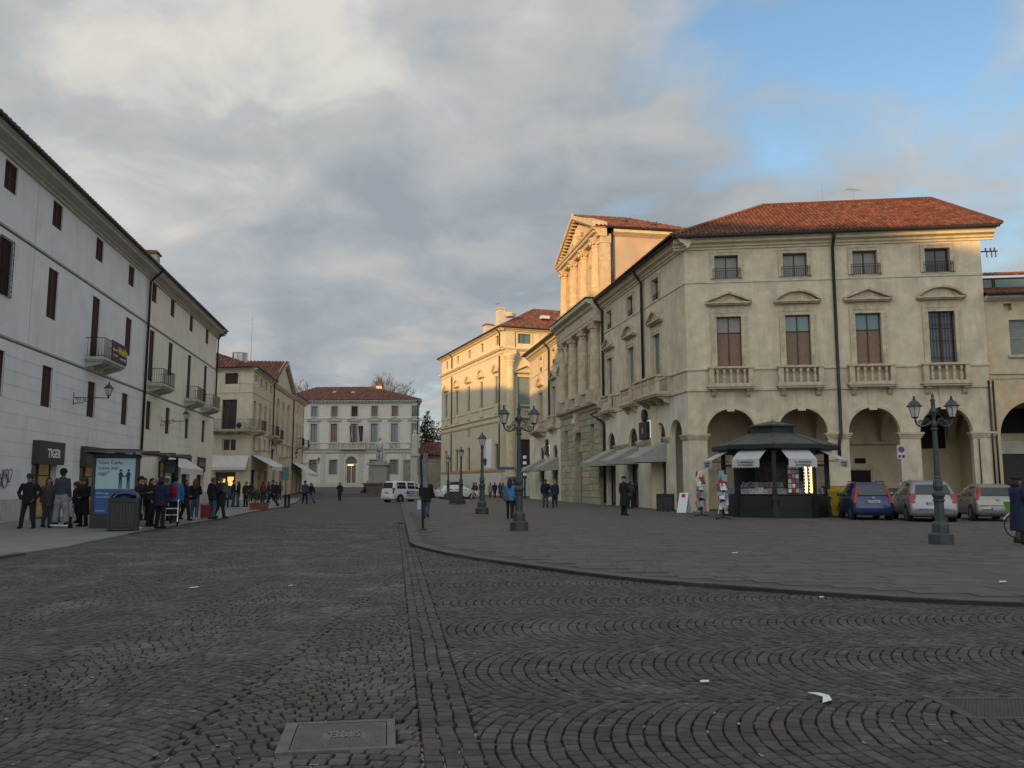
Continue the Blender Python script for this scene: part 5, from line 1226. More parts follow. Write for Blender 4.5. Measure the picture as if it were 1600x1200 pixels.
mb.mould([(.3, 20.3), (yy + .2, 20.3), (yy + .16, 20.55), (yy + .06, 20.6), (yy, 20.78), (yy - .2, 20.84), (yy - .25, 21.0), (.3, 21.02)], -.25, BW + .25); part(mb, 'entablature', tst, tb)
mb = MB(); [mb.box(x, yy - .12, 20.62, x + .16, yy + .1, 20.79) for x in [-.2 + k * .33 for k in range(int((BW + .4) / .33))]]; part(mb, 'dentils', tst, tb, kind='stuff')
AX = 23.55
mb = MB(); mb.add([(.2, -.3, 21.0), (BW - .2, -.3, 21.0), (mid, -.3, AX - .45)], [(0, 1, 2)]); part(mb, 'tympanum', mat('pale_gold_plaster', (.55, .45, .32)), tb)
for sgn in (0, 1):
    a, za, b, zb = ((-.38, 20.95, mid, AX) if not sgn else (mid, AX, BW + .38, 20.95))
    mb = MB(); mb.prism([(a, za), (b, zb), (b, zb + .42), (a, za + .30)], yy - .25, .3); part(mb, 'raking_cornice', tst, tb)
    mb = MB(); n = 16
    for k in range(n): f = (k + .5) / n; x, z = a + (b - a) * f, za + (zb - za) * f; mb.box(x - .09, yy - .1, z - .16, x + .09, yy + .4, z + .0)
    part(mb, 'raking_dentils', tst, tb, kind='stuff')
mb = MB()                                               # carved trophies in the gable
rr = random.Random(9)
for k in range(26):
    x = mid + rr.gauss(0, 1.5); lim = (AX - .7) - abs(x - mid) * .45; z = rr.uniform(21.15, max(21.3, lim - .1)); mb.ball((x, -.38, z), rr.uniform(.12, .24), 7, 5, sx=rr.uniform(.7, 1.4), sz=rr.uniform(.7, 1.5))
mb.lathe([(.28, 0), (.36, .35), (.3, .8), (.38, 1.0), (.14, 1.35), (.17, 1.5), (.02, 1.75)], 9, mid, -.42, 21.05); part(mb, 'carved_relief', tst, tb, kind='stuff')
# body of the temple block and its roof
TD = 7.0
mb = MB(); mb.quad((BW - .1, .0, 15.3), (BW - .1, TD, 15.3), (BW - .1, TD, 20.6), (BW - .1, .0, 20.6)); mb.quad((.1, TD, 15.3), (.1, 0, 15.3), (.1, 0, 20.6), (.1, TD, 20.6)); mb.quad((BW - .1, TD, 15.3), (.1, TD, 15.3), (.1, TD, 20.6), (BW - .1, TD, 20.6)); part(mb, 'side_walls', pink_wall, tb, kind='stuff')
mb = MB(); mb.M = T(0, 0, 0); mb.add([(BW - .08, .8, 20.4), (BW - .08, TD + .3, 20.4), (BW + .35, TD + .3, 20.65), (BW + .35, .8, 20.65), (BW + .35, TD + .3, 20.9), (BW + .35, .8, 20.9)], [(0, 1, 2, 3), (3, 2, 4, 5)]); part(mb, 'side_cornice', cornice_paint, tb)
mb = MB(); mb.tube([(BW + .45, .2, 20.97), (BW + .45, TD + .7, 20.97)], .10, 8); part(mb, 'gutter', dark_metal, tb)
roof_tiles([(BW + .5, -.7, 21.0), (BW + .5, TD + .7, 21.0), (mid, TD - 3.0, AX + .35), (mid, -.7, AX + .35)], tb, tile_old, pitch=.3, row=.45)
roof_tiles([(-.5, TD + .7, 21.0), (-.5, -.7, 21.0), (mid, -.7, AX + .35), (mid, TD - 3.0, AX + .35)], tb, tile_old, pitch=.4, row=.6)
mb = MB(); mb.add([(BW + .5, TD + .7, 20.98), (-.5, TD + .7, 20.98), (mid, TD - 3.0, AX + .33)], [(0, 1, 2)]); part(mb, 'hip', tile_old, tb)
pipe(tb, [(BW + .12, .75, 20.8), (BW + .12, .75, 15.6)], .08)
for x, y in ((BW - 2.2, 2.6), (BW - 1.0, 4.6)):
    o = thing('pigeon', 'small dark pigeon on the temple roof, the ' + ('one higher up' if y < 3 else 'one nearer the gutter'), 'bird', tuple(tb.matrix_basis @ Vector((0, 0, 0))), 0)
    o.location = Matrix.Translation(tb.location) @ RZ(sR) @ Vector((x, y, 21.0 + (BW + .5 - x) / (BW + .5 - mid) * (AX + .35 - 21.0) + .1))
    mb = MB(); mb.ball((0, 0, .12), .12, 8, 5, sx=1.6, sz=.9); mb.ball((.18, 0, .26), .06, 6, 4); mb.tube([(-.15, 0, .12), (-.38, 0, .06)], [.06, .03], 5); part(mb, 'body', mat('pigeon_grey', (.06, .06, .065), .8), o)

# ---------------------------------------------------------------- straw coloured palace beyond, with the giant columns
GA = Vector((-10.7, 126)); GC = Vector((-1.2, 100)); _, gR, gL = frame(GA, GC)
gp = thing('giant_order_palace', 'tall straw coloured palace with green shutters and giant columns, its upper storey in sunlight', 'building', (*GA, 0), gR)
GF = T(gL, 0, 0) @ RZ(R(90)); gFL = 14.0                # its front, turning the corner to the right
gu = [2.0, 7.9, 13.55, 19.2, 24.9]
so_ = [(gL - u - .62, gL - u + .62, 11.45, 14.8) for u in gu] + [(gL - u - .55, gL - u + .55, 18.7, 19.85) for u in gu] + [(gL - u - .6, gL - u + .6, 3.3, 6.5) for u in (2.0, 13.55, 19.2, 24.9)] + [(gL - 13.55 - .45, gL - 13.55 + .45, 7.9, 9.0)]
fo_ = [(c - 1.0, c + 1.0, 10.55, 14.6) for c in (3.0, 7.4)] + [(c - .85, c + .85, 18.75, 19.95) for c in (2.9, 7.3)] + [(2.2, 4.0, 3.4, 7.0)]
mb = MB(); wall(mb, 0, gL, -.1, 20.5, so_, .28); mb.M = GF; wall(mb, 0, gFL, -.1, 20.5, fo_, .28); mb.M = None; mb.quad((0, 13, -.1), (0, 0, -.1), (0, 0, 20.9), (0, 13, 20.9)); part(mb, 'wall', gold_wall, gp)
mb = MB(); mb.box(.05, .30, -.1, gL - .4, .32, 20.8); mb.M = GF; mb.box(.4, .30, -.1, gFL, .32, 20.8); part(mb, 'inner_wall', void, gp)
courses(gp, 0, gL, 3.55, 9.0, .45, so_, gold_wall, joined=True, proud=.025); courses(gp, 0, gFL, 3.55, 9.0, .45, fo_, gold_wall, joined=True, proud=.025, M=GF)
low_m = mat('ochre_sill_band', (.40, .28, .15), .9, var=.1)
for MM, Ln in ((None, gL), (GF, gFL)):
    for z, hh, pr, m_ in ((3.0, .42, .07, low_m), (9.05, .35, .16, gold_wall), (9.75, .22, .2, gold_wall), (11.0, .18, .10, gold_wall), (17.35, .3, .12, gold_wall), (17.8, .35, .42, gold_wall)):
        mb = MB(MM); mb.mould([(.01, z), (-pr * .5, z + .02), (-pr, z + hh * .6), (-pr, z + hh), (.01, z + hh + .04)], -pr if MM is None else -pr, Ln + (pr if MM is None else 0)); part(mb, 'string_course', m_, gp)
    mb = MB(MM); mb.box(0 if MM is None else -.04, -.04, -.1, Ln + (.04 if MM is None else 0), .01, 2.95); part(mb, 'base_wall', mat('whitened_base', (.55, .52, .45), .9, var=.06, dirt=((.4, .37, .3), .3, 1, .6)), gp)
    mb = MB(MM); mb.mould([(.01, 20.15), (-.15, 20.18), (-.3, 20.36), (-.55, 20.44), (-.58, 20.55), (.01, 20.58)], -.5, Ln + .5); part(mb, 'cornice', cornice_paint, gp)
    mb = MB(MM); mb.tube([(-.5, -.66, 20.6), (Ln + .6, -.66, 20.6)], .10, 8); part(mb, 'gutter', dark_metal, gp)
for i, u in enumerate(gu):
    shutters(gp, gL - u, 11.45, 1.24, 3.35, shutter_green, depth=.10); surround(gp, gL - u, 11.45, 1.24, 3.35, .2, gold_wall); pediment(gp, gL - u, 15.35, 2.3, .95, ('tri', 'seg')[i % 2], cornice_paint, y=-.4)
    window(gp, gL - u, 18.7, 1.1, 1.15, wood_frame, curtain, depth=.2)
    mb = MB(); mb.box(gL - u - .75, -.14, 10.2, gL - u + .75, .01, 11.0); part(mb, 'apron', gold_wall, gp)
for u in (2.0, 13.55, 19.2, 24.9): window(gp, gL - u, 3.3, 1.2, 3.2, wood_frame, glass)
window(gp, gL - 13.55, 7.9, .9, 1.1, wood_frame, glass)
mb = MB(); mb.box(gL - 6.2, -.035, 3.6, gL - 3.9, -.02, 7.2); part(mb, 'pale_patch', white_wall, gp)
for u in (.7, 21.8): pipe(gp, [(gL - u, -.6, 20.55), (gL - u, -.14, 20.0), (gL - u, -.14, 18.4)], .08); pipe(gp, [(gL - u, -.14, 17.2), (gL - u, -.14, 10.2)], .08); pipe(gp, [(gL - u, -.14, 8.9), (gL - u, -.14, 3.4)], .08)
for i, c in enumerate((3.0, 7.4)):
    shutters(gp, c, 10.55, 2.0, 4.05, shutter_green, depth=.10, M=GF); surround(gp, c, 10.55, 2.0, 4.05, .3, gold_wall, M=GF); pediment(gp, c, 15.1, 3.5, .85, 'tri', cornice_paint, M=GF, y=-.5)
    balustrade(gp, c, 9.6, 3.0, .55, .95, 7, cornice_paint, M=GF)
for c in (2.9, 7.3): window(gp, c, 18.75, 1.7, 1.2, wood_frame, green_glass, M=GF, depth=.2); surround(gp, c, 18.75, 1.7, 1.2, .14, gold_wall, M=GF)
window(gp, 3.1, 3.4, 1.8, 3.6, wood_frame, glass, M=GF)
for c in (.95, 5.3, 9.7):
    mb = MB(GF); mb.box(c - .75, -.55, -.1, c + .75, .02, 2.2); mb.box(c - .8, -.6, 2.2, c + .8, .02, 2.4)
    mb.lathe([(.72, 2.4), (.75, 2.6), (.6, 2.75), (.66, 2.9), (.58, 3.0), (.57, 8), (.48, 15.9), (.56, 15.95), (.5, 16.05), (.52, 16.1), (.66, 16.4), (.58, 16.5), (.78, 16.85), (.74, 16.95), (.85, 17.0), (.85, 17.3)], 16, c, -.3); part(mb, 'giant_column', cornice_paint, gp)
    mb = MB(GF); mb.box(c - .7, -.6, 17.3, c + .7, .0, 17.8); mb.box(c - .62, -.22, 18.15, c + .62, .01, 20.15); part(mb, 'entablature_block', cornice_paint, gp)
ez, rz = 20.62, 24.8
roof_tiles([(-.6, -.7, ez), (gL + .7, -.7, ez), (gL - 7, 7, rz), (6, 7, rz)], gp, tile_old, pitch=.45, row=.7)
roof_tiles([tuple(GF @ Vector((-.7, -.7, ez))), tuple(GF @ Vector((gFL + .5, -.7, ez))), tuple(GF @ Vector((gFL + .5, 7, rz))), (gL - 7, 7, rz)], gp, tile_old, pitch=.40, row=.6)
mb = MB(); mb.quad((6, 7, rz - .02), (gL - 7, 7, rz - .02), (gL, 14, ez), (-.6, 14, ez)); mb.add([(-.6, -.7, ez - .02), (-.6, 14, ez), (6, 7, rz - .02)], [(0, 2, 1)]); part(mb, 'rear_roof', tile_old, gp)
chimney(gp, gL - 4.6, 1.4, 22.2, .95, 1.6, capm=stone); chimney(gp, gL - 9.6, 1.4, 21.6, 1.1, 1.0); mb = MB(); mb.lathe([(.6, 0), (.75, .35), (.7, .5), (.3, .55)], 10, gL - 1.6, 1.6, 22.3); part(mb, 'roof_vent', stone, gp); aerial(gp, gL - 8.2, 2.2, 23, 2.6, 5, .2)
mb = MB(GF); [mb.box(6 + k * 1.2, 1.9 + 0 * k, 22.52, 7.1 + k * 1.2, 2.6, 22.9) for k in range(1)]; part(mb, 'roof_light', mat('skylight_glass', (.5, .55, .6), .1, var=0), gp)

# ---------------------------------------------------------------- low patched house at the right edge
lp = thing('patched_house', 'low house at the right edge with peeling orange and white plaster above an arch', 'building', tuple(Matrix.Translation((*CO, 0)) @ RZ(fR) @ Vector((fL + .03, 0, 0))), fR); LL = 12.0
c0 = 2.15; ops = [(c0 - 1.8, c0 + 1.8, -.1, 4.1, True), (6.2, 9.8, -.1, 4.1, True), (1.15, 2.95, 8.35, 10.25), (6.8, 8.6, 8.35, 10.25), (.95, 1.35, 10.75, 11.15)]
mb = MB(); wall(mb, 0, LL, -.1, 11.4, ops, .35, y=.05); mb.quad((LL, .05, -.1), (LL, 9, -.1), (LL, 9, 11.4), (LL, .05, 11.4)); part(mb, 'wall', peel_wall, lp)
mb = MB(); mb.box(.02, .405, 6.2, LL, .42, 11.4); mb.box(.02, 3.6, -.1, LL, 3.7, 6.2); mb.box(.02, .41, 6.0, LL, 3.6, 6.2); part(mb, 'inner_wall', arcade_wall, lp, kind='stuff')
mb = MB(); mb.box(.1, 2.6, 0, 4.0, 2.7, 3.2); part(mb, 'garage_door', mat('dark_green_door', (.035, .04, .036), .7, var=.1), lp); mb = MB(); mb.box(.1, 2.5, 3.2, 4.2, 3.6, 3.9); part(mb, 'door_lintel', pale_stone, lp)
mb = MB(); mb.box(.6, 3.5, 4.4, 3.4, 3.58, 5.8); part(mb, 'lunette', void, lp)
for c in (2.05, 7.7): shutters(lp, c, 8.35, 1.8, 1.9, shutter_grey, depth=.2); mb = MB(); mb.box(c - 1.05, -.10, 8.2, c + 1.05, .06, 8.34); part(mb, 'sill', stone, lp)
mb = MB(); mb.mould([(.06, 7.05), (0, 7.08), (0, 7.18), (.06, 7.2)], 0, LL); part(mb, 'string_course', stone, lp)
mb = MB(); mb.mould([(.06, 11.25), (-.15, 11.3), (-.45, 11.42), (-.48, 11.52), (.06, 11.55)], -.0, LL); part(mb, 'cornice', mat('white_eaves', (.55, .52, .45), .9), lp)
mb = MB(); mb.tube([(-.1, -.56, 11.56), (LL, -.56, 11.56)], .085, 8); part(mb, 'gutter', dark_metal, lp)
roof_tiles([(-.05, -.6, 11.58), (LL, -.6, 11.58), (LL, 3.6, 12.75), (-.05, 3.6, 12.75)], lp, tile_old, pitch=.30, row=.45)
mb = MB(); mb.box(-.05, 3.6, 12.4, LL, 9, 13.4); part(mb, 'clerestory', dark_metal, lp)
for k in range(4): mb = MB(); mb.box(.1 + k * 2.0, 3.54, 12.82, 1.9 + k * 2.0, 3.59, 13.28); part(mb, 'clerestory_window', green_glass, lp)
roof_tiles([(-.1, 3.1, 13.42), (LL, 3.1, 13.42), (LL, 8, 14.7), (-.1, 8, 14.7)], lp, tile_old, pitch=.30, row=.45)
mb = MB(); mb.M = T(2.8, 2.58, 2.15) @ Matrix.Rotation(R(90), 4, 'X'); mb.lathe([(.22, 0), (.22, .02)], 20); sgn_ = part(mb, 'prohibition_disc', mat('sign_red', (.30, .03, .03), .5), lp); mb = MB(); mb.M = T(2.8, 2.555, 2.15) @ Matrix.Rotation(R(90), 4, 'X'); mb.lathe([(.14, 0), (.14, .004)], 20); part(mb, 'disc_face', mat('sign_grey_white', (.3, .3, .33), .5), sgn_)
pipe(lp, [(.12, -.02, 7.0), (.12, -.02, .3)], .045); pipe(lp, [(.0, -.06, 7.3), (LL, -.06, 7.3)], .02, iron, 'cable')

# ---------------------------------------------------------------- unseen blocks added and shaped so their ridges keep the low sun off
def sun_blocker(name, label, x0, y0, x1, y1, zt, ridge, along='y'):
    t = thing(name, label, 'building', ((x0 + x1) / 2, (y0 + y1) / 2, 0)); a, b = (x1 - x0) / 2, (y1 - y0) / 2
    mb = MB(); mb.box(-a, -b, -.1, a, b, zt); part(mb, 'wall', cream_wall, t)
    mb = MB(); e = .6
    if along == 'y': mb.add([(-a - e, -b, zt), (a + e, -b, zt), (a + e, b, zt), (-a - e, b, zt), (0, -b, ridge), (0, b, ridge)], [(0, 1, 4), (2, 3, 5), (1, 2, 5, 4), (3, 0, 4, 5)])
    else: mb.add([(-a, -b - e, zt), (a, -b - e, zt), (a, b + e, zt), (-a, b + e, zt), (-a, 0, ridge), (a, 0, ridge)], [(3, 0, 4), (1, 2, 5), (0, 1, 5, 4), (2, 3, 4, 5)])
    part(mb, 'roof', tile_old, t)
    for side in (1,):
        for k in range(int((y1 - y0) / 5)):
            for z in (4.5, 8.5, 12.0):
                mb = MB(); mb.box(a - .02, -b + 2 + k * 5, z, a + .03, -b + 3.2 + k * 5, z + 1.9); part(mb, 'shutter', shutter_red, t)
    return t
sun_blocker('corner_sun_blocker', 'unseen ridged block added by the square entrance to shade the arcaded front', -28, -75, -17, -24.2, 20.0, 25.9)
sun_blocker('gate_sun_blocker', 'unseen tall block added on the left to shade the arcade palazzo corner', -25.6, -24, -18.4, 1, 20.5, 25.2)
sun_blocker('court_sun_blocker', 'unseen high ridged block added to shade the stone bay below the temple', -41, -19, -26, 7.5, 19.0, 25.5)
sun_blocker('rear_sun_blocker', 'unseen long block added behind the left row to shade the straw coloured palace', -52, 18, -40.5, 66, 20.0, 24.4)
sun_blocker('distant_sun_blocker', 'unseen big block added behind the far left houses to shade the far palace', -62, 76, -50, 131, 21.0, 27.0)

# ================================================================ BACKGROUND: old wall, houses and trees between the palaces
wall_t = thing('old_wall', 'old stone wall between the far palace and the straw coloured palace', 'wall', (-17, 140, .9), R(2))
mb = MB(); mb.box(-1.2, 0, -1, 9, .5, 4.6); mb.box(-1.2, -.1, 4.6, 9, .6, 4.85); part(mb, 'masonry', mat('rubble_wall', (.30, .26, .20), .95, var=.2, scale=2, bump=.3, bscale=6, dirt=((.14, .13, .11), .45, 1.0, 1)), wall_t)
gpost = thing('gate_pillar', 'tall pale gate pillar in front of the old wall, right of the far palace', 'pillar', (-15.6, 134, .8))
mb = MB(); mb.box(-.75, -.75, -.5, .75, .75, 1.2); mb.box(-.6, -.6, 1.2, .6, .6, 5.3); mb.box(-.8, -.8, 5.3, .8, .8, 5.7); mb.box(-.45, -.45, 5.7, .45, .45, 8.6); mb.lathe([(.5, 8.6), (.3, 8.9), (.36, 9.2), (.1, 9.5)], 8); part(mb, 'masonry', pale_stone, gpost)
oh = thing('old_house', 'old brown house with a red roof behind the stone wall', 'building', (-20, 158, -.9), R(-3))
mb = MB(); mb.box(0, 0, -.5, 13, 8, 8.0); part(mb, 'wall', mat('brown_old_plaster', (.26, .21, .15), .95, var=.15, scale=.8, dirt=((.14, .12, .1), .4, .5, .6)), oh)
for x in (2.5, 5.8, 9.2):
    for z in (3.2, 5.8): mb = MB(); mb.box(x, -.06, z, x + 1.0, .01, z + 1.4); part(mb, 'window', void, oh)
roof_tiles([(-.5, -.8, 8.0), (13.5, -.8, 8.0), (13.5, 4, 10.6), (-.5, 4, 10.6)], oh, tile_old, pitch=.6, row=.9); mb = MB(); mb.quad((-.5, 8.5, 8), (13.5, 8.5, 8), (13.5, 4, 10.58), (-.5, 4, 10.58)); part(mb, 'rear_roof', tile_old, oh)
bark = mat('bare_bark', (.10, .082, .075), .95, var=.15)
def bare_tree(x, y, z0, h_, label, seed, spread=.62):
    t = thing('bare_tree', label, 'tree', (x, y, z0), 0, 'bare trees behind the far palace'); r = random.Random(seed)
    mb = MB(); mb.tube([(0, 0, 0), (.1, 0, h_ * .35), (0, .1, h_ * .72)], [.32, .26, .16], 7); part(mb, 'trunk', bark, t)
    mb = MB()
    def grow(p, d, ln, rad, dep):
        q = p + d * ln; m_ = (p + q) / 2 + Vector((r.uniform(-1, 1), r.uniform(-1, 1), r.uniform(-.3, .5))) * ln * .08
        mb.tube([p, m_, q], [rad, rad * .8, rad * .6], 4 if dep > 1 else 3, caps=False)
        if dep == 0: return
        for k in range(3 if dep > 1 else 4):
            nd_ = (d + Vector((r.uniform(-1, 1), r.uniform(-1, 1), r.uniform(-.25, .7))) * spread).normalized(); grow(p.lerp(q, r.uniform(.55, 1)), nd_, ln * r.uniform(.6, .82), rad * .6, dep - 1)
    for k in range(5): a = k * 1.26 + r.uniform(-.3, .3); grow(Vector((0, .05, h_ * (.58 + .025 * k))), Vector((math.cos(a) * .45, math.sin(a) * .45, 1)).normalized(), h_ * .115, .10, 5)
    part(mb, 'crown', bark, t); return t
bare_tree(-24.9, 162, 1.2, 23.2, 'rounded bare tree rising above the red roof of the far palace', 4)
bare_tree(-22.6, 170, 1.2, 21.8, 'thinner bare tree just right of the rounded one above the palace roof', 8)
bare_tree(-43.5, 174, 1.2, 23.0, 'sparse bare tree showing over the left end of the far palace roof', 12)
leaf_dark = mat('dark_needles', (.035, .05, .026), .9, var=.25, scale=1.2, rnd=.4)
twig_m = mat('brown_shrub_twigs', (.075, .06, .045), .95, var=.2, rnd=.4)
def conifer(x, y, z0, h_, label, seed, g=None):
    t = thing('conifer_tree', label, 'tree', (x, y, z0), 0, g); r = random.Random(seed)
    mb = MB(); mb.tube([(0, 0, 0), (0, .1, h_ * .5), (.1, 0, h_ * .97)], [.4, .25, .05], 7); part(mb, 'trunk', bark, t)
    mb = MB()
    for k in range(120):
        f = r.uniform(.18, 1) ; z = h_ * f; L_ = max(.5, h_ * .40 * (1 - f) ** .75 * r.uniform(.55, 1.15)); a = r.uniform(0, 6.28)
        for j in range(int(10 + L_ * 9)):
            s_ = r.uniform(.15, 1) * L_; p = Vector((math.cos(a) * s_, math.sin(a) * s_, z - .28 * s_ + .05 * s_ * s_)) + Vector((r.gauss(0, .14), r.gauss(0, .14), r.gauss(0, .12))) * (1 + s_ * .3)
            w_ = r.uniform(.12, .28); u = Vector((r.uniform(-1, 1), r.uniform(-1, 1), r.uniform(-.9, .3))).normalized(); v = u.cross(Vector((r.uniform(-1, 1), r.uniform(-1, 1), 1))).normalized()
            mb.add([p - u * w_, p + v * w_ * .45, p + u * w_ * 1.2, p - v * w_ * .45], [(0, 1, 2, 3)])
    part(mb, 'crown', leaf_dark, t)
def shrub(x, y, z0, h_, wd, label, seed, m, n=900, name='shrub', g=None, leaf=.16, cat='tree'):
    t = thing(name, label, cat, (x, y, z0), 0, g); r = random.Random(seed)
    mb = MB()
    for k in range(4): a = k * 1.7; mb.tube([(0, 0, 0), (math.cos(a) * wd * .2, math.sin(a) * wd * .2, h_ * .4), (math.cos(a) * wd * .4, math.sin(a) * wd * .4, h_ * .8)], [.03 * wd, .025 * wd, .01 * wd], 5)
    part(mb, 'trunk', bark, t)
    mb = MB(); cl = [(Vector((r.gauss(0, wd * .26), r.gauss(0, wd * .26), h_ * r.uniform(.3, .85))), r.uniform(.16, .32) * wd) for _ in range(14)]
    for k in range(n):
        c, s_ = r.choice(cl); p = c + Vector((r.gauss(0, 1), r.gauss(0, 1), r.gauss(0, .9))) * s_ * .6
        u = Vector((r.uniform(-1, 1), r.uniform(-1, 1), r.uniform(-1, 1))).normalized(); v = u.orthogonal().normalized(); w_ = leaf * r.uniform(.6, 1.4)
        mb.add([p - u * w_, p + v * w_ * .5, p + u * w_, p - v * w_ * .5], [(0, 1, 2, 3)])
    part(mb, 'crown', m, t); return t
conifer(-17.0, 166, 1.2, 15.2, 'dark evergreen between the far palace and the straw coloured palace', 3)
shrub(-22, 172, 1.2, 14, 10, 'brown bushy tree left of the dark evergreen', 5, twig_m, 2600, name='bushy_tree', leaf=.22)
shrub(-14.0, 168, 1.2, 13.5, 8, 'brown bushy tree right of the dark evergreen', 6, twig_m, 2600, name='bushy_tree', leaf=.22)
shrub(-11.5, 164, 1.2, 12.5, 7, 'low brown bushy tree against the straw coloured palace', 16, twig_m, 1800, name='bushy_tree', leaf=.2)
# planters
terra = mat('terracotta', (.20, .075, .05), .85, var=.12, scale=6)
leaf_m = mat('shrub_leaf', (.045, .06, .035), .8, var=.2, rnd=.4)
for px, lab, sd_ in ((398, 'left terracotta planter with a leafy shrub on the pavement edge', 1), (411, 'right terracotta planter with a leafy shrub on the pavement edge', 2)):
    p = at(px, 796, .055); t = thing('planter', lab, 'planter', p, .15, sc=.62)
    mb = MB(); mb.add([(-.40, -.4, 0), (.40, -.4, 0), (.40, .4, 0), (-.40, .4, 0), (-.44, -.44, .55), (.44, -.44, .55), (.44, .44, .55), (-.44, .44, .55)], [(0, 3, 2, 1), (0, 1, 5, 4), (1, 2, 6, 5), (2, 3, 7, 6), (3, 0, 4, 7)]); mb.box(-.47, -.47, .53, .47, .47, .62)
    part(mb, 'pot', terra, t)
    shrub(p.x, p.y, .38, .95, .5, 'leafy shrub growing in the ' + ('left' if sd_ == 1 else 'right') + ' terracotta planter', sd_ + 30, leaf_m, 420, leaf=.06, cat='shrub')

# ================================================================ STREET FURNITURE
# ---- monument at the far end
def monument():
    p = at(592, 777); t = thing('monument', 'white statue on a tall stone pedestal with a low kerbed bed in front', 'monument', p, R(-4))
    k = p.y / F
    mb = MB(); zb = -.05
    mb.box(-1.75, -1.5, zb, 1.75, 1.5, .25); mb.box(-1.6, -1.3, .25, 1.6, 1.3, 1.55); mb.box(-1.75, -1.45, 1.55, 1.75, 1.45, 1.75)
    part(mb, 'base', mat('brown_granite', (.12, .10, .085), .8, var=.15, scale=4), t)
    ms = mat('grey_marble', (.30, .30, .285), .85, var=.12, scale=3, bump=.1, dirt=((.16, .16, .15), .4, 2, .6))
    mb = MB(); mb.box(-1.3, -1.1, 1.75, 1.3, 1.1, 2.05); mb.box(-1.1, -.95, 2.05, 1.1, .95, 3.9); mb.box(-1.3, -1.12, 3.9, 1.3, 1.12, 4.15); mb.box(-.8, -.7, 4.15, .8, .7, 4.4)
    mb.box(-.75, -.97, 2.6, .75, -.94, 3.5); part(mb, 'pedestal', ms, t)
    mm = mat('white_marble', (.46, .46, .44), .8, var=.1, scale=4, bump=.1, dirt=((.25, .25, .23), .4, 2, .6))
    mb = MB(); z = 4.4
    mb.tube([(-.22, 0, z), (-.2, .02, z + .8), (-.14, 0, z + 1.45)], [.16, .17, .24], 10); mb.tube([(.24, -.12, z), (.2, -.1, z + .8), (.12, 0, z + 1.45)], [.16, .17, .24], 10)
    mb.tube([(0, 0, z + 1.2), (0, .02, z + 1.7), (0, 0, z + 2.15), (0, 0, z + 2.42)], [.36, .36, .44, .2], 12); mb.tube([(0, 0, z + 2.4), (0, -.02, z + 2.6)], [.13, .12], 8); mb.ball((0, -.03, z + 2.8), .2, 10, 8, sz=1.2); mb.ball((0, .0, z + 2.87), .215, 10, 6, sz=.8)
    mb.tube([(-.4, 0, z + 2.2), (-.62, -.05, z + 1.75), (-.45, -.3, z + 1.4)], [.15, .12, .09], 8); mb.tube([(.4, 0, z + 2.2), (.65, 0, z + 1.8), (.62, -.2, z + 1.35)], [.15, .12, .09], 8)
    mb.tube([(0, .22, z + 2.3), (-.1, .32, z + 1.4), (-.05, .3, z + .35)], [.4, .5, .5], 10, sq=.5); mb.tube([(.66, -.25, z + 1.4), (.6, -.2, z + .05)], [.035, .02], 5)
    part(mb, 'statue', mm, t, smooth=True)
    mb = MB(); mb.lathe([(4.3, -.05), (4.3, .22), (4.0, .25)], 28, -1.4, -1.8, 0, sx=1.0, sy=.62); part(mb, 'bed_kerb', kerb_m, t)
    mb = MB(); mb.lathe([(3.95, .05), (3.9, .25), (2.5, .42), (.1, .5)], 24, -1.4, -1.8, 0, sx=1.0, sy=.62); part(mb, 'earth_bed', mat('brown_bed', (.07, .055, .045), .95, var=.3, scale=3, bump=.4, bscale=8), t)
monument()
# ---- cast iron lamp posts
def post_mesh():
    mb = MB(); n = 8; ph = math.pi / 8
    mb.lathe([(.31, 0), (.31, .26), (.27, .30), (.21, .31), (.21, .52), (.19, .56), (.13, .62), (.122, 1.12), (.15, 1.15), (.15, 1.19), (.11, 1.22)], n, ph=ph)
    mb.lathe([(.12, 1.2), (.165, 1.30), (.16, 1.36), (.10, 1.42), (.13, 1.55), (.11, 1.70), (.085, 1.74), (.09, 1.78), (.075, 1.82), (.068, 2.6), (.06, 3.05), (.09, 3.08), (.09, 3.12), (.055, 3.16)], 12)
    return mb.mesh('post', lamp_iron)
def double_lamp(p, rz, label, sc):
    t = thing('street_lamp', label, 'street lamp', p, rz, 'double lantern lamp posts', sc)
    put('post', cached('post', post_mesh), t)
    mb = MB(); mb.lathe([(.055, 3.14), (.09, 3.22), (.05, 3.32), (.065, 3.5), (.11, 3.56), (.11, 3.62), (.06, 3.68), (.05, 3.85), (.075, 3.9), (.03, 3.96), (.045, 4.02), (.0, 4.14)], 10)
    part(mb, 'finial', lamp_iron, t, smooth=True)
    for s_ in (-1, 1):
        mb = MB(); mb.tube([(s_ * .05, 0, 3.3), (s_ * .22, 0, 3.2), (s_ * .36, 0, 3.17), (s_ * .46, 0, 3.25), (s_ * .49, 0, 3.38)], [.03, .028, .028, .026, .03], 6)
        for cx, cz, r in ((.18, 3.32, .10), (.34, 3.28, .08)): mb.tube([(s_ * (cx + r * (1 - k / 24) * math.cos(k * .6)), 0, cz + r * (1 - k / 24) * math.sin(k * .6)) for k in range(20)], .014, 5)
        mb.tube([(s_ * .05, 0, 3.52), (s_ * .16, 0, 3.5), (s_ * .25, 0, 3.42)], .015, 5)
        part(mb, 'arm', lamp_iron, t); lantern(t, T(s_ * .49, 0, 3.40), .74)
    return t
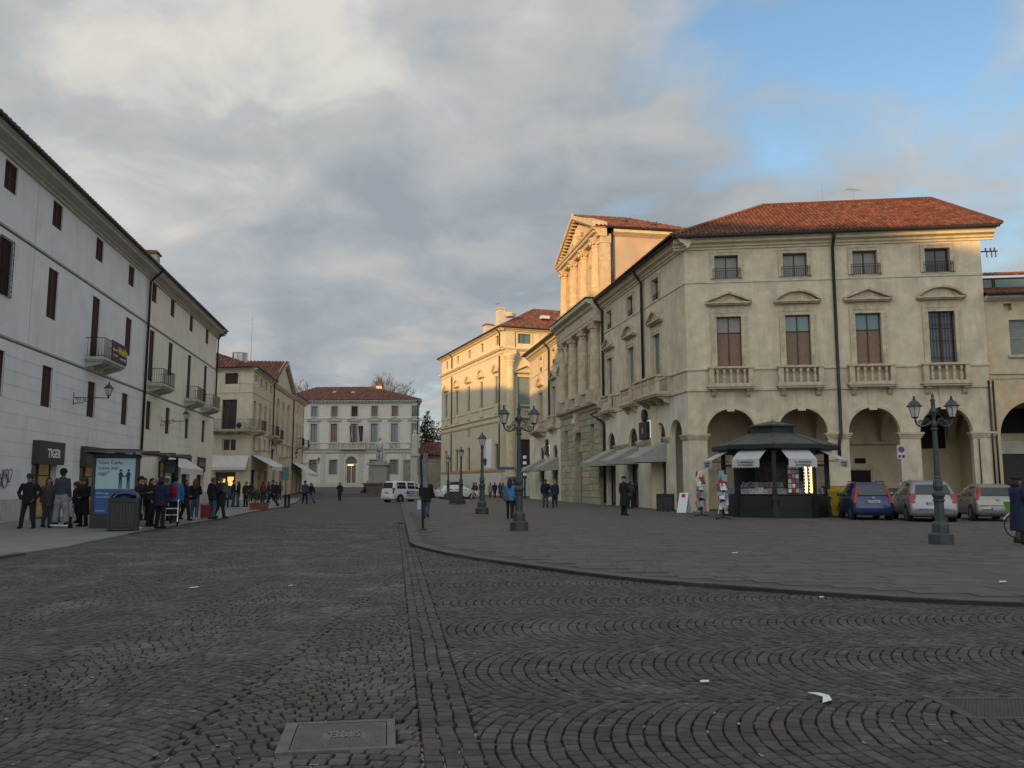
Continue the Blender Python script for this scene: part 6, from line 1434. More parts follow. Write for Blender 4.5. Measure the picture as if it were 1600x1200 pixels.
def single_lamp(p, label, sc, side=False):
    t = thing('street_lamp', label, 'street lamp', p, .3, 'single lantern lamp posts', sc)
    put('post', cached('post', post_mesh), t); lantern(t, T(0, 0, 3.16), .82)
    if side: mb = MB(); mb.tube([(0, 0, 2.5), (.12, 0, 2.5), (.15, 0, 2.42)], .015, 5); mb.lathe([(.03, 2.25), (.055, 2.3), (.08, 2.5), (.1, 2.52), (.02, 2.62)], 8, .15, 0); part(mb, 'small_lantern', lamp_iron, t)
    return t
double_lamp(at(811, 829, PH), R(3), 'tall double lantern lamp post near the middle of the picture, woman in blue beside it', .985)
double_lamp(at(1471, 850, PH), R(-6), 'double lantern lamp post on the right, standing in front of the parked cars', .90)
single_lamp(at(753, 803, PH), 'single lantern lamp post left of the woman in blue, with a small side lantern', 1.06, True)
single_lamp(at(720, 787.5, PH), 'single lantern lamp post beside the slatted bin near the white estate car', 1.12)
single_lamp(at(700, 781, PH), 'farthest single lantern lamp post, left of the slatted bin', 1.12)
# the slim pole with a narrow panel, bollards, bins
t = thing('sign_pole', 'thin dark leaning pole topped by a narrow panel at the plaza corner', 'sign', at(661, 828, PH), 0)
mb = MB(); mb.lathe([(.12, 0), (.12, .03), (.04, .05)], 10); mb.tube([(0, 0, 0), (-.05, 0, 1.2), (-.10, 0, 2.35)], .038, 8); part(mb, 'pole', iron, t)
mb = MB(); mb.box(-.02, -.03, 1.35, .13, .03, 2.45); mb.box(-.21, -.02, 1.75, -.12, .02, 2.35); part(mb, 'panel', mat('weathered_panel', (.16, .16, .155), .7, var=.2, scale=6), t)
mb = MB(); mb.tube([(-.07, 0, 2.3), (.2, 0, 2.42), (.3, 0, 2.42)], .018, 5); part(mb, 'bracket', iron, t)
for px, lab in ((445.5, 'left one of two dark bollards at the pavement corner'), (451, 'right one of two dark bollards at the pavement corner')):
    t = thing('bollard', lab, 'bollard', at(px, 793, 0)); mb = MB(); mb.lathe([(.11, 0), (.11, .06), (.085, .1), (.085, .78), (.10, .8), (.09, .86), (.03, .9)], 10); part(mb, 'post', iron, t, smooth=True)
def bin_(p, rz, label, w_=.85, h_=1.0, hood=True):
    t = thing('litter_bin', label, 'litter bin', p, rz); a = w_ / 2
    mb = MB(); mb.box(-a + .03, -a + .03, .07, a - .03, a - .03, h_ - .1); mb.box(-a, -a, h_ - .12, a, a, h_)
    for x in (-a, a - .09):
        for y in (-a, a - .09): mb.box(x, y, 0, x + .09, y + .09, h_ - .12)
    part(mb, 'body', mat('dark_grey_bin', (.030, .033, .038), .55, var=.08), t)
    me = cached(('slat', w_, h_), lambda: MB().box(0, -.012, .12, .055, .0, h_ - .16).mesh('slat', mat('bin_slat', (.045, .048, .052), .5, var=.1)))
    n = 8
    for k in range(n):
        x = -a + .11 + (w_ - .22) * k / n
        put('slat', me, t, T(x, -a + .02, 0)); put('slat', me, t, RZ(math.pi / 2) @ T(x, -a + .02, 0)); put('slat', me, t, RZ(-math.pi / 2) @ T(x, -a + .02, 0))
    if hood:
        mb = MB(); n = 12
        for k in range(n):
            q0, q1 = math.pi * k / n, math.pi * (k + 1) / n
            P = lambda q, r: (-math.cos(q) * a * r, h_ + math.sin(q) * .27 * r)
            mb.prism([P(q0, 1), P(q1, 1), P(q1, .84), P(q0, .84)][::-1], -a, a)
        part(mb, 'hood', mat('grey_bin_hood', (.10, .10, .10), .6), t)
        mb = MB(); mb.ball((0, 0, h_), a * .7, 10, 6, sz=.45); part(mb, 'bag', mat('blue_liner', (.03, .05, .16), .5), t)
    return t
bin_(at(192, 829, .055), AR - 1.35, 'big dark slatted bin with an arched hood in front of the advertising panel', .88, 1.02)
bin_(at(711, 788, PH), .2, 'dark slatted bin standing between the far single lamp posts', .75, .95, False)
bin_(at(1040, 799, PH), .3, 'dark slatted bin against the corner pillar of the arcade palazzo', .72, .95, False)
# bus shelter: advertising panel, roof, glass back
sp = at(150, 825, .055); t = thing('bus_shelter', 'bus shelter with a glass roof and a blue and white advertising panel', 'bus shelter', sp, R(9))
fr = mat('shelter_frame', (.055, .058, .062), .5, .3, var=.05)
mb = MB(); mb.box(-.20, -.10, 0, 1.27, .12, .42); mb.box(-.20, -.10, .42, -.10, .12, 2.44); mb.box(1.17, -.10, .42, 1.27, .12, 2.44); mb.box(-.20, -.10, 2.36, 1.27, .12, 2.46); mb.box(-.10, -.04, .42, 1.17, .08, 2.36); ad = part(mb, 'panel_case', fr, t)
lightb = mat('poster_pale_blue', (.30, .42, .45), .45, var=.03, emit=(.55, .8, .85), estr=.05); deepb = mat('poster_blue', (.035, .085, .24), .45, var=.03, emit=(.1, .25, .8), estr=.025); ink = mat('poster_ink', (.012, .03, .11), .5, var=0); pw = mat('poster_white', (.45, .5, .55), .5, var=0)
mb = MB(); mb.box(-.095, -.055, 1.30, 1.165, -.045, 2.32); part(mb, 'poster_top', lightb, ad); mb = MB(); mb.box(-.095, -.055, .46, 1.165, -.045, 1.30); part(mb, 'poster_foot', deepb, ad)
for s_, x, z, al, m_, q in (('"Ciao Carla,', .0, 2.13, .165, ink, 0), ('come stai', .02, 1.95, .165, ink, 0), ('oggi?"', .02, 1.77, .165, ink, 0), ('AIM Energy', .0, 1.13, .085, pw, 0), ('"La tua alleata in energia."', .0, 1.01, .075, pw, 0), ('AIM ENERGY', .0, .55, .055, pw, 0), ('Vicenza', .42, .55, .055, pw, 0)):
    text(s_, al, m_, ad, T(x - .05, -.057, z), align='LEFT', depth=.001, bold=.002)
for x, sgn in ((.70, 1), (.95, -1)):
    mb = MB(); mb.M = T(x, -.057, 1.31)
    mb.prism([(-.05, 0), (-.01, 0), (-.005, .27), (.005, .27), (.015, 0), (.055, 0), (.05, .3), (.065, .5), (.03, .56), (-.03, .56), (-.065, .5), (-.05, .3)], -.004, 0); mb.lathe([(.001, 0), (.035, .02), (.04, .05), (.001, .09)], 8, 0, 0, .565, sy=.06); mb.prism([(-.06, .58), (.06, .58), (.03, .64), (-.03, .64)] if sgn > 0 else [(-.045, .60), (.045, .60), (.045, .64), (-.045, .64)], -.006, -.003); mb.prism([(sgn * .05, .42), (sgn * .13, .36), (sgn * .13, .40), (sgn * .05, .49)][::(1 if sgn > 0 else -1)], -.004, 0)
    part(mb, 'printed_figure', ink, ad)
mb = MB(); mb.add([(-.35, -.55, 2.52), (1.5, -.45, 2.50), (2.0, 4.6, 2.50), (.1, 4.6, 2.52), (-.35, -.55, 2.58), (1.5, -.45, 2.56), (2.0, 4.6, 2.56), (.1, 4.6, 2.58)], [(0, 3, 2, 1), (4, 5, 6, 7), (0, 1, 5, 4), (1, 2, 6, 5), (2, 3, 7, 6), (3, 0, 4, 7)])
part(mb, 'roof', mat('smoked_roof_glass', (.05, .052, .055), .15, var=.1), t)
mb = MB(); mb.tube([(-.3, -.4, 2.5), (.1, 4.5, 2.5)], .05, 6); mb.tube([(1.45, -.4, 2.48), (1.95, 4.5, 2.48)], .05, 6)
for q in (.0, .33, .66, 1): mb.tube([(-.3 + .4 * q, -.4 + 4.9 * q, 2.62), (1.45 + .5 * q, -.4 + 4.9 * q, 2.6)], .03, 6)
mb.tube([(-.1, 4.3, 0), (-.1, 4.3, 2.5)], .05, 6); mb.tube([(-.1, 2.2, 0), (-.1, 2.2, 2.5)], .05, 6); mb.tube([(1.5, 4.3, 0), (1.5, 4.3, 2.5)], .05, 6); part(mb, 'frame', fr, t)
mb = MB(); mb.box(-.12, .3, .3, -.10, 4.2, 2.2); part(mb, 'back_glass', mat('shelter_glass', (.10, .13, .13), .05, var=0, alpha=.35), t)
mb = MB(); mb.box(1.0, 4.28, 1.9, 1.45, 4.33, 2.42); part(mb, 'information_panel', mat('faint_panel', (.16, .2, .2), .3), t)
t = thing('security_camera', 'small dark camera on a thin pole above the waiting people', 'camera', at(252, 822, .055)); mb = MB(); mb.tube([(0, 0, 0), (0, 0, 2.25)], .022, 6); part(mb, 'pole', iron, t); mb = MB(); mb.M = T(0, 0, 2.35) @ Matrix.Rotation(R(35), 4, 'Y'); mb.box(-.05, -.08, -.16, .08, .08, .16); mb.M = None; mb.tube([(0, 0, 2.25), (-.18, 0, 2.26)], .03, 6); part(mb, 'camera_body', black, t)
# street signs
t = thing('direction_sign', 'pale blue green sign panel on a pole by the last awnings on the left', 'sign', at(444, 789, 0)); mb = MB(); mb.tube([(-.22, 0, 0), (-.22, 0, 3.0)], .03, 6); part(mb, 'pole', steel, t); mb = MB(); mb.box(-.22, -.05, 1.85, .30, -.02, 2.85); part(mb, 'panel', mat('teal_panel', (.10, .18, .19), .5, var=.1), t)
t = thing('no_parking_sign', 'no parking sign on a thin pole in front of the arcade, above the silver car', 'sign', (20.35, 43.6, PH), fR); mb = MB(); mb.tube([(0, .05, 0), (0, .05, 3.55)], .03, 6); part(mb, 'pole', steel, t)
pb = mat('sign_panel', (.45, .45, .45), .5, var=.05); mb = MB(); mb.box(-.21, -.02, 2.78, .21, .01, 3.5); o = part(mb, 'panel', pb, t)
for r_, yy, m_ in ((.165, -.026, mat('sign_red_paint', (.45, .03, .03), .5, var=0)), (.135, -.030, mat('sign_blue_paint', (.02, .05, .25), .5, var=0))): mb = MB(); mb.M = T(0, yy, 3.27) @ Matrix.Rotation(R(90), 4, 'X'); mb.lathe([(r_, 0), (r_, .004)], 20); part(mb, 'disc', m_, o)
mb = MB(); mb.prism([(-.10, 3.15), (-.08, 3.13), (.10, 3.39), (.08, 3.41)], -.038, -.033); part(mb, 'bar', mat('sign_red_paint', (.45, .03, .03)), o)
mb = MB(); mb.box(-.15, -.026, 2.84, -.04, -.021, 2.98); mb.box(.03, -.026, 2.84, .15, -.021, 2.98); part(mb, 'pictogram', black, o)
mb = MB(); mb.box(-.16, .0, 1.15, .16, .03, 1.55); part(mb, 'notice', mat('pale_notice', (.42, .45, .5), .6), t)
t = thing('street_name_sign', 'small blue direction plate on a pole left of the striped post', 'sign', at(790, 779, PH)); mb = MB(); mb.tube([(.1, 0, 0), (.1, 0, 3.6)], .035, 6); part(mb, 'pole', steel, t); mb = MB(); mb.box(-.85, -.05, 3.05, .95, -.02, 3.35); part(mb, 'panel', mat('blue_plate', (.05, .08, .2), .5, var=.05), t); mb = MB(); mb.box(-.15, -.05, 2.3, .4, -.02, 2.8); part(mb, 'small_panel', pb, t)
t = thing('barber_pole', 'black and white diagonally striped post on the wall by the far awnings', 'sign', (1.35, 88.0, PH), sR); mb = MB()
for k in range(8): 
    mb.lathe([(.20, 2.1 + k * .3), (.20, 2.1 + k * .3 + .3)], 10, mi=k % 2)
mb.lathe([(.09, 0), (.09, 2.1)], 8, mi=0); part(mb, 'post', [black, white_paint], t)
t = thing('shop_sign', 'blue shop sign hanging under the farthest awning on the right side', 'sign', (1.0, 85.0, 1.7), sR); mb = MB(); mb.box(-.6, -.1, 0, .7, 0, 1.3); part(mb, 'panel', mat('shop_blue', (.03, .09, .25), .5, var=.1), t); mb = MB(); mb.box(-.6, -.05, -1.62, -.5, 0, 0); mb.box(.6, -.05, -1.62, .7, 0, 0); part(mb, 'legs', iron, t); part(MB().prism([(-.2, .35), (.1, .35), (.3, .8), (.0, .95)], -.108, -.1), 'white_mark', white_paint, t)
t = thing('parking_sign', 'grey blue sign panel on the pole by the street corner beyond the double lamp', 'sign', at(831, 774, PH), .1); mb = MB(); mb.tube([(0, .03, 0), (0, .03, 5.4)], .04, 6); part(mb, 'pole', steel, t); mb = MB(); mb.box(-.35, -.02, 3.6, .35, .0, 5.3); part(mb, 'panel', mat('sign_grey_blue', (.22, .25, .28), .5), t); text('P', .6, mat('sign_blue_paint', (.02, .05, .25)), t, T(0, -.025, 4.5))
# A-board, yellow bin, grey green bins
t = thing('sandwich_board', 'white sandwich board standing open by the corner pillar', 'sign', at(1070, 801, PH), R(-52))
for s_ in (-1, 1):
    mb = MB(); mb.M = Matrix.Rotation(R(14 * s_), 4, 'X') @ T(0, .0, 0); mb.M = T(0, -s_ * .26, 0) @ Matrix.Rotation(R(-14 * s_), 4, 'X'); mb.box(-.3, -.015, 0, .3, .015, 1.05); o = part(mb, 'board', white_paint, t)
    mb2 = MB(mb.M); mb2.box(-.12, -.02 * s_ - .004, .8, .12, -.02 * s_ + .004, .98); part(mb2, 'red_logo', mat('sign_red_paint', (.45, .03, .03)), o)
ylw = mat('yellow_bin_plastic', (.42, .30, .02), .55, var=.1, scale=5)
def wheelie(p, rz, label, m, sc=1.0):
    t = thing('wheeled_bin', label, 'wheeled bin', p, rz, sc=sc)
    mb = MB(); mb.add([(-.58, -.42, .18), (.58, -.42, .18), (.58, .42, .18), (-.58, .42, .18), (-.66, -.52, 1.12), (.66, -.52, 1.12), (.66, .52, 1.12), (-.66, .52, 1.12)], [(0, 3, 2, 1), (0, 1, 5, 4), (1, 2, 6, 5), (2, 3, 7, 6), (3, 0, 4, 7)]); mb.box(-.70, -.56, 1.10, .70, .56, 1.18); part(mb, 'body', m, t)
    mb = MB(); mb.mould([(-.55, 1.19), (-.40, 1.34), (.2, 1.42), (.55, 1.36), (.55, 1.19)], -.68, .68); part(mb, 'lid', m, t)
    for x in (-.5, .5):
        for y in (-.35, .35): mb = MB(); mb.M = T(x, y, .09) @ Matrix.Rotation(R(90), 4, 'Y'); mb.lathe([(.09, -.03), (.09, .03)], 12); part(mb, 'wheel', black, t)
    return t
yb = wheelie(at(1313, 807, PH), R(-4), 'yellow recycling bin between the newsstand and the blue car', ylw, .98)
mb = MB(); mb.M = T(.12, -.49, .80) @ Matrix.Rotation(R(90 + 6), 4, 'X'); mb.lathe([(.13, 0), (.13, .006)], 16); d = part(mb, 'sticker', pb, yb); mb = MB(); mb.M = T(.12, -.499, .80) @ Matrix.Rotation(R(96), 4, 'X'); mb.lathe([(.07, 0), (.07, .004)], 16); part(mb, 'sticker_centre', mat('sticker_brown', (.2, .05, .04), .6), d)
for s_ in (-1, 1):
    mb = MB(); mb.M = T(.12 + s_ * .25, -.462, .47) @ Matrix.Rotation(R(s_ * 40), 4, 'Y'); mb.box(-.12, -.014, -.05, .12, 0, .05); part(mb, 'reflector', mat('red_white_tape', (.5, .25, .2), .5), yb)
wheelie(at(1403, 803, PH), R(-4), 'dark green bin half hidden between the blue car and the silver estate', mat('dark_green_bin', (.03, .05, .035), .6), .9)

# ---- newsstand
kc = Vector((12.15, 38.75)); KR_ = 2.28; face_ang = math.atan2(-kc.y, -kc.x)
ks = thing('newsstand', 'octagonal dark green newsstand with pale awnings and shelves of magazines', 'newsstand', (kc.x, kc.y, PH), face_ang)
kgreen = mat('newsstand_green', (.018, .024, .024), .55, .2, var=.12, scale=8); kroof = mat('newsstand_roof', (.085, .095, .092), .55, .2, var=.14, scale=3)
cor = [Vector((KR_ * math.cos(k * math.pi / 4), KR_ * math.sin(k * math.pi / 4))) for k in range(8)]
mb = MB(); mb.lathe([(KR_ + .06, 0), (KR_ + .06, .28), (KR_ - .02, .32)], 8); part(mb, 'base', kgreen, ks)
for k in range(8):
    c = cor[k]; mb = MB(T(c.x, c.y, 0) @ RZ(k * math.pi / 4)); mb.box(-.10, -.09, 0, .10, .09, 3.05); mb.box(-.13, -.12, 0, .13, .12, .5); mb.box(-.13, -.12, .78, .13, .12, .92); part(mb, 'corner_post', kgreen, ks)
def kf(k):                                               # frame of face k: x along the face, y inward
    a, b = cor[k], cor[(k + 1) % 8]; m_ = (a + b) / 2; return T(m_.x, m_.y, 0) @ RZ(k * math.pi / 4 + math.pi / 8 + math.pi / 2), (b - a).length
mags = [mat('magazine_' + n_, c, .5, var=.35, scale=14) for n_, c in (('red', (.36, .06, .06)), ('white', (.62, .62, .60)), ('blue', (.10, .22, .38)), ('pale', (.50, .48, .42)), ('teal', (.2, .34, .36)), ('cream', (.55, .50, .40)), ('grey', (.34, .34, .35)), ('pink', (.45, .26, .28)))]
rk = random.Random(21)
for k in range(8):
    Mk, W_ = kf(k); h_ = W_ / 2 - .12
    mb = MB(Mk); mb.box(-h_, -.03, .30, h_, .06, .95); mb.box(-h_ + .1, -.045, .42, h_ - .1, -.03, .86); part(mb, 'lower_panel', kgreen, ks)
    mb = MB(Mk); mb.box(-h_, -.02, 2.85, h_, .05, 3.05); mb.box(-h_, -.02, 2.30, h_, .04, 2.36); part(mb, 'header', kgreen, ks)
    if k in (3, 4): mb = MB(Mk); mb.box(-h_, .0, .95, h_, .03, 2.85); part(mb, 'back_panel', kgreen, ks); continue
    mb = MB(Mk); mb.box(-h_, -.01, .98, h_, .55, 1.02); mb.box(-h_, .5, 1.28, h_, .95, 1.31); sh = part(mb, 'shelf', kgreen, ks)
    if k in (0, 7, 6, 1):
        x = -h_ + .02
        while x < h_ - .16:                               # upright row at the glass
            w2 = rk.uniform(.17, .24); mb = MB(Mk); mb.M = Mk @ T(x, .06, 1.03) @ Matrix.Rotation(R(-14), 4, 'X'); mb.box(0, 0, 0, w2, .012, rk.uniform(.22, .29)); part(mb, 'magazine', rk.choice(mags), sh); x += w2 + .012
        x = -h_ + .05
        while x < h_ - .2:                                # lying and leaning behind
            w2 = rk.uniform(.18, .26); mb = MB(); mb.M = Mk @ T(x, rk.uniform(.30, .4), 1.10 + rk.uniform(0, .05)) @ Matrix.Rotation(R(rk.uniform(-70, -40)), 4, 'X'); mb.box(0, 0, 0, w2, .012, .28); part(mb, 'magazine', rk.choice(mags), sh); x += w2 + .01
        x = -h_ + .05
        while x < h_ - .2:
            w2 = rk.uniform(.18, .26); mb = MB(); mb.M = Mk @ T(x, .72, 1.33) @ Matrix.Rotation(R(rk.uniform(-45, -25)), 4, 'X'); mb.box(0, 0, 0, w2, .012, .28); part(mb, 'magazine', rk.choice(mags), sh); x += w2 + .03
    mb = MB(Mk); mb.box(-h_, .015, 1.02, h_, .022, 2.30); part(mb, 'glass', mat('newsstand_glass', (.06, .07, .07), .04, var=0, alpha=.10), ks)
mb = MB(); mb.lathe([(.85, .3), (.85, 2.9)], 8); part(mb, 'inner_core', mat('newsstand_inside', (.07, .055, .045), .9, var=.5, scale=5), ks)
mb = MB(); mb.lathe([(KR_ + .08, 2.94), (KR_ + .48, 3.0), (KR_ + .52, 3.03), (KR_ + .52, 3.18), (KR_ + .46, 3.22)], 8); part(mb, 'eave', kgreen, ks)
for k in range(8):
    a, b = k * math.pi / 4, (k + 1) * math.pi / 4; r0, r1 = KR_ + .48, .92
    mb = MB(); mb.add([(r0 * math.cos(a), r0 * math.sin(a), 3.22), (r0 * math.cos(b), r0 * math.sin(b), 3.22), (r1 * math.cos(b), r1 * math.sin(b), 3.80), (r1 * math.cos(a), r1 * math.sin(a), 3.80)], [(0, 1, 2, 3)]); mb.tube([(r0 * math.cos(a), r0 * math.sin(a), 3.23), (r1 * math.cos(a), r1 * math.sin(a), 3.81)], .035, 5); part(mb, 'roof_panel', kroof, ks)
mb = MB(); mb.lathe([(.92, 3.76), (.92, 4.12)], 8); part(mb, 'lantern_drum', kgreen, ks); mb = MB(); mb.lathe([(1.10, 4.10), (1.12, 4.16), (.03, 4.40), (.02, 4.46)], 8); part(mb, 'lantern_roof', kroof, ks)
for k in (7, 0, 6, 1):                                   # the four awnings in view
    Mk, W_ = kf(k); a = W_ / 2 - .24; zt, zb, out_ = 3.0, 2.52, .98
    if k in (6, 1): out_ = 1.05
    mb = MB(Mk); mb.add([(-a, -.12, zt), (a, -.12, zt), (a, -out_, zb), (-a, -out_, zb)], [(0, 3, 2, 1)]); mb.add([(-a, -.12, zt + .015), (a, -.12, zt + .015), (a, -out_, zb + .015), (-a, -out_, zb + .015)], [(0, 1, 2, 3)]); aw = part(mb, 'awning', mat('greyed_awning_cloth', (.44, .45, .44), .85, var=.06, scale=3, bump=.08, dirt=((.28, .28, .26), .35, 2.5, .5)), ks)
    mb = MB(Mk); n = 9; 
    for j in range(n): 
        x0, x1 = -a + 2 * a * j / n, -a + 2 * a * (j + 1) / n; xm = (x0 + x1) / 2
        mb.add([(x0, -out_ - .005, zb), (x1, -out_ - .005, zb), (x1, -out_ - .02, zb - .30), (x1 * .5 + xm * .5, -out_ - .022, zb - .345), (xm, -out_ - .022, zb - .36), (x0 * .5 + xm * .5, -out_ - .022, zb - .345), (x0, -out_ - .02, zb - .30)], [(0, 6, 5, 4, 3, 2, 1)])
    part(mb, 'valance', MATS['greyed_awning_cloth'], aw)
    text('IL GIORNALE', .125, mat('valance_ink', (.04, .045, .06), .7, var=0), aw, Mk @ T(0, -out_ - .028, zb - .15), depth=.002, bold=.003); text('DI VICENZA', .125, mat('valance_ink', (.04, .045, .06)), aw, Mk @ T(0, -out_ - .032, zb - .28), depth=.002, bold=.003)
    mb = MB(Mk); [mb.tube([(s_ * a, -.1, 2.45), (s_ * a, -out_, zb)], .014, 5) for s_ in (-1, 1)]; part(mb, 'awning_arms', iron, aw)
Mk, W_ = kf(0)
for sx, m_ in ((.56, lamp_on), (.78, lamp_on_yellow)): mb = MB(Mk); mb.box(sx - .065, -.10, 1.08, sx - .005, -.05, 2.42); part(mb, 'light_tube', m_, ks)
mb = MB(Mk); mb.box(.42, -.048, 1.02, .82, -.035, 2.46); part(mb, 'light_box', black, ks)
for sx in (.50, .72):
    for j in range(9): mb = MB(Mk); mb.ball((sx - .06, -.07, 1.15 + j * .145), .030, 6, 4); part(mb, 'small_bulb', mat('amber_bulb', (.8, .5, .2), .5, var=0, emit=(1, .5, .15), estr=.8), ks)
mb = MB(Mk); mb.box(-.32, -.06, 1.05, .22, -.03, 2.36); rkk = part(mb, 'card_rack', black, ks)
for i in range(3):
    for j in range(6): mb = MB(Mk); mb.box(-.29 + i * .17, -.075, 1.1 + j * .205, -.15 + i * .17, -.062, 1.27 + j * .205); part(mb, 'card', rk.choice(mags), rkk)
def rack(p, label, seed):
    t = thing('magazine_rack', label, 'magazine rack', p, .6); r = random.Random(seed)
    mb = MB(); mb.tube([(0, 0, .05), (0, 0, 1.95)], .022, 6)
    for k in range(4): a = k * math.pi / 2; mb.tube([(0, 0, .1), (math.cos(a) * .42, math.sin(a) * .42, .03)], .018, 5)
    for z in (.4, .8, 1.2, 1.6): mb.tube([(.2 * math.cos(k * .7), .2 * math.sin(k * .7), z) for k in range(10)], .008, 4)
    part(mb, 'stand', iron, t)
    for k in range(34):
        a = k * 2.4; z = .25 + (k // 4) * .19 + r.uniform(-.03, .03); mb = MB(T(math.cos(a) * .19, math.sin(a) * .19, z) @ RZ(a + math.pi / 2 + r.uniform(-.3, .3)) @ Matrix.Rotation(R(r.uniform(-18, 4)), 4, 'X')); mb.box(-.11, -.01, 0, .11, .01, .28); part(mb, 'magazine', r.choice(mags), t)
rack(at(1096, 807, PH), 'rack of hanging magazines by the corner pillar, left of the newsstand', 3); rack(at(1130, 812, PH), 'rack of hanging magazines touching the left side of the newsstand', 9)

# ================================================================ VEHICLES
tyre_m = mat('tyre_rubber', (.015, .015, .016), .85, var=.05); rim_m = mat('wheel_rim', (.28, .28, .29), .35, .7, var=.05)
car_glass = mat('car_glass', (.02, .026, .028), .04, var=0, spec=.6); trim = mat('black_trim', (.018, .018, .02), .6, var=.05)
lamp_red = mat('tail_lamp_red', (.30, .02, .018), .2, var=.1, scale=20); lamp_white = mat('lamp_clear', (.5, .5, .5), .15, var=.1); plate_m = mat('number_plate', (.42, .44, .46), .5, var=0)
def paint(name, col, metal=.0): return mat(name, col, .32, metal, var=.05, scale=1.5, coat=.5, dirt=(tuple(min(1, c * .6 + .03) for c in col), .2, 3, .5))
def car(p, rz, label, st, paint_m, wheels, rad, sides, rear, shield, lights, plate, bumper=None, group=None, extras=None, rails=False, plate_text=None):
    """st: stations along the length (x, half width, z bottom, z belt, z top, half width at top); x = 0 is the rear"""
    t = thing('parked_car' if 'van' not in label else 'van', label, 'car' if 'van' not in label else 'van', p, rz, group)
    mb = MB(); rings = []
    def ring(s_):
        x, wb, zb, zq, zr, wr = s_; g = zr > zq + .12
        half = [(wb * .80, zb), (wb * .95, zb + .05), (wb * .995, zb + .2 * (zq - zb)), (wb, zb + .55 * (zq - zb)), (wb * .985, zb + .85 * (zq - zb)), (wb * .955, zq)]
        half += [((wb * .955 + wr) / 2 + .015, (zq + zr) / 2), (wr, zr - .05), (wr * .86, zr - .012), (wr * .45, zr)] if g else [(wb * .93, zq + (zr - zq) * .35), (wb * .85, zq + (zr - zq) * .7), (wb * .7, zr - .005), (wb * .4, zr)]
        return [(x, y, z) for y, z in half] + [(x, -y, z) for y, z in reversed(half)]
    rings = [ring(s_) for s_ in st]; n = len(rings[0])
    vs = [v for r_ in rings for v in r_]; fs = []
    for i in range(len(rings) - 1):
        for k in range(n): a, b = i * n + k, i * n + (k + 1) % n; fs.append((a, b, b + n, a + n))
    fs.append(tuple(range(n - 1, -1, -1))); fs.append(tuple((len(rings) - 1) * n + k for k in range(n)))
    mb.add(vs, [f[::-1] for f in fs]); me = mb.mesh('body', paint_m, True); put('body', me, t)
    L_ = st[-1][0]
    def strip(x, f, sgn, off=.006):
        for a, b in zip(st, st[1:]):
            if a[0] <= x <= b[0]:
                q = (x - a[0]) / max(1e-6, b[0] - a[0]); v = [a[i] + (b[i] - a[i]) * q for i in range(6)]; break
        y0, z0, y1, z1 = v[1] * .955, v[3], v[5], v[4] - .05; ym = (y0 + y1) / 2 + .015
        y = y0 + (ym - y0) * f * 2 if f < .5 else ym + (y1 - ym) * (f - .5) * 2
        return (x, sgn * (y + off), z0 + (z1 - z0) * f)
    for xs in sides:
        for sgn in (1, -1):
            mb = MB(); (x0, x1, x2, x3) = xs                   # bottom rear, bottom front, top front, top rear
            rows = [(x0 + (x3 - x0) * f, x1 + (x2 - x1) * f, f) for f in (.08, .5, .9)]
            for (a, b, f0), (c, d, f1) in zip(rows, rows[1:]): mb.add([strip(a, f0, sgn), strip(b, f0, sgn), strip(d, f1, sgn), strip(c, f1, sgn)], [(0, 1, 2, 3) if sgn < 0 else (3, 2, 1, 0)])
            part(mb, 'side_window', car_glass, t)
    def screen(r4, name):
        xa, wa_, za, xb, wb2, zb2 = r4; k_ = -.022 if name == 'rear_window' else .022; xa += k_; xb += k_; za += .012; zb2 += .008; mb = MB(); mb.add([(xa, wa_, za), (xa, -wa_, za), (xb, -wb2, zb2), (xb, wb2, zb2)], [(0, 1, 2, 3)] if name == 'rear_window' else [(3, 2, 1, 0)])
        part(mb, name, car_glass, t)
    screen(rear, 'rear_window'); screen(shield, 'windscreen')
    for wx in wheels:
        wy = max(s_[1] for s_ in st if abs(s_[0] - wx) < 1.2)
        for sgn in (1, -1):
            mb = MB(); mb.M = T(wx, sgn * (wy - .055), rad) @ Matrix.Rotation(R(90), 4, 'X')
            mb.lathe([(rad + .075, -.02), (rad + .075, .064)] if sgn < 0 else [(rad + .075, -.064), (rad + .075, .02)], 24); part(mb, 'wheel_arch', trim, t)
            mb = MB(); mb.M = T(wx, sgn * (wy - .10), rad) @ Matrix.Rotation(R(90), 4, 'X'); s2 = -sgn
            mb.lathe([(rad * .66, -.10), (rad * .93, -.10), (rad, -.07), (rad, .07), (rad * .93, .10), (rad * .66, .10)], 22)
            mb.M = T(wx, sgn * (wy - .10 + .012), rad) @ Matrix.Rotation(R(90), 4, 'X'); wh = part(mb, 'tyre', tyre_m, t, smooth=False)
            mb = MB(); mb.M = T(wx, sgn * (wy - .10 + .118), rad) @ Matrix.Rotation(R(90), 4, 'X'); mb.lathe([(rad * .62, 0), (rad * .58, .004)], 18)
            part(mb, 'rim_back', trim, wh)
            mb = MB()
            for k in range(6): mb.M = T(wx, sgn * (wy + .022), rad) @ Matrix.Rotation(k * math.pi / 3 + .2, 4, 'Y'); mb.box(-.035, -.006, .03, .035, .006, rad * .62)
            mb.M = T(wx, sgn * (wy + .022), rad) @ Matrix.Rotation(R(90), 4, 'X'); mb.lathe([(.07, -.008), (.07, .01)], 12); part(mb, 'rim', rim_m, wh, kind='stuff')
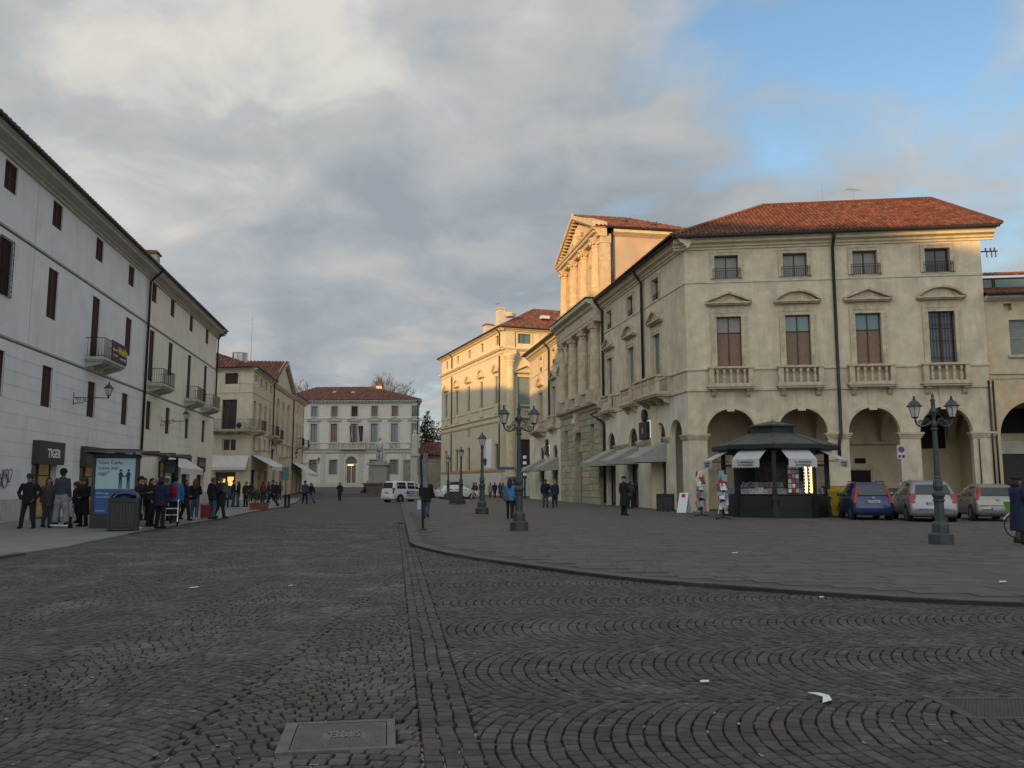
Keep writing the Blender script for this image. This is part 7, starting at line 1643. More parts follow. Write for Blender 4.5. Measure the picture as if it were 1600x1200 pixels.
    for x, y, z0, z1, w_, m_ in lights:
        for sgn in (1, -1):
            mb = MB(); xx = lambda z: x[0] + (x[1] - x[0]) * (z - z0) / (z1 - z0)
            P = [(xx(z0) - .012, sgn * (y[0]), z0), (xx(z0) - .012, sgn * (y[0] - w_), z0), (xx(z1) - .012, sgn * (y[1] - w_), z1), (xx(z1) - .012, sgn * y[1], z1)]
            Q = [(a + .16, sgn * (abs(b) if i in (1, 2) else abs(b) + .006), c) for i, (a, b, c) in enumerate(P)]
            mb.add(P + Q, [(0, 1, 2, 3), (0, 3, 7, 4), (1, 5, 6, 2), (3, 2, 6, 7), (0, 4, 5, 1)]); part(mb, 'tail_lamp' if m_ is lamp_red else 'lamp', m_, t)
    px_, pz = plate; mb = MB(); mb.box(px_ - .012, -.26, pz, px_, .26, pz + .115); o = part(mb, 'number_plate', plate_m, t)
    mb = MB(); mb.box(px_ - .014, .21, pz + .004, px_ - .012, .255, pz + .11); part(mb, 'plate_band', mat('plate_blue', (.03, .07, .3), .5, var=0), o)
    if plate_text: text(plate_text, .095, black, o, T(px_ - .015, 0, pz + .022) @ RZ(-math.pi / 2), depth=.001)
    if bumper:
        x, wb2, z0, z1, m_ = bumper; mb = MB(); n2 = 8; P = []
        for k in range(n2 + 1): y = -wb2 + 2 * wb2 * k / n2; P.append((x + .12 * abs(y / wb2) ** 4, y))
        for (xa, ya), (xb, yb) in zip(P, P[1:]): mb.add([(xa - .03, ya, z0), (xb - .03, yb, z0), (xb - .045, yb, (z0 + z1) / 2), (xa - .045, ya, (z0 + z1) / 2), (xb - .02, yb, z1), (xa - .02, ya, z1), (xa + .2, ya, z1), (xb + .2, yb, z1)], [(1, 0, 3, 2), (2, 3, 5, 4), (4, 5, 6, 7)])
        part(mb, 'bumper', m_, t)
    mb = MB(); w0 = st[2][1]; mb.box(.14, -w0 * .8, .18, .5, w0 * .8, .36); mb.tube([(.02, -w0 * .5, .24), (.3, -w0 * .5, .25)], .03, 6); part(mb, 'underside', trim, t)
    cow = shield[0] - .35
    for sgn in (1, -1):
        mb = MB(); mb.ball((cow, sgn * (strip(cow, .1, 1)[1] + .11), strip(cow, .1, 1)[2] + .06), .085, 8, 6, sx=.75, sy=1.2, sz=.8); part(mb, 'wing_mirror', paint_m, t, smooth=True)
        for hx in [s_[1] - .28 for s_ in sides[:2]]: 
            y = max(s_[1] for s_ in st); mb = MB(); mb.box(hx, sgn * y - .015, .80, hx + .17, sgn * y + .02, .835); part(mb, 'door_handle', trim, t)
    if rails:
        for sgn in (1, -1): mb = MB(); w1 = st[4][5]; zr = max(s_[4] for s_ in st); mb.tube([(rails[0], sgn * w1 * .93, zr - .04), (rails[0] + .06, sgn * w1 * .93, zr + .03), (rails[1] - .1, sgn * w1 * .93, zr + .035), (rails[1], sgn * w1 * .93, zr - .03)], .018, 6); part(mb, 'roof_rail', trim, t)
    return t
hdg = lambda deg: R(deg)
pb_ = paint('dark_blue_car_paint', (.012, .028, .11))
def back_at(px, py, z=PH): return at(px, py, z)
# small blue hatchback
st = [(0, .70, .33, .55, .60, .6), (.03, .775, .26, .84, .90, .60), (.12, .785, .22, .93, .99, .66), (.30, .79, .20, .95, 1.44, .60), (.55, .79, .20, .95, 1.52, .60), (1.3, .79, .19, .93, 1.545, .61), (2.0, .79, .19, .92, 1.51, .60), (2.35, .79, .19, .91, 1.42, .58), (2.85, .79, .19, .93, .99, .62), (3.2, .77, .20, .85, .90, .6), (3.48, .70, .24, .68, .72, .5), (3.54, .6, .32, .52, .55, .4)]
bc = car(back_at(1366, 813), hdg(79), 'small blue hatchback parked between the yellow bin and the silver people carrier', st, pb_, (.62, 2.90), .285,
         [(.55, 1.18, 1.12, .62), (1.26, 2.05, 1.90, 1.24), (2.1, 2.55, 2.25, 2.0)], (.105, .56, 1.0, .275, .50, 1.40), (2.80, .60, 1.02, 2.40, .53, 1.40),
         [((.0, .24), (.735, .60), .86, 1.38, .11, lamp_red), ((-.02, .0), (.765, .735), .70, .86, .15, lamp_red)], (-.03, .70), (.0, .74, .36, .62, pb_), 'cars parked in front of the arches', rails=(.5, 2.0), plate_text='CK 050RJ')
mb = MB(); mb.M = T(-.035, 0, .91) @ Matrix.Rotation(R(-90), 4, 'Y'); mb.lathe([(.05, 0), (.05, .008)], 12); part(mb, 'badge', rim_m, bc)
mb = MB(); mb.box(.16, -.36, 1.12, .18, -.29, 1.2); part(mb, 'sticker', pb, bc)
sv = paint('silver_car_paint', (.26, .265, .28), .55)
st = [(0, .78, .34, .52, .58, .7), (.03, .85, .26, .80, .86, .66), (.10, .87, .22, .98, 1.05, .72), (.32, .875, .20, 1.0, 1.46, .64), (.62, .875, .20, 1.0, 1.59, .64), (1.4, .875, .20, .99, 1.64, .65), (2.2, .875, .2, .98, 1.60, .64), (2.75, .875, .2, .97, 1.42, .62), (3.45, .87, .2, .98, 1.06, .7), (3.9, .84, .22, .88, .93, .6), (4.22, .74, .26, .68, .72, .5), (4.28, .6, .34, .5, .54, .4)]
cc = car(back_at(1461, 816), hdg(76), 'silver people carrier parked behind the right lamp post, second of the three cars', st, sv, (.72, 3.45), .31,
         [(.55, 1.35, 1.25, .75), (1.45, 2.35, 2.15, 1.40), (2.42, 3.15, 2.62, 2.25)], (.11, .66, 1.05, .315, .55, 1.43), (3.40, .66, 1.08, 2.78, .56, 1.40),
         [((.02, .09), (.855, .80), .72, 1.10, .20, lamp_red)], (-.04, .66), (.0, .82, .34, .66, sv), 'cars parked in front of the arches', plate_text='CP 317LE')
for s_ in (1, -1): mb = MB(); mb.box(-.065, s_ * .3 - .25, .50, -.045, s_ * .3 + .25, .53); part(mb, 'bumper_strip', rim_m, cc)
bg_ = paint('champagne_car_paint', (.25, .235, .215), .55)
st = [(0, .72, .34, .52, .58, .7), (.03, .81, .26, .80, .86, .62), (.10, .825, .22, .92, .99, .70), (.30, .83, .20, .94, 1.36, .60), (.6, .83, .20, .94, 1.45, .60), (1.4, .83, .20, .92, 1.48, .61), (2.1, .83, .2, .91, 1.44, .60), (2.55, .83, .2, .90, 1.28, .58), (3.05, .82, .2, .92, .97, .64), (3.5, .79, .22, .82, .86, .6), (3.78, .7, .26, .64, .68, .5), (3.84, .6, .34, .5, .54, .4)]
pc = car(back_at(1562, 815), hdg(76), 'beige grey hatchback parked at the right edge, third of the three cars', st, bg_, (.66, 3.10), .30,
         [(.50, 1.22, 1.12, .60), (1.32, 2.2, 2.0, 1.28), (2.28, 2.75, 2.4, 2.1)], (.105, .58, 1.0, .275, .50, 1.32), (3.0, .60, 1.0, 2.58, .53, 1.27),
         [((.02, .22), (.80, .62), .84, 1.34, .11, lamp_red)], (-.06, .44), (.0, .78, .34, .64, bg_), 'cars parked in front of the arches', plate_text='CE 204SB')
mb = MB(); mb.box(-.045, -.7, .60, -.03, .7, .625); part(mb, 'bumper_strip', trim, pc); mb = MB(); mb.M = T(-.03, 0, .86) @ Matrix.Rotation(R(-90), 4, 'Y'); mb.lathe([(.05, 0), (.05, .008)], 12); part(mb, 'badge', rim_m, pc)
wp = paint('white_car_paint', (.62, .63, .64))
st = [(0, .76, .36, .58, .64, .7), (.03, .86, .28, .98, 1.06, .72), (.08, .88, .24, 1.10, 1.20, .76), (.20, .89, .22, 1.12, 1.74, .70), (.4, .89, .22, 1.12, 1.82, .70), (1.5, .89, .22, 1.10, 1.84, .71), (2.5, .89, .22, 1.08, 1.78, .70), (2.85, .89, .22, 1.06, 1.64, .68), (3.45, .88, .22, 1.08, 1.16, .74), (3.95, .85, .24, .95, 1.0, .65), (4.32, .75, .28, .72, .76, .5), (4.4, .6, .36, .54, .58, .4)]
vn = car(at(604, 785), hdg(47), 'white delivery van with blue and yellow lettering on its side, left of the white cars', st, wp, (.80, 3.42), .32,
         [(.45, 1.45, 1.42, .50), (1.62, 2.45, 2.40, 1.66), (2.52, 3.15, 2.75, 2.45)], (.085, .68, 1.2, .195, .62, 1.70), (3.42, .68, 1.2, 2.88, .60, 1.62),
         [((.02, .06), (.875, .85), .78, 1.25, .12, lamp_red)], (-.03, .78), (.0, .80, .36, .66, wp), plate_text='DX 481KV')
vb = mat('van_blue_print', (.03, .05, .35), .5, var=0); text('BICO', .42, vb, vn, T(1.95, -.90, .68), depth=.003, bold=.02); text('LEA', .42, vb, vn, T(3.0, -.90, .68), depth=.003, bold=.02); part(MB().box(1.5, -.905, .50, 3.1, -.90, .60), 'printed_line', mat('grey_print', (.2, .2, .22), .5), vn)
mb = MB(); mb.M = T(2.50, -.905, .83) @ Matrix.Rotation(R(90), 4, 'X'); mb.lathe([(.17, 0), (.17, .004)], 14); part(mb, 'printed_sun', mat('van_yellow_print', (.6, .45, .03), .5, var=0), vn)
st_e = [(0, .72, .34, .55, .60, .7), (.03, .85, .26, .84, .90, .62), (.12, .87, .22, .95, 1.02, .72), (.65, .885, .20, .96, 1.38, .60), (1.1, .885, .20, .95, 1.46, .60), (1.9, .885, .20, .93, 1.50, .61), (2.6, .885, .2, .92, 1.45, .60), (3.05, .885, .2, .91, 1.30, .58), (3.65, .87, .2, .93, .99, .66), (4.2, .84, .22, .84, .88, .6), (4.55, .72, .26, .66, .70, .5), (4.62, .6, .34, .5, .54, .4)]
ec = car(at(683, 780.5), hdg(24), 'white estate car with a sloping tail, driving right behind the man with the white bag', st_e, wp, (.85, 3.62), .325,
         [(.9, 1.55, 1.5, 1.15), (1.65, 2.5, 2.35, 1.62), (2.58, 3.3, 2.9, 2.45)], (.13, .6, 1.03, .63, .5, 1.34), (3.6, .64, 1.02, 3.08, .55, 1.29), [((.02, .10), (.86, .82), .76, 1.0, .2, lamp_red)], (-.03, .62), (.0, .80, .34, .64, wp))
wc2 = car(at(636, 779.0), hdg(50), 'white car mostly hidden behind the delivery van and the walking man', st_e, wp, (.85, 3.62), .325,
         [(.9, 1.55, 1.5, 1.15), (1.65, 2.5, 2.35, 1.62), (2.58, 3.3, 2.9, 2.45)], (.13, .6, 1.03, .63, .5, 1.34), (3.6, .64, 1.02, 3.08, .55, 1.29), [((.02, .10), (.86, .82), .76, 1.0, .2, lamp_red)], (-.03, .62), (.0, .80, .34, .64, wp))
dk = paint('black_car_paint', (.015, .016, .018))
dv = car(at(713, 775.5, 0), hdg(100), 'black people carrier van parked by the straw coloured palace', [(x, y * 1.08, a, b * 1.05, c * 1.06, d_ * 1.05) for x, y, a, b, c, d_ in st], dk, (.80, 3.42), .34,
         [(.45, 1.45, 1.42, .50), (1.62, 2.45, 2.40, 1.66), (2.52, 3.15, 2.75, 2.45)], (.08, .72, 1.27, .19, .64, 1.80), (3.42, .7, 1.27, 2.88, .62, 1.72), [((.02, .06), (.94, .92), .85, 1.3, .12, lamp_red)], (-.03, .8), None)
def bicycle(p, rz, label, m, basket=None):
    t = thing('bicycle', label, 'bicycle', p, rz)
    for x in (-.53, .53):
        mb = MB(); mb.tube([(x + .33 * math.cos(k * .2618), 0, .345 + .33 * math.sin(k * .2618)) for k in range(25)], .018, 5); w_ = part(mb, 'tyre', tyre_m, t)
        mb = MB(); [mb.tube([(x, .01, .345), (x + .32 * math.cos(k * .524), 0, .345 + .32 * math.sin(k * .524))], .004, 3) for k in range(12)]; mb.M = T(x, 0, .345) @ Matrix.Rotation(R(90), 4, 'X'); mb.lathe([(.03, -.04), (.03, .04)], 8); part(mb, 'spokes', steel, w_, kind='stuff')
        mb = MB(); n = 10
        mb.tube([(x + .37 * math.cos(a), 0, .345 + .37 * math.sin(a)) for a in [R(20 + 15 * k) for k in range(n)]], .022, 5); part(mb, 'mudguard', mat('pale_mudguard', (.4, .4, .4), .4), t)
    mb = MB(); mb.tube([(-.53, 0, .345), (-.10, 0, .30), (.38, 0, .78)], .018, 6); mb.tube([(-.10, 0, .30), (-.22, 0, .88)], .018, 6); mb.tube([(-.53, 0, .345), (-.19, 0, .72)], .012, 6); mb.tube([(-.18, 0, .66), (.36, 0, .86)], .016, 6); mb.tube([(.53, 0, .345), (.40, 0, .72), (.34, 0, 1.0)], .018, 6); part(mb, 'frame', m, t)
    mb = MB(); mb.tube([(.30, -.27, 1.05), (.36, -.2, 1.06), (.36, 0, 1.02), (.36, .2, 1.06), (.30, .27, 1.05)], .013, 6); part(mb, 'handlebar', steel, t)
    mb = MB(); mb.tube([(-.36, 0, .93), (-.26, 0, .945), (-.06, 0, .92)], [.09, .085, .03], 8, sq=.5); part(mb, 'saddle', black, t)
    mb = MB(); mb.tube([(-.10, .1, .30), (-.10, -.1, .30)], .06, 8); mb.tube([(-.10, -.1, .30), (-.02, -.12, .15)], .012, 4); part(mb, 'crank', steel, t)
    if basket:
        mb = MB(); mb.add([(-.74, -.15, .74), (-.46, -.15, .74), (-.46, .15, .74), (-.74, .15, .74), (-.78, -.19, .98), (-.42, -.19, .98), (-.42, .19, .98), (-.78, .19, .98)], [(0, 3, 2, 1), (0, 1, 5, 4), (1, 2, 6, 5), (2, 3, 7, 6), (3, 0, 4, 7), (4, 5, 6, 7)]); part(mb, 'basket', basket, t)
    return t
rb = at(1604, 842, PH)
bicycle((rb.x + .36, rb.y, PH), R(-8), 'bicycle with a bright green rear basket, pushed by the woman at the right edge', black, mat('bright_green_basket', (.12, .42, .06), .6, var=.15, scale=12))
for px, rz_, c, lab in ((793, 20, (.25, .05, .05), 'red bicycle parked near the far awnings, left of its white neighbour'), (801, -14, (.4, .4, .4), 'white bicycle parked right of the red one near the far awnings')):
    bicycle(at(px + 18, 776.5, PH), R(rz_), lab, mat('bicycle_' + lab[:3], c, .4))

# ================================================================ PEOPLE
JOBS = []                                                 # (object, raw MB, voxel, materials, extra MB) fused in one pass
skin = mat('skin', (.38, .22, .15), .6, var=.06, scale=20); eye_m = mat('dark_eye', (.02, .015, .012), .4, var=0); lip_m = mat('lips', (.28, .10, .09), .5, var=0)
def cloth(name, c, r=.9): return mat('cloth_' + name, c, r, var=.14, scale=10, bump=.5, bscale=16)
C_ = dict(black=(.012, .012, .014), ink=(.016, .017, .024), navy=(.014, .020, .05), grey=(.08, .08, .085), brown=(.055, .042, .034), taupe=(.085, .072, .062), denim=(.05, .085, .16), lightdenim=(.10, .15, .22), sweat=(.24, .24, .25), blue=(.035, .16, .34), sky=(.05, .19, .36), beige=(.26, .22, .16), white=(.5, .5, .48), red=(.20, .02, .025), green=(.03, .075, .06), darkbrown=(.03, .022, .018), blond=(.22, .15, .075), chestnut=(.065, .035, .02), silver=(.28, .27, .26), pinkwhite=(.42, .38, .36), slate=(.045, .05, .065), maroon=(.07, .02, .02))
def cm(n): return cloth(n, C_[n])
ARMS = {'down': ((.245, .02, 1.14), (.255, -.05, .885)), 'pocket': ((.31, .07, 1.16), (.205, -.10, .95)), 'phone': ((.25, -.03, 1.13), (.09, -.30, 1.20)), 'hold': ((.26, -.02, 1.14), (.06, -.24, 1.06)),
        'fwd': ((.245, -.09, 1.16), (.22, -.27, .98)), 'back': ((.25, .13, 1.16), (.25, .15, .89)), 'reach': ((.25, -.17, 1.22), (.22, -.44, 1.12)), 'hips': ((.36, .06, 1.18), (.20, .02, 1.02)), 'sit': ((.24, -.08, 1.14), (.14, -.34, 1.06))}
def person(px, py, label, face=0, h=1.74, legs='stand', arms=('down', 'down'), coat='black', hem=.80, trousers='ink', hair='darkbrown', style='short', hat=None, shoes='black', z=PH, turn=0, lean=0.0, wide=1.0, hood=False, group='people standing and walking on the square', loc=None, skirt=False, hatcol=None, stride=1.0, bulk=1.0):
    p = Vector(loc) if loc else at(px, py, z); k = h / 1.75
    t = thing('person', label, 'person', p, R(face), group, k)
    far = p.y > 45; vox = .034 if far else .024
    drop = -.46 if legs == 'sit' else 0
    def J(x, y, zz): return Vector((x, y - lean * max(0, zz - .9), zz + drop))
    W_ = bulk
    if legs == 'sit': LG = {s_: (Vector((s_ * .10, 0, .47)), Vector((s_ * .14, -.42, .50)), Vector((s_ * .15, -.46, .09))) for s_ in (-1, 1)}
    elif legs == 'walk': f = stride; LG = {1: (Vector((.09, 0, .91)), Vector((.095, -.19 * f, .51)), Vector((.09, -.32 * f, .10))), -1: (Vector((-.09, 0, .91)), Vector((-.09, .05 * f, .49)), Vector((-.09, .33 * f, .15)))}
    elif legs == 'walk2': f = stride; LG = {-1: (Vector((-.09, 0, .91)), Vector((-.095, -.19 * f, .51)), Vector((-.09, -.32 * f, .10))), 1: (Vector((.09, 0, .91)), Vector((.09, .05 * f, .49)), Vector((.09, .33 * f, .15)))}
    elif legs == 'wide': LG = {s_: (Vector((s_ * .09, 0, .91)), Vector((s_ * .15, -.03, .50)), Vector((s_ * .20, .0, .09))) for s_ in (-1, 1)}
    else: LG = {s_: (Vector((s_ * .09, 0, .91)), Vector((s_ * .10, -.02, .50)), Vector((s_ * .115, .02, .09))) for s_ in (-1, 1)}
    sh = {s_: J(s_ * .185 * W_, .0, 1.43) for s_ in (-1, 1)}
    ar = {s_: tuple(J(s_ * a[0] * (W_ if i == 0 else 1), a[1], a[2]) for i, a in enumerate(ARMS[arms[0 if s_ < 0 else 1]])) for s_ in (-1, 1)}
    hd = J(0, -.015, 1.625)
    # ---- body: one fused surface
    b = MB()
    b.tube([J(0, .0, .86), J(0, .0, .98), J(0, .01, 1.15), J(0, .01, 1.32), J(0, .01, 1.43), J(0, .01, 1.47)], [.14, .155, .14, .165, .15, .07], 10, sq=.7)
    b.tube([J(0, .01, 1.42), J(0, -.005, 1.56)], [.062, .055], 8)
    b.ball(hd, .092, 12, 8, sx=.86, sy=1.05, sz=1.26); b.ball(hd + Vector((0, -.03, -.06)), .06, 8, 6, sx=.95, sz=.9)
    for s_ in (-1, 1):
        hp, kn, an = LG[s_]
        b.tube([hp, hp.lerp(kn, .5), kn, kn.lerp(an, .4), an], [.088, .078, .058, .056, .038], 8)
        b.tube([an + Vector((0, .05, -.02)), an + Vector((0, -.06, -.045)), an + Vector((s_ * .015, -.15, -.06))], [.035, .036, .026], 7)
        e, w_ = ar[s_]; d = (w_ - e).normalized()
        b.tube([sh[s_] + Vector((-s_ * .05, 0, -.02)), sh[s_], sh[s_].lerp(e, .5), e, e.lerp(w_, .5), w_], [.06, .058, .048, .04, .036, .026], 8)
        b.tube([w_, w_ + d * .045, w_ + d * .085], [.026, .036, .030], 7, sq=.55)
    x = MB()                                                # fingers, face
    for s_ in (-1, 1):
        e, w_ = ar[s_]; d = (w_ - e).normalized(); side = Vector((0, 1, 0)) if abs(d.z) > .6 else Vector((1, 0, 0)); side = (side - d * side.dot(d)).normalized(); curl = d.cross(side) * (s_ if abs(d.z) > .6 else 1)
        for q, ln in ((-.027, .062), (-.009, .072), (.009, .068), (.026, .052)):
            r0 = w_ + d * .075 + side * q; x.tube([r0, r0 + d * ln * .5 + curl * .006, r0 + d * ln * .9 + curl * .022], [.0095, .0085, .006], 5)
        th = w_ + d * .025 + side * -.026; x.tube([th, th + d * .03 - side * .022, th + d * .062 - side * .024 + curl * .01], [.011, .010, .007], 5)
    tr = Matrix.Translation(hd) @ RZ(R(turn)); 
    x.M = tr; x.tube([(0, -.088, .03), (0, -.118, -.012), (0, -.094, -.026)], [.008, .015, .012], 5)
    for s_ in (-1, 1): x.ball((s_ * .083, .01, -.005), .027, 6, 5, sx=.4, sz=1.2); x.ball((s_ * .032, -.084, .022), .0115, 6, 4, mi=1)
    x.tube([(-.024, -.092, -.052), (0, -.099, -.053), (.024, -.092, -.052)], .0065, 5, mi=2); x.M = None
    JOBS.append(('body', t, b, vox * .9, [skin, eye_m, lip_m], x))
    # ---- trousers
    q = MB(); tw = wide
    if not skirt or True:
        for s_ in (-1, 1):
            hp, kn, an = LG[s_]; q.tube([hp + Vector((0, 0, .06 if legs != 'sit' else 0)), hp.lerp(kn, .5), kn, kn.lerp(an, .5), an + Vector((0, 0, -.02))], [.108, .098 * tw, .078 * tw, .074 * tw, .066 * tw], 9)
        q.tube([J(0, 0, .84), J(0, 0, .92), J(0, .005, 1.02)], [.15, .165, .15], 10, sq=.75)
    JOBS.append(('trousers', t, q, vox, [cm(trousers)], None))
    # ---- coat
    c = MB(); hm = hem
    pr = [(hm, .20 if hm < .7 else .185), (hm + .03, .20 if hm < .7 else .19), (1.02, .178), (1.18, .178), (1.34, .192), (1.44, .165), (1.49, .085)]
    pr = [a for a in pr if a[0] >= hm]
    flare = 1.0 + (.12 if hm < .7 else 0)
    c.tube([J(0, .005, zz) for zz, r_ in pr], [r_ * W_ * (flare if zz < .9 else 1) for zz, r_ in pr], 14, sq=.72)
    for s_ in (-1, 1):
        e, w_ = ar[s_]; d = (w_ - e).normalized(); c.tube([sh[s_] + Vector((-s_ * .06, 0, -.03)), sh[s_] + Vector((0, 0, -.005)), sh[s_].lerp(e, .5), e, e.lerp(w_, .5), w_ + d * .015], [.085, .078, .070, .062, .056, .048], 9)
    if hood: c.ball(J(0, .10, 1.46), .11, 10, 6, sx=1.2, sy=.9, sz=.7)
    else: c.tube([J(0, .0, 1.47), J(0, -.0, 1.525)], [.088, .078], 10)
    JOBS.append(('coat', t, c, vox, [cm(coat)], None))
    # ---- shoes
    s2 = MB()
    for s_ in (-1, 1):
        an = LG[s_][2]; s2.tube([an + Vector((0, .07, -.045)), an + Vector((0, .0, -.04)), an + Vector((s_ * .01, -.10, -.055)), an + Vector((s_ * .018, -.18, -.065))], [.042, .052, .045, .025], 8); s2.tube([an + Vector((0, .01, -.03)), an + Vector((0, .01, .06))], [.05, .052], 8)
    part(s2, 'shoes', cm(shoes), t, smooth=True)
    # ---- hair and hat
    hm_ = MB(); hm_.M = tr; 
    hm_.ball((0, .018, .030), .101, 12, 8, sx=.92, sy=1.06, sz=1.12)
    if style == 'long': hm_.tube([(0, .05, .02), (0, .085, -.10), (0, .10, -.26), (0, .095, -.36)], [.10, .105, .095, .05], 10, sq=.7); [hm_.tube([(s_ * .075, .0, .02), (s_ * .085, -.015, -.1), (s_ * .09, -.03, -.22)], [.035, .035, .02], 6) for s_ in (-1, 1)]
    elif style == 'bob': hm_.tube([(0, .035, .03), (0, .05, -.06), (0, .05, -.13)], [.10, .112, .09], 10, sq=.8)
    elif style == 'bun': hm_.ball((0, .10, .04), .05, 8, 6)
    else: hm_.tube([(0, .06, .0), (0, .06, -.07)], [.08, .06], 8, sq=.6)
    # keep the face free: cut the cap in front below the brow
    V = [Vector(v) for v in hm_.v]; inv = tr.inverted(); nv = []
    for v in V:
        l = inv @ v
        if l.y < -.045 and l.z < .055: l = Vector((l.x, -.045 + (l.y + .045) * .05, l.z))
        nv.append(tuple(tr @ l))
    hm_.v = nv; part(hm_, 'hair', mat('hair_' + hair, C_[hair], .7, var=.2, scale=30, bump=.4, bscale=60), t, smooth=True)
    if hat:
        g = MB(); g.M = tr @ T(0, .012, .055)
        if hat == 'fedora': g.lathe([(.155, .0), (.16, .012), (.112, .02), (.11, .06), (.095, .115), (.05, .125), (.02, .115)], 16, sy=1.1)
        elif hat == 'cap': g.lathe([(.108, -.01), (.112, .03), (.09, .075), (.04, .095), (.0, .098)], 14, sy=1.08); g.tube([(0, -.09, .015), (0, -.15, .01), (0, -.19, -.005)], [.075, .065, .03], 8, sq=.18)
        elif hat == 'beret': g.lathe([(.10, .0), (.135, .03), (.13, .06), (.05, .085), (.0, .088)], 14, sy=1.08)
        else: g.lathe([(.108, -.03), (.113, .01), (.105, .055), (.07, .10), (.02, .118), (.0, .12)], 14, sy=1.08)
        part(g, 'hat', cm(hatcol or 'black'), t, smooth=True)
    return t
lz = .055; GL = 'people waiting on the left pavement'; GR = 'people standing and walking on the square'
def held(name, label, cat, pers, off, mb, m, rz=0.0):
    """something carried: its own thing, placed at a spot given in the person's frame"""
    Mx = Matrix.Translation(pers.location) @ RZ(pers.rotation_euler.z) @ Matrix.Scale(pers.scale.x, 4); q = Mx @ Vector(off)
    return mb.build(name, m, None, Matrix.Translation(q) @ RZ(pers.rotation_euler.z + rz), label=label, cat=cat)
def bag_mesh(w_=.26, h_=.30, d=.10, strap=.16):
    mb = MB(); mb.add([(-w_ / 2, -d / 2, -h_), (w_ / 2, -d / 2, -h_), (w_ / 2, d / 2, -h_), (-w_ / 2, d / 2, -h_), (-w_ * .46, -d * .3, 0), (w_ * .46, -d * .3, 0), (w_ * .46, d * .3, 0), (-w_ * .46, d * .3, 0)], [(0, 3, 2, 1), (0, 1, 5, 4), (1, 2, 6, 5), (2, 3, 7, 6), (3, 0, 4, 7), (4, 5, 6, 7)])
    for y in (-d * .3, d * .3): mb.tube([(-w_ * .28, y, 0), (-w_ * .2, y * .5, strap * .8), (0, 0, strap), (w_ * .2, y * .5, strap * .8), (w_ * .28, y, 0)], .012, 5)
    return mb
# left group
person(42, 825.5, 'man in a black jacket and brown fedora, leftmost of the waiting people', 8, 1.76, 'wide', ('pocket', 'pocket'), 'black', .78, 'ink', 'darkbrown', hat='fedora', hatcol='darkbrown', z=lz, group=GL, bulk=1.15)
a = person(72, 823.5, 'woman with long dark hair and a taupe coat beside the man in the fedora', 60, 1.68, 'stand', ('down', 'fwd'), 'taupe', .72, 'slate', 'darkbrown', 'long', z=lz, turn=-20, group=GL)
held('shopping_bag', 'blue shopping bag held by the woman in the taupe coat', 'bag', a, (.25, -.10, .62), bag_mesh(.3, .42, .12, .2), cloth('bag_blue', (.05, .14, .30)))
a = person(94, 820, 'tall man in a dark jacket and pale sweatpants standing on a hoverboard, seen from behind', 172, 1.84, 'wide', ('down', 'down'), 'slate', .95, 'sweat', 'black', hat='beanie', hatcol='black', wide=1.35, z=lz + .11, group=GL)
hb = thing('hoverboard', 'white two wheeled hoverboard under the man in pale sweatpants', 'hoverboard', at(94, 820, lz), R(-6))
hb.location = a.location - Vector((0, 0, .11))
mb = MB(); mb.tube([(-.34, 0, .095), (-.12, 0, .085), (0, 0, .085), (.12, 0, .085), (.34, 0, .095)], [.085, .075, .05, .075, .085], 10, sq=.45); part(mb, 'deck', white_paint, hb, smooth=True)
for s_ in (-1, 1): mb = MB(); mb.M = T(s_ * .36, 0, .085) @ Matrix.Rotation(R(90), 4, 'Y'); mb.lathe([(.05, -.04), (.085, -.035), (.085, .035), (.05, .04)], 14); part(mb, 'wheel', tyre_m, hb)
person(86, 816, 'person in black almost hidden behind the man on the hoverboard', 150, 1.62, 'stand', ('down', 'down'), 'black', .55, 'black', 'black', 'bob', z=lz, group=GL)
a = person(116, 817.5, 'short person with a maroon cap and dark jacket facing left', -75, 1.52, 'walk', ('fwd', 'down'), 'ink', .78, 'ink', 'chestnut', hat='beanie', hatcol='maroon', z=lz, stride=.5, group=GL)
held('carrier_bag', 'white carrier bag beside the short person in the maroon cap', 'bag', a, (.24, -.05, .68), bag_mesh(.24, .34, .1, .14), cloth('bag_white', (.4, .4, .38)))
person(129, 822.5, 'woman in a long black coat and grey blue knit hat left of the advertising panel', -10, 1.66, 'stand', ('hold', 'hold'), 'black', .42, 'black', 'darkbrown', 'bob', hat='beanie', hatcol='slate', z=lz, group=GL)
person(123, 817, 'dark dressed person behind the woman in the grey blue hat', -40, 1.68, 'stand', ('down', 'down'), 'ink', .76, 'ink', 'darkbrown', hat=None, z=lz, group=GL)
person(199, 824, 'woman with very long fair hair right of the panel, seen from behind', 170, 1.66, 'stand', ('down', 'hold'), 'black', .70, 'black', 'blond', 'long', z=lz, group=GL, bulk=1.1)
a = person(213, 827, 'young person in black with a black cap looking at a phone by the big bin', 95, 1.70, 'stand', ('phone', 'phone'), 'black', .80, 'black', 'black', hat='cap', hatcol='black', shoes='white', z=lz, group=GL, lean=.08)
held('mobile_phone', 'pale phone in the hands of the person with the black cap', 'phone', a, (.0, -.40, 1.22), MB().box(-.035, -.07, -.004, .035, .07, .004), mat('phone_grey', (.3, .3, .32), .3))
held('handbag', 'white shoulder bag hanging beside the person with the black cap', 'bag', a, (.26, -.02, .78), bag_mesh(.22, .26, .1, .3), cloth('bag_white', (.4, .4, .38)))
person(206, 814, 'person with a grey knit hat half hidden behind the woman with fair hair', 120, 1.72, 'stand', ('down', 'down'), 'ink', .8, 'ink', 'silver', hat='beanie', hatcol='grey', z=lz, group=GL)
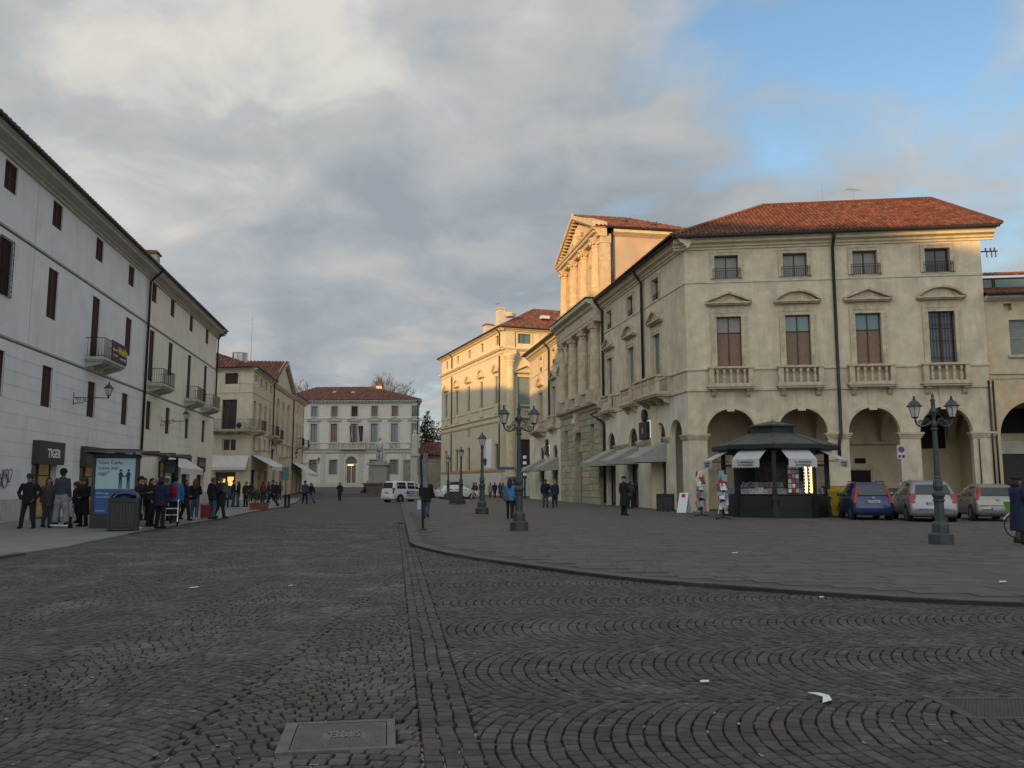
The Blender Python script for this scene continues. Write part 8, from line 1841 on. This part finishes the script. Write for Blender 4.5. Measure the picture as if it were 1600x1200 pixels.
person(234, 822.5, 'brown haired woman in a dark jacket looking right, in the middle of the waiting crowd', 80, 1.66, 'stand', ('pocket', 'hold'), 'black', .72, 'black', 'chestnut', 'bob', z=lz, group=GL)
person(249, 825.5, 'black haired person in a navy jacket seen from behind next to the white walker', 165, 1.70, 'stand', ('down', 'hold'), 'navy', .74, 'black', 'black', 'bob', z=lz, group=GL, bulk=1.12)
person(258, 814, 'person in a beige jacket and white cap behind the crowd', 60, 1.76, 'stand', ('down', 'hold'), 'beige', .78, 'ink', 'silver', hat='cap', hatcol='white', z=lz, group=GL)
person(243, 812, 'grey haired person at the back of the waiting crowd', 30, 1.70, 'stand', ('down', 'down'), 'ink', .78, 'ink', 'silver', z=lz, group=GL)
person(224, 813, 'dark haired person at the back, between the phone user and the brown haired woman', 60, 1.70, 'stand', ('down', 'down'), 'black', .78, 'ink', 'black', z=lz, group=GL)
a = person(272, 817.5, 'person in a bright blue jacket with a red rucksack, seen from behind', 185, 1.76, 'stand', ('down', 'hold'), 'blue', .80, 'ink', 'black', z=lz, group=GL, hood=True, bulk=1.1)
mb = MB(); mb.tube([(0, 0, -.24), (0, .03, -.1), (0, .03, .08), (0, 0, .2)], [.13, .16, .155, .09], 12, sq=.6); mb.tube([(0, .08, -.16), (0, .11, -.1), (0, .10, .0)], [.08, .1, .07], 8, sq=.5)
rk_ = held('rucksack', 'red rucksack on the back of the person in the bright blue jacket', 'rucksack', a, (.02, .22, 1.22), mb, cloth('rucksack_red', (.22, .015, .03)))
wk = thing('walking_frame', 'white wheeled walking frame in the middle of the waiting crowd', 'walking frame', at(266, 823, lz), R(20)); mb = MB()
for s_ in (-1, 1): mb.tube([(s_ * .22, .25, .12), (s_ * .22, .05, .62), (s_ * .22, .0, .86), (s_ * .22, .12, .92)], .017, 6); mb.tube([(s_ * .22, -.25, .12), (s_ * .22, -.02, .62)], .017, 6)
mb.tube([(-.22, .0, .62), (.22, .0, .62)], .017, 6); mb.tube([(-.22, .14, .40), (.22, -.14, .40)], .012, 6); mb.tube([(.22, .14, .40), (-.22, -.14, .40)], .012, 6); part(mb, 'frame', white_paint, wk)
for s_ in (-1, 1):
    for y in (-.26, .26): mb = MB(); mb.M = T(s_ * .22, y, .09) @ Matrix.Rotation(R(90), 4, 'Y'); mb.lathe([(.03, -.02), (.09, -.018), (.09, .018), (.03, .02)], 12); part(mb, 'wheel', tyre_m, wk)
person(288, 813.5, 'woman with black hair and a black coat, right of the bright blue jacket', 70, 1.64, 'walk', ('hold', 'down'), 'black', .55, 'black', 'black', 'long', z=lz, stride=.5, group=GL)
person(303, 812, 'woman with long brown hair, black leather jacket and blue jeans, seen from behind', 178, 1.68, 'stand', ('hold', 'down'), 'black', .88, 'denim', 'chestnut', 'long', shoes='white', z=lz, group=GL)
person(331, 811, 'person in a black hooded jacket and blue jeans with a red suitcase', 150, 1.74, 'stand', ('hold', 'down'), 'black', .80, 'denim', 'chestnut', z=lz, group=GL, hood=True, bulk=1.15)
sc_ = thing('suitcase', 'red suitcase standing on the pavement beside the person in jeans', 'suitcase', at(321, 811, lz), .2); mb = MB(); mb.box(-.2, -.12, .05, .2, .12, .60); part(mb, 'shell', cloth('suitcase_red', (.20, .02, .02), .6), sc_); mb = MB(); mb.tube([(-.1, .08, .6), (-.1, .08, .85), (.1, .08, .85), (.1, .08, .6)], .012, 5); part(mb, 'handle', steel, sc_)
for s_ in (-1, 1): mb = MB(); mb.M = T(s_ * .15, .08, .035) @ Matrix.Rotation(R(90), 4, 'Y'); mb.lathe([(.035, -.02), (.035, .02)], 8); part(mb, 'wheel', tyre_m, sc_)
person(342, 810.5, 'slim man in dark clothes walking just right of the person with the suitcase', 100, 1.78, 'walk', ('fwd', 'back'), 'ink', .82, 'ink', 'darkbrown', z=lz, stride=.6, group=GL)
person(353, 793, 'person in a pale grey jacket in front of the lit corner shop', 40, 1.66, 'stand', ('hold', 'down'), 'grey', .80, 'ink', 'chestnut', 'bob', z=lz, group=GL)
person(364, 792, 'person in navy by the corner house, left one of a close pair', 90, 1.76, 'stand', ('down', 'down'), 'navy', .80, 'denim', 'darkbrown', z=lz, group=GL)
person(371.5, 792, 'woman in a black coat, right one of a close pair by the corner house', -60, 1.66, 'stand', ('hold', 'down'), 'black', .74, 'denim', 'black', 'long', z=lz, group=GL)
person(383.5, 792, 'person in dark olive standing left of the planters', -20, 1.66, 'stand', ('pocket', 'pocket'), 'darkbrown', .78, 'black', 'darkbrown', z=lz, group=GL)
person(391, 783.5, 'dark woman near the shop entrance behind the planters', 20, 1.66, 'stand', ('hold', 'hold'), 'black', .6, 'black', 'darkbrown', 'long', z=lz, group=GL)
person(410, 786, 'person in a red jacket behind the right planter', 160, 1.72, 'stand', ('down', 'down'), 'red', .78, 'black', 'darkbrown', 'bob', z=lz, group=GL)
person(425, 792, 'man striding left past the planters', -80, 1.76, 'walk', ('fwd', 'back'), 'ink', .78, 'black', 'darkbrown', z=lz, group=GL, stride=1.15)
person(419, 785, 'dark figure behind the striding man', 100, 1.72, 'stand', ('down', 'hold'), 'black', .78, 'black', 'black', z=lz, group=GL)
person(431, 783.5, 'person in black with a white bag under the far awnings', 60, 1.72, 'stand', ('down', 'hold'), 'black', .75, 'black', 'darkbrown', z=lz, group=GL)
person(437, 781, 'dark man farthest along the pavement under the far awnings', 170, 1.76, 'stand', ('down', 'down'), 'ink', .78, 'ink', 'black', z=lz, group=GL)
# centre
person(476, 787.5, 'man in a dark grey jacket walking with a woman across the road', 25, 1.80, 'walk', ('fwd', 'hold'), 'slate', .80, 'black', 'darkbrown', z=0, hat='beanie', hatcol='black')
person(485.5, 787.5, 'woman in black and pale jeans walking beside the man in grey', -30, 1.66, 'walk2', ('down', 'back'), 'black', .76, 'lightdenim', 'chestnut', 'long', z=0)
person(530.5, 783.5, 'person in a dark coat walking towards us in the middle of the road', 5, 1.72, 'walk', ('hold', 'down'), 'ink', .70, 'black', 'chestnut', 'bob', z=0, stride=.6)
pm_ = at(575, 777, 0); person(0, 0, 'person in dark clothes sitting on the steps of the monument', -60, 1.70, 'sit', ('sit', 'sit'), 'black', .86, 'ink', 'darkbrown', loc=(pm_.x - .2, pm_.y - 1.2, .25))
a = person(665.5, 810, 'man in a dark jacket and jeans walking away behind the thin pole', 178, 1.74, 'walk', ('down', 'down'), 'black', .70, 'denim', 'darkbrown', stride=.4, bulk=1.15)
held('carrier_bag', 'white plastic bag carried by the man walking away behind the thin pole', 'bag', a, (.27, .0, .78), bag_mesh(.22, .38, .1, .14), cloth('bag_pale', (.45, .47, .5)))
# right
person(740, 780.5, 'person in a dark jacket and pale trousers striding left past the lamp posts', -70, 1.72, 'walk', ('hold', 'fwd'), 'black', .85, 'pinkwhite', 'chestnut', 'bob')
person(744, 777, 'dark person just behind the one in pale trousers', -80, 1.72, 'walk2', ('down', 'back'), 'maroon', .8, 'black', 'darkbrown')
person(751, 778.5, 'person with a pale bag partly behind the single lamp post', -60, 1.66, 'walk', ('hold', 'down'), 'ink', .78, 'ink', 'darkbrown', stride=.5)
person(766, 778, 'woman in a beige coat walking away', 175, 1.68, 'walk', ('down', 'back'), 'beige', .62, 'black', 'chestnut', 'bob', stride=.4)
person(773, 778, 'person in a navy coat walking away right of the beige coat', 185, 1.74, 'walk2', ('down', 'down'), 'navy', .72, 'ink', 'darkbrown', stride=.4)
person(781, 777.5, 'person in brown, left of the cluster around the lamp post', 150, 1.70, 'stand', ('down', 'hold'), 'brown', .74, 'black', 'chestnut', 'long')
person(786, 779, 'woman in a dark grey coat in the cluster behind the woman in blue', 175, 1.66, 'stand', ('down', 'down'), 'slate', .66, 'black', 'darkbrown', 'bob')
person(793, 777, 'fair haired person at the back of the cluster', 20, 1.70, 'stand', ('down', 'down'), 'taupe', .74, 'black', 'blond', 'bob')
a = person(796.5, 811.5, 'woman in a bright blue jacket and black leggings walking away by the big lamp', 176, 1.68, 'walk', ('down', 'hold'), 'sky', .80, 'black', 'black', 'long', wide=.82, stride=.45)
mb = MB(); mb.ball((0, 0, 0), .17, 10, 8, sx=.8, sy=.5, sz=1.15); mb.tube([(0, -.02, .15), (.10, -.10, .42), (.22, -.2, .6)], .014, 5)
held('shoulder_bag', 'taupe shoulder bag on the left side of the woman in the bright blue jacket', 'bag', a, (.17, .15, .98), mb, cloth('bag_taupe', (.11, .095, .08)))
person(804, 809.5, 'companion in dark blue hidden between the woman in blue and the lamp post', 182, 1.74, 'walk2', ('down', 'down'), 'navy', .70, 'ink', 'darkbrown', stride=.4)
person(835, 775.5, 'dark person by the far awnings, left of a pair', 90, 1.76, 'stand', ('down', 'hold'), 'black', .78, 'black', 'darkbrown')
person(841, 776, 'dark person by the far awnings, right of a pair', -60, 1.72, 'stand', ('hold', 'hold'), 'ink', .78, 'black', 'chestnut', 'long')
person(852.5, 793, 'man in a black jacket and green trousers walking away', 178, 1.80, 'stand', ('hold', 'down'), 'black', .86, 'green', 'chestnut', bulk=1.12)
a = person(867, 793.5, 'fair haired woman in a navy jacket walking beside the man in green trousers', 190, 1.72, 'walk', ('down', 'down'), 'navy', .78, 'ink', 'blond', 'bob', stride=.4)
held('handbag', 'brown handbag on the arm of the fair haired woman in navy', 'bag', a, (.28, .02, .98), bag_mesh(.26, .28, .12, .3), cloth('bag_brown', (.06, .03, .03)))
a = person(975.5, 805.5, 'man in a long black coat and flat cap walking right, looking down', 120, 1.82, 'stand', ('hold', 'down'), 'black', .42, 'black', 'silver', hat='cap', hatcol='black', turn=10, bulk=1.1)
g1 = at(951, 787, PH); person(0, 0, 'person crouched in black by the second shop entrance', 10, 1.68, 'sit', ('sit', 'sit'), 'black', .86, 'black', 'darkbrown', loc=(g1.x, g1.y, PH - .18), lean=.25)
person(958, 782, 'person in a pale top at the second shop entrance', -20, 1.60, 'stand', ('hold', 'hold'), 'beige', .80, 'brown', 'chestnut', 'bob')
g2 = at(985, 795, PH); person(985, 795, 'brown dressed person leaning in the third shop entrance', 150, 1.66, 'stand', ('hold', 'down'), 'brown', .78, 'ink', 'darkbrown', 'bob')
person(991, 793, 'dark person in the third shop entrance beside the brown dressed one', 200, 1.70, 'stand', ('hold', 'hold'), 'ink', .74, 'ink', 'black')
person(1595, 851.5, 'woman in a long navy coat pushing the bicycle at the right edge', 95, 1.62, 'walk', ('hold', 'reach'), 'navy', .36, 'brown', 'darkbrown', 'bob', hat='beret', hatcol='ink', stride=.5, bulk=1.2)
# ---- fuse bodies and clothes
tmp = []
for name, par, raw, vox, ms, extra in JOBS:
    me = raw.mesh(name, ms[0]); o = bpy.data.objects.new('fuse', me); COL.objects.link(o)
    md = o.modifiers.new('r', 'REMESH'); md.mode = 'VOXEL'; md.voxel_size = vox; md.use_smooth_shade = True
    sm = o.modifiers.new('s', 'SMOOTH'); sm.iterations = 2 if name != 'body' else 1; sm.factor = .4
    tmp.append(o)
dg = bpy.context.evaluated_depsgraph_get()
for o, (name, par, raw, vox, ms, extra) in zip(tmp, JOBS):
    me = bpy.data.meshes.new_from_object(o.evaluated_get(dg)); me.name = name
    me.materials.clear(); [me.materials.append(m) for m in ms]
    if extra:
        bm = bmesh.new(); bm.from_mesh(me); vs = [bm.verts.new(v) for v in extra.v]; bm.verts.ensure_lookup_table()
        for f, mi in zip(extra.f, extra.m):
            try: nf = bm.faces.new([vs[i] for i in f]); nf.material_index = mi; nf.smooth = True
            except ValueError: pass
        bm.to_mesh(me); bm.free()
    put(name, me, par)
for o in tmp:
    m0 = o.data; bpy.data.objects.remove(o); bpy.data.meshes.remove(m0)
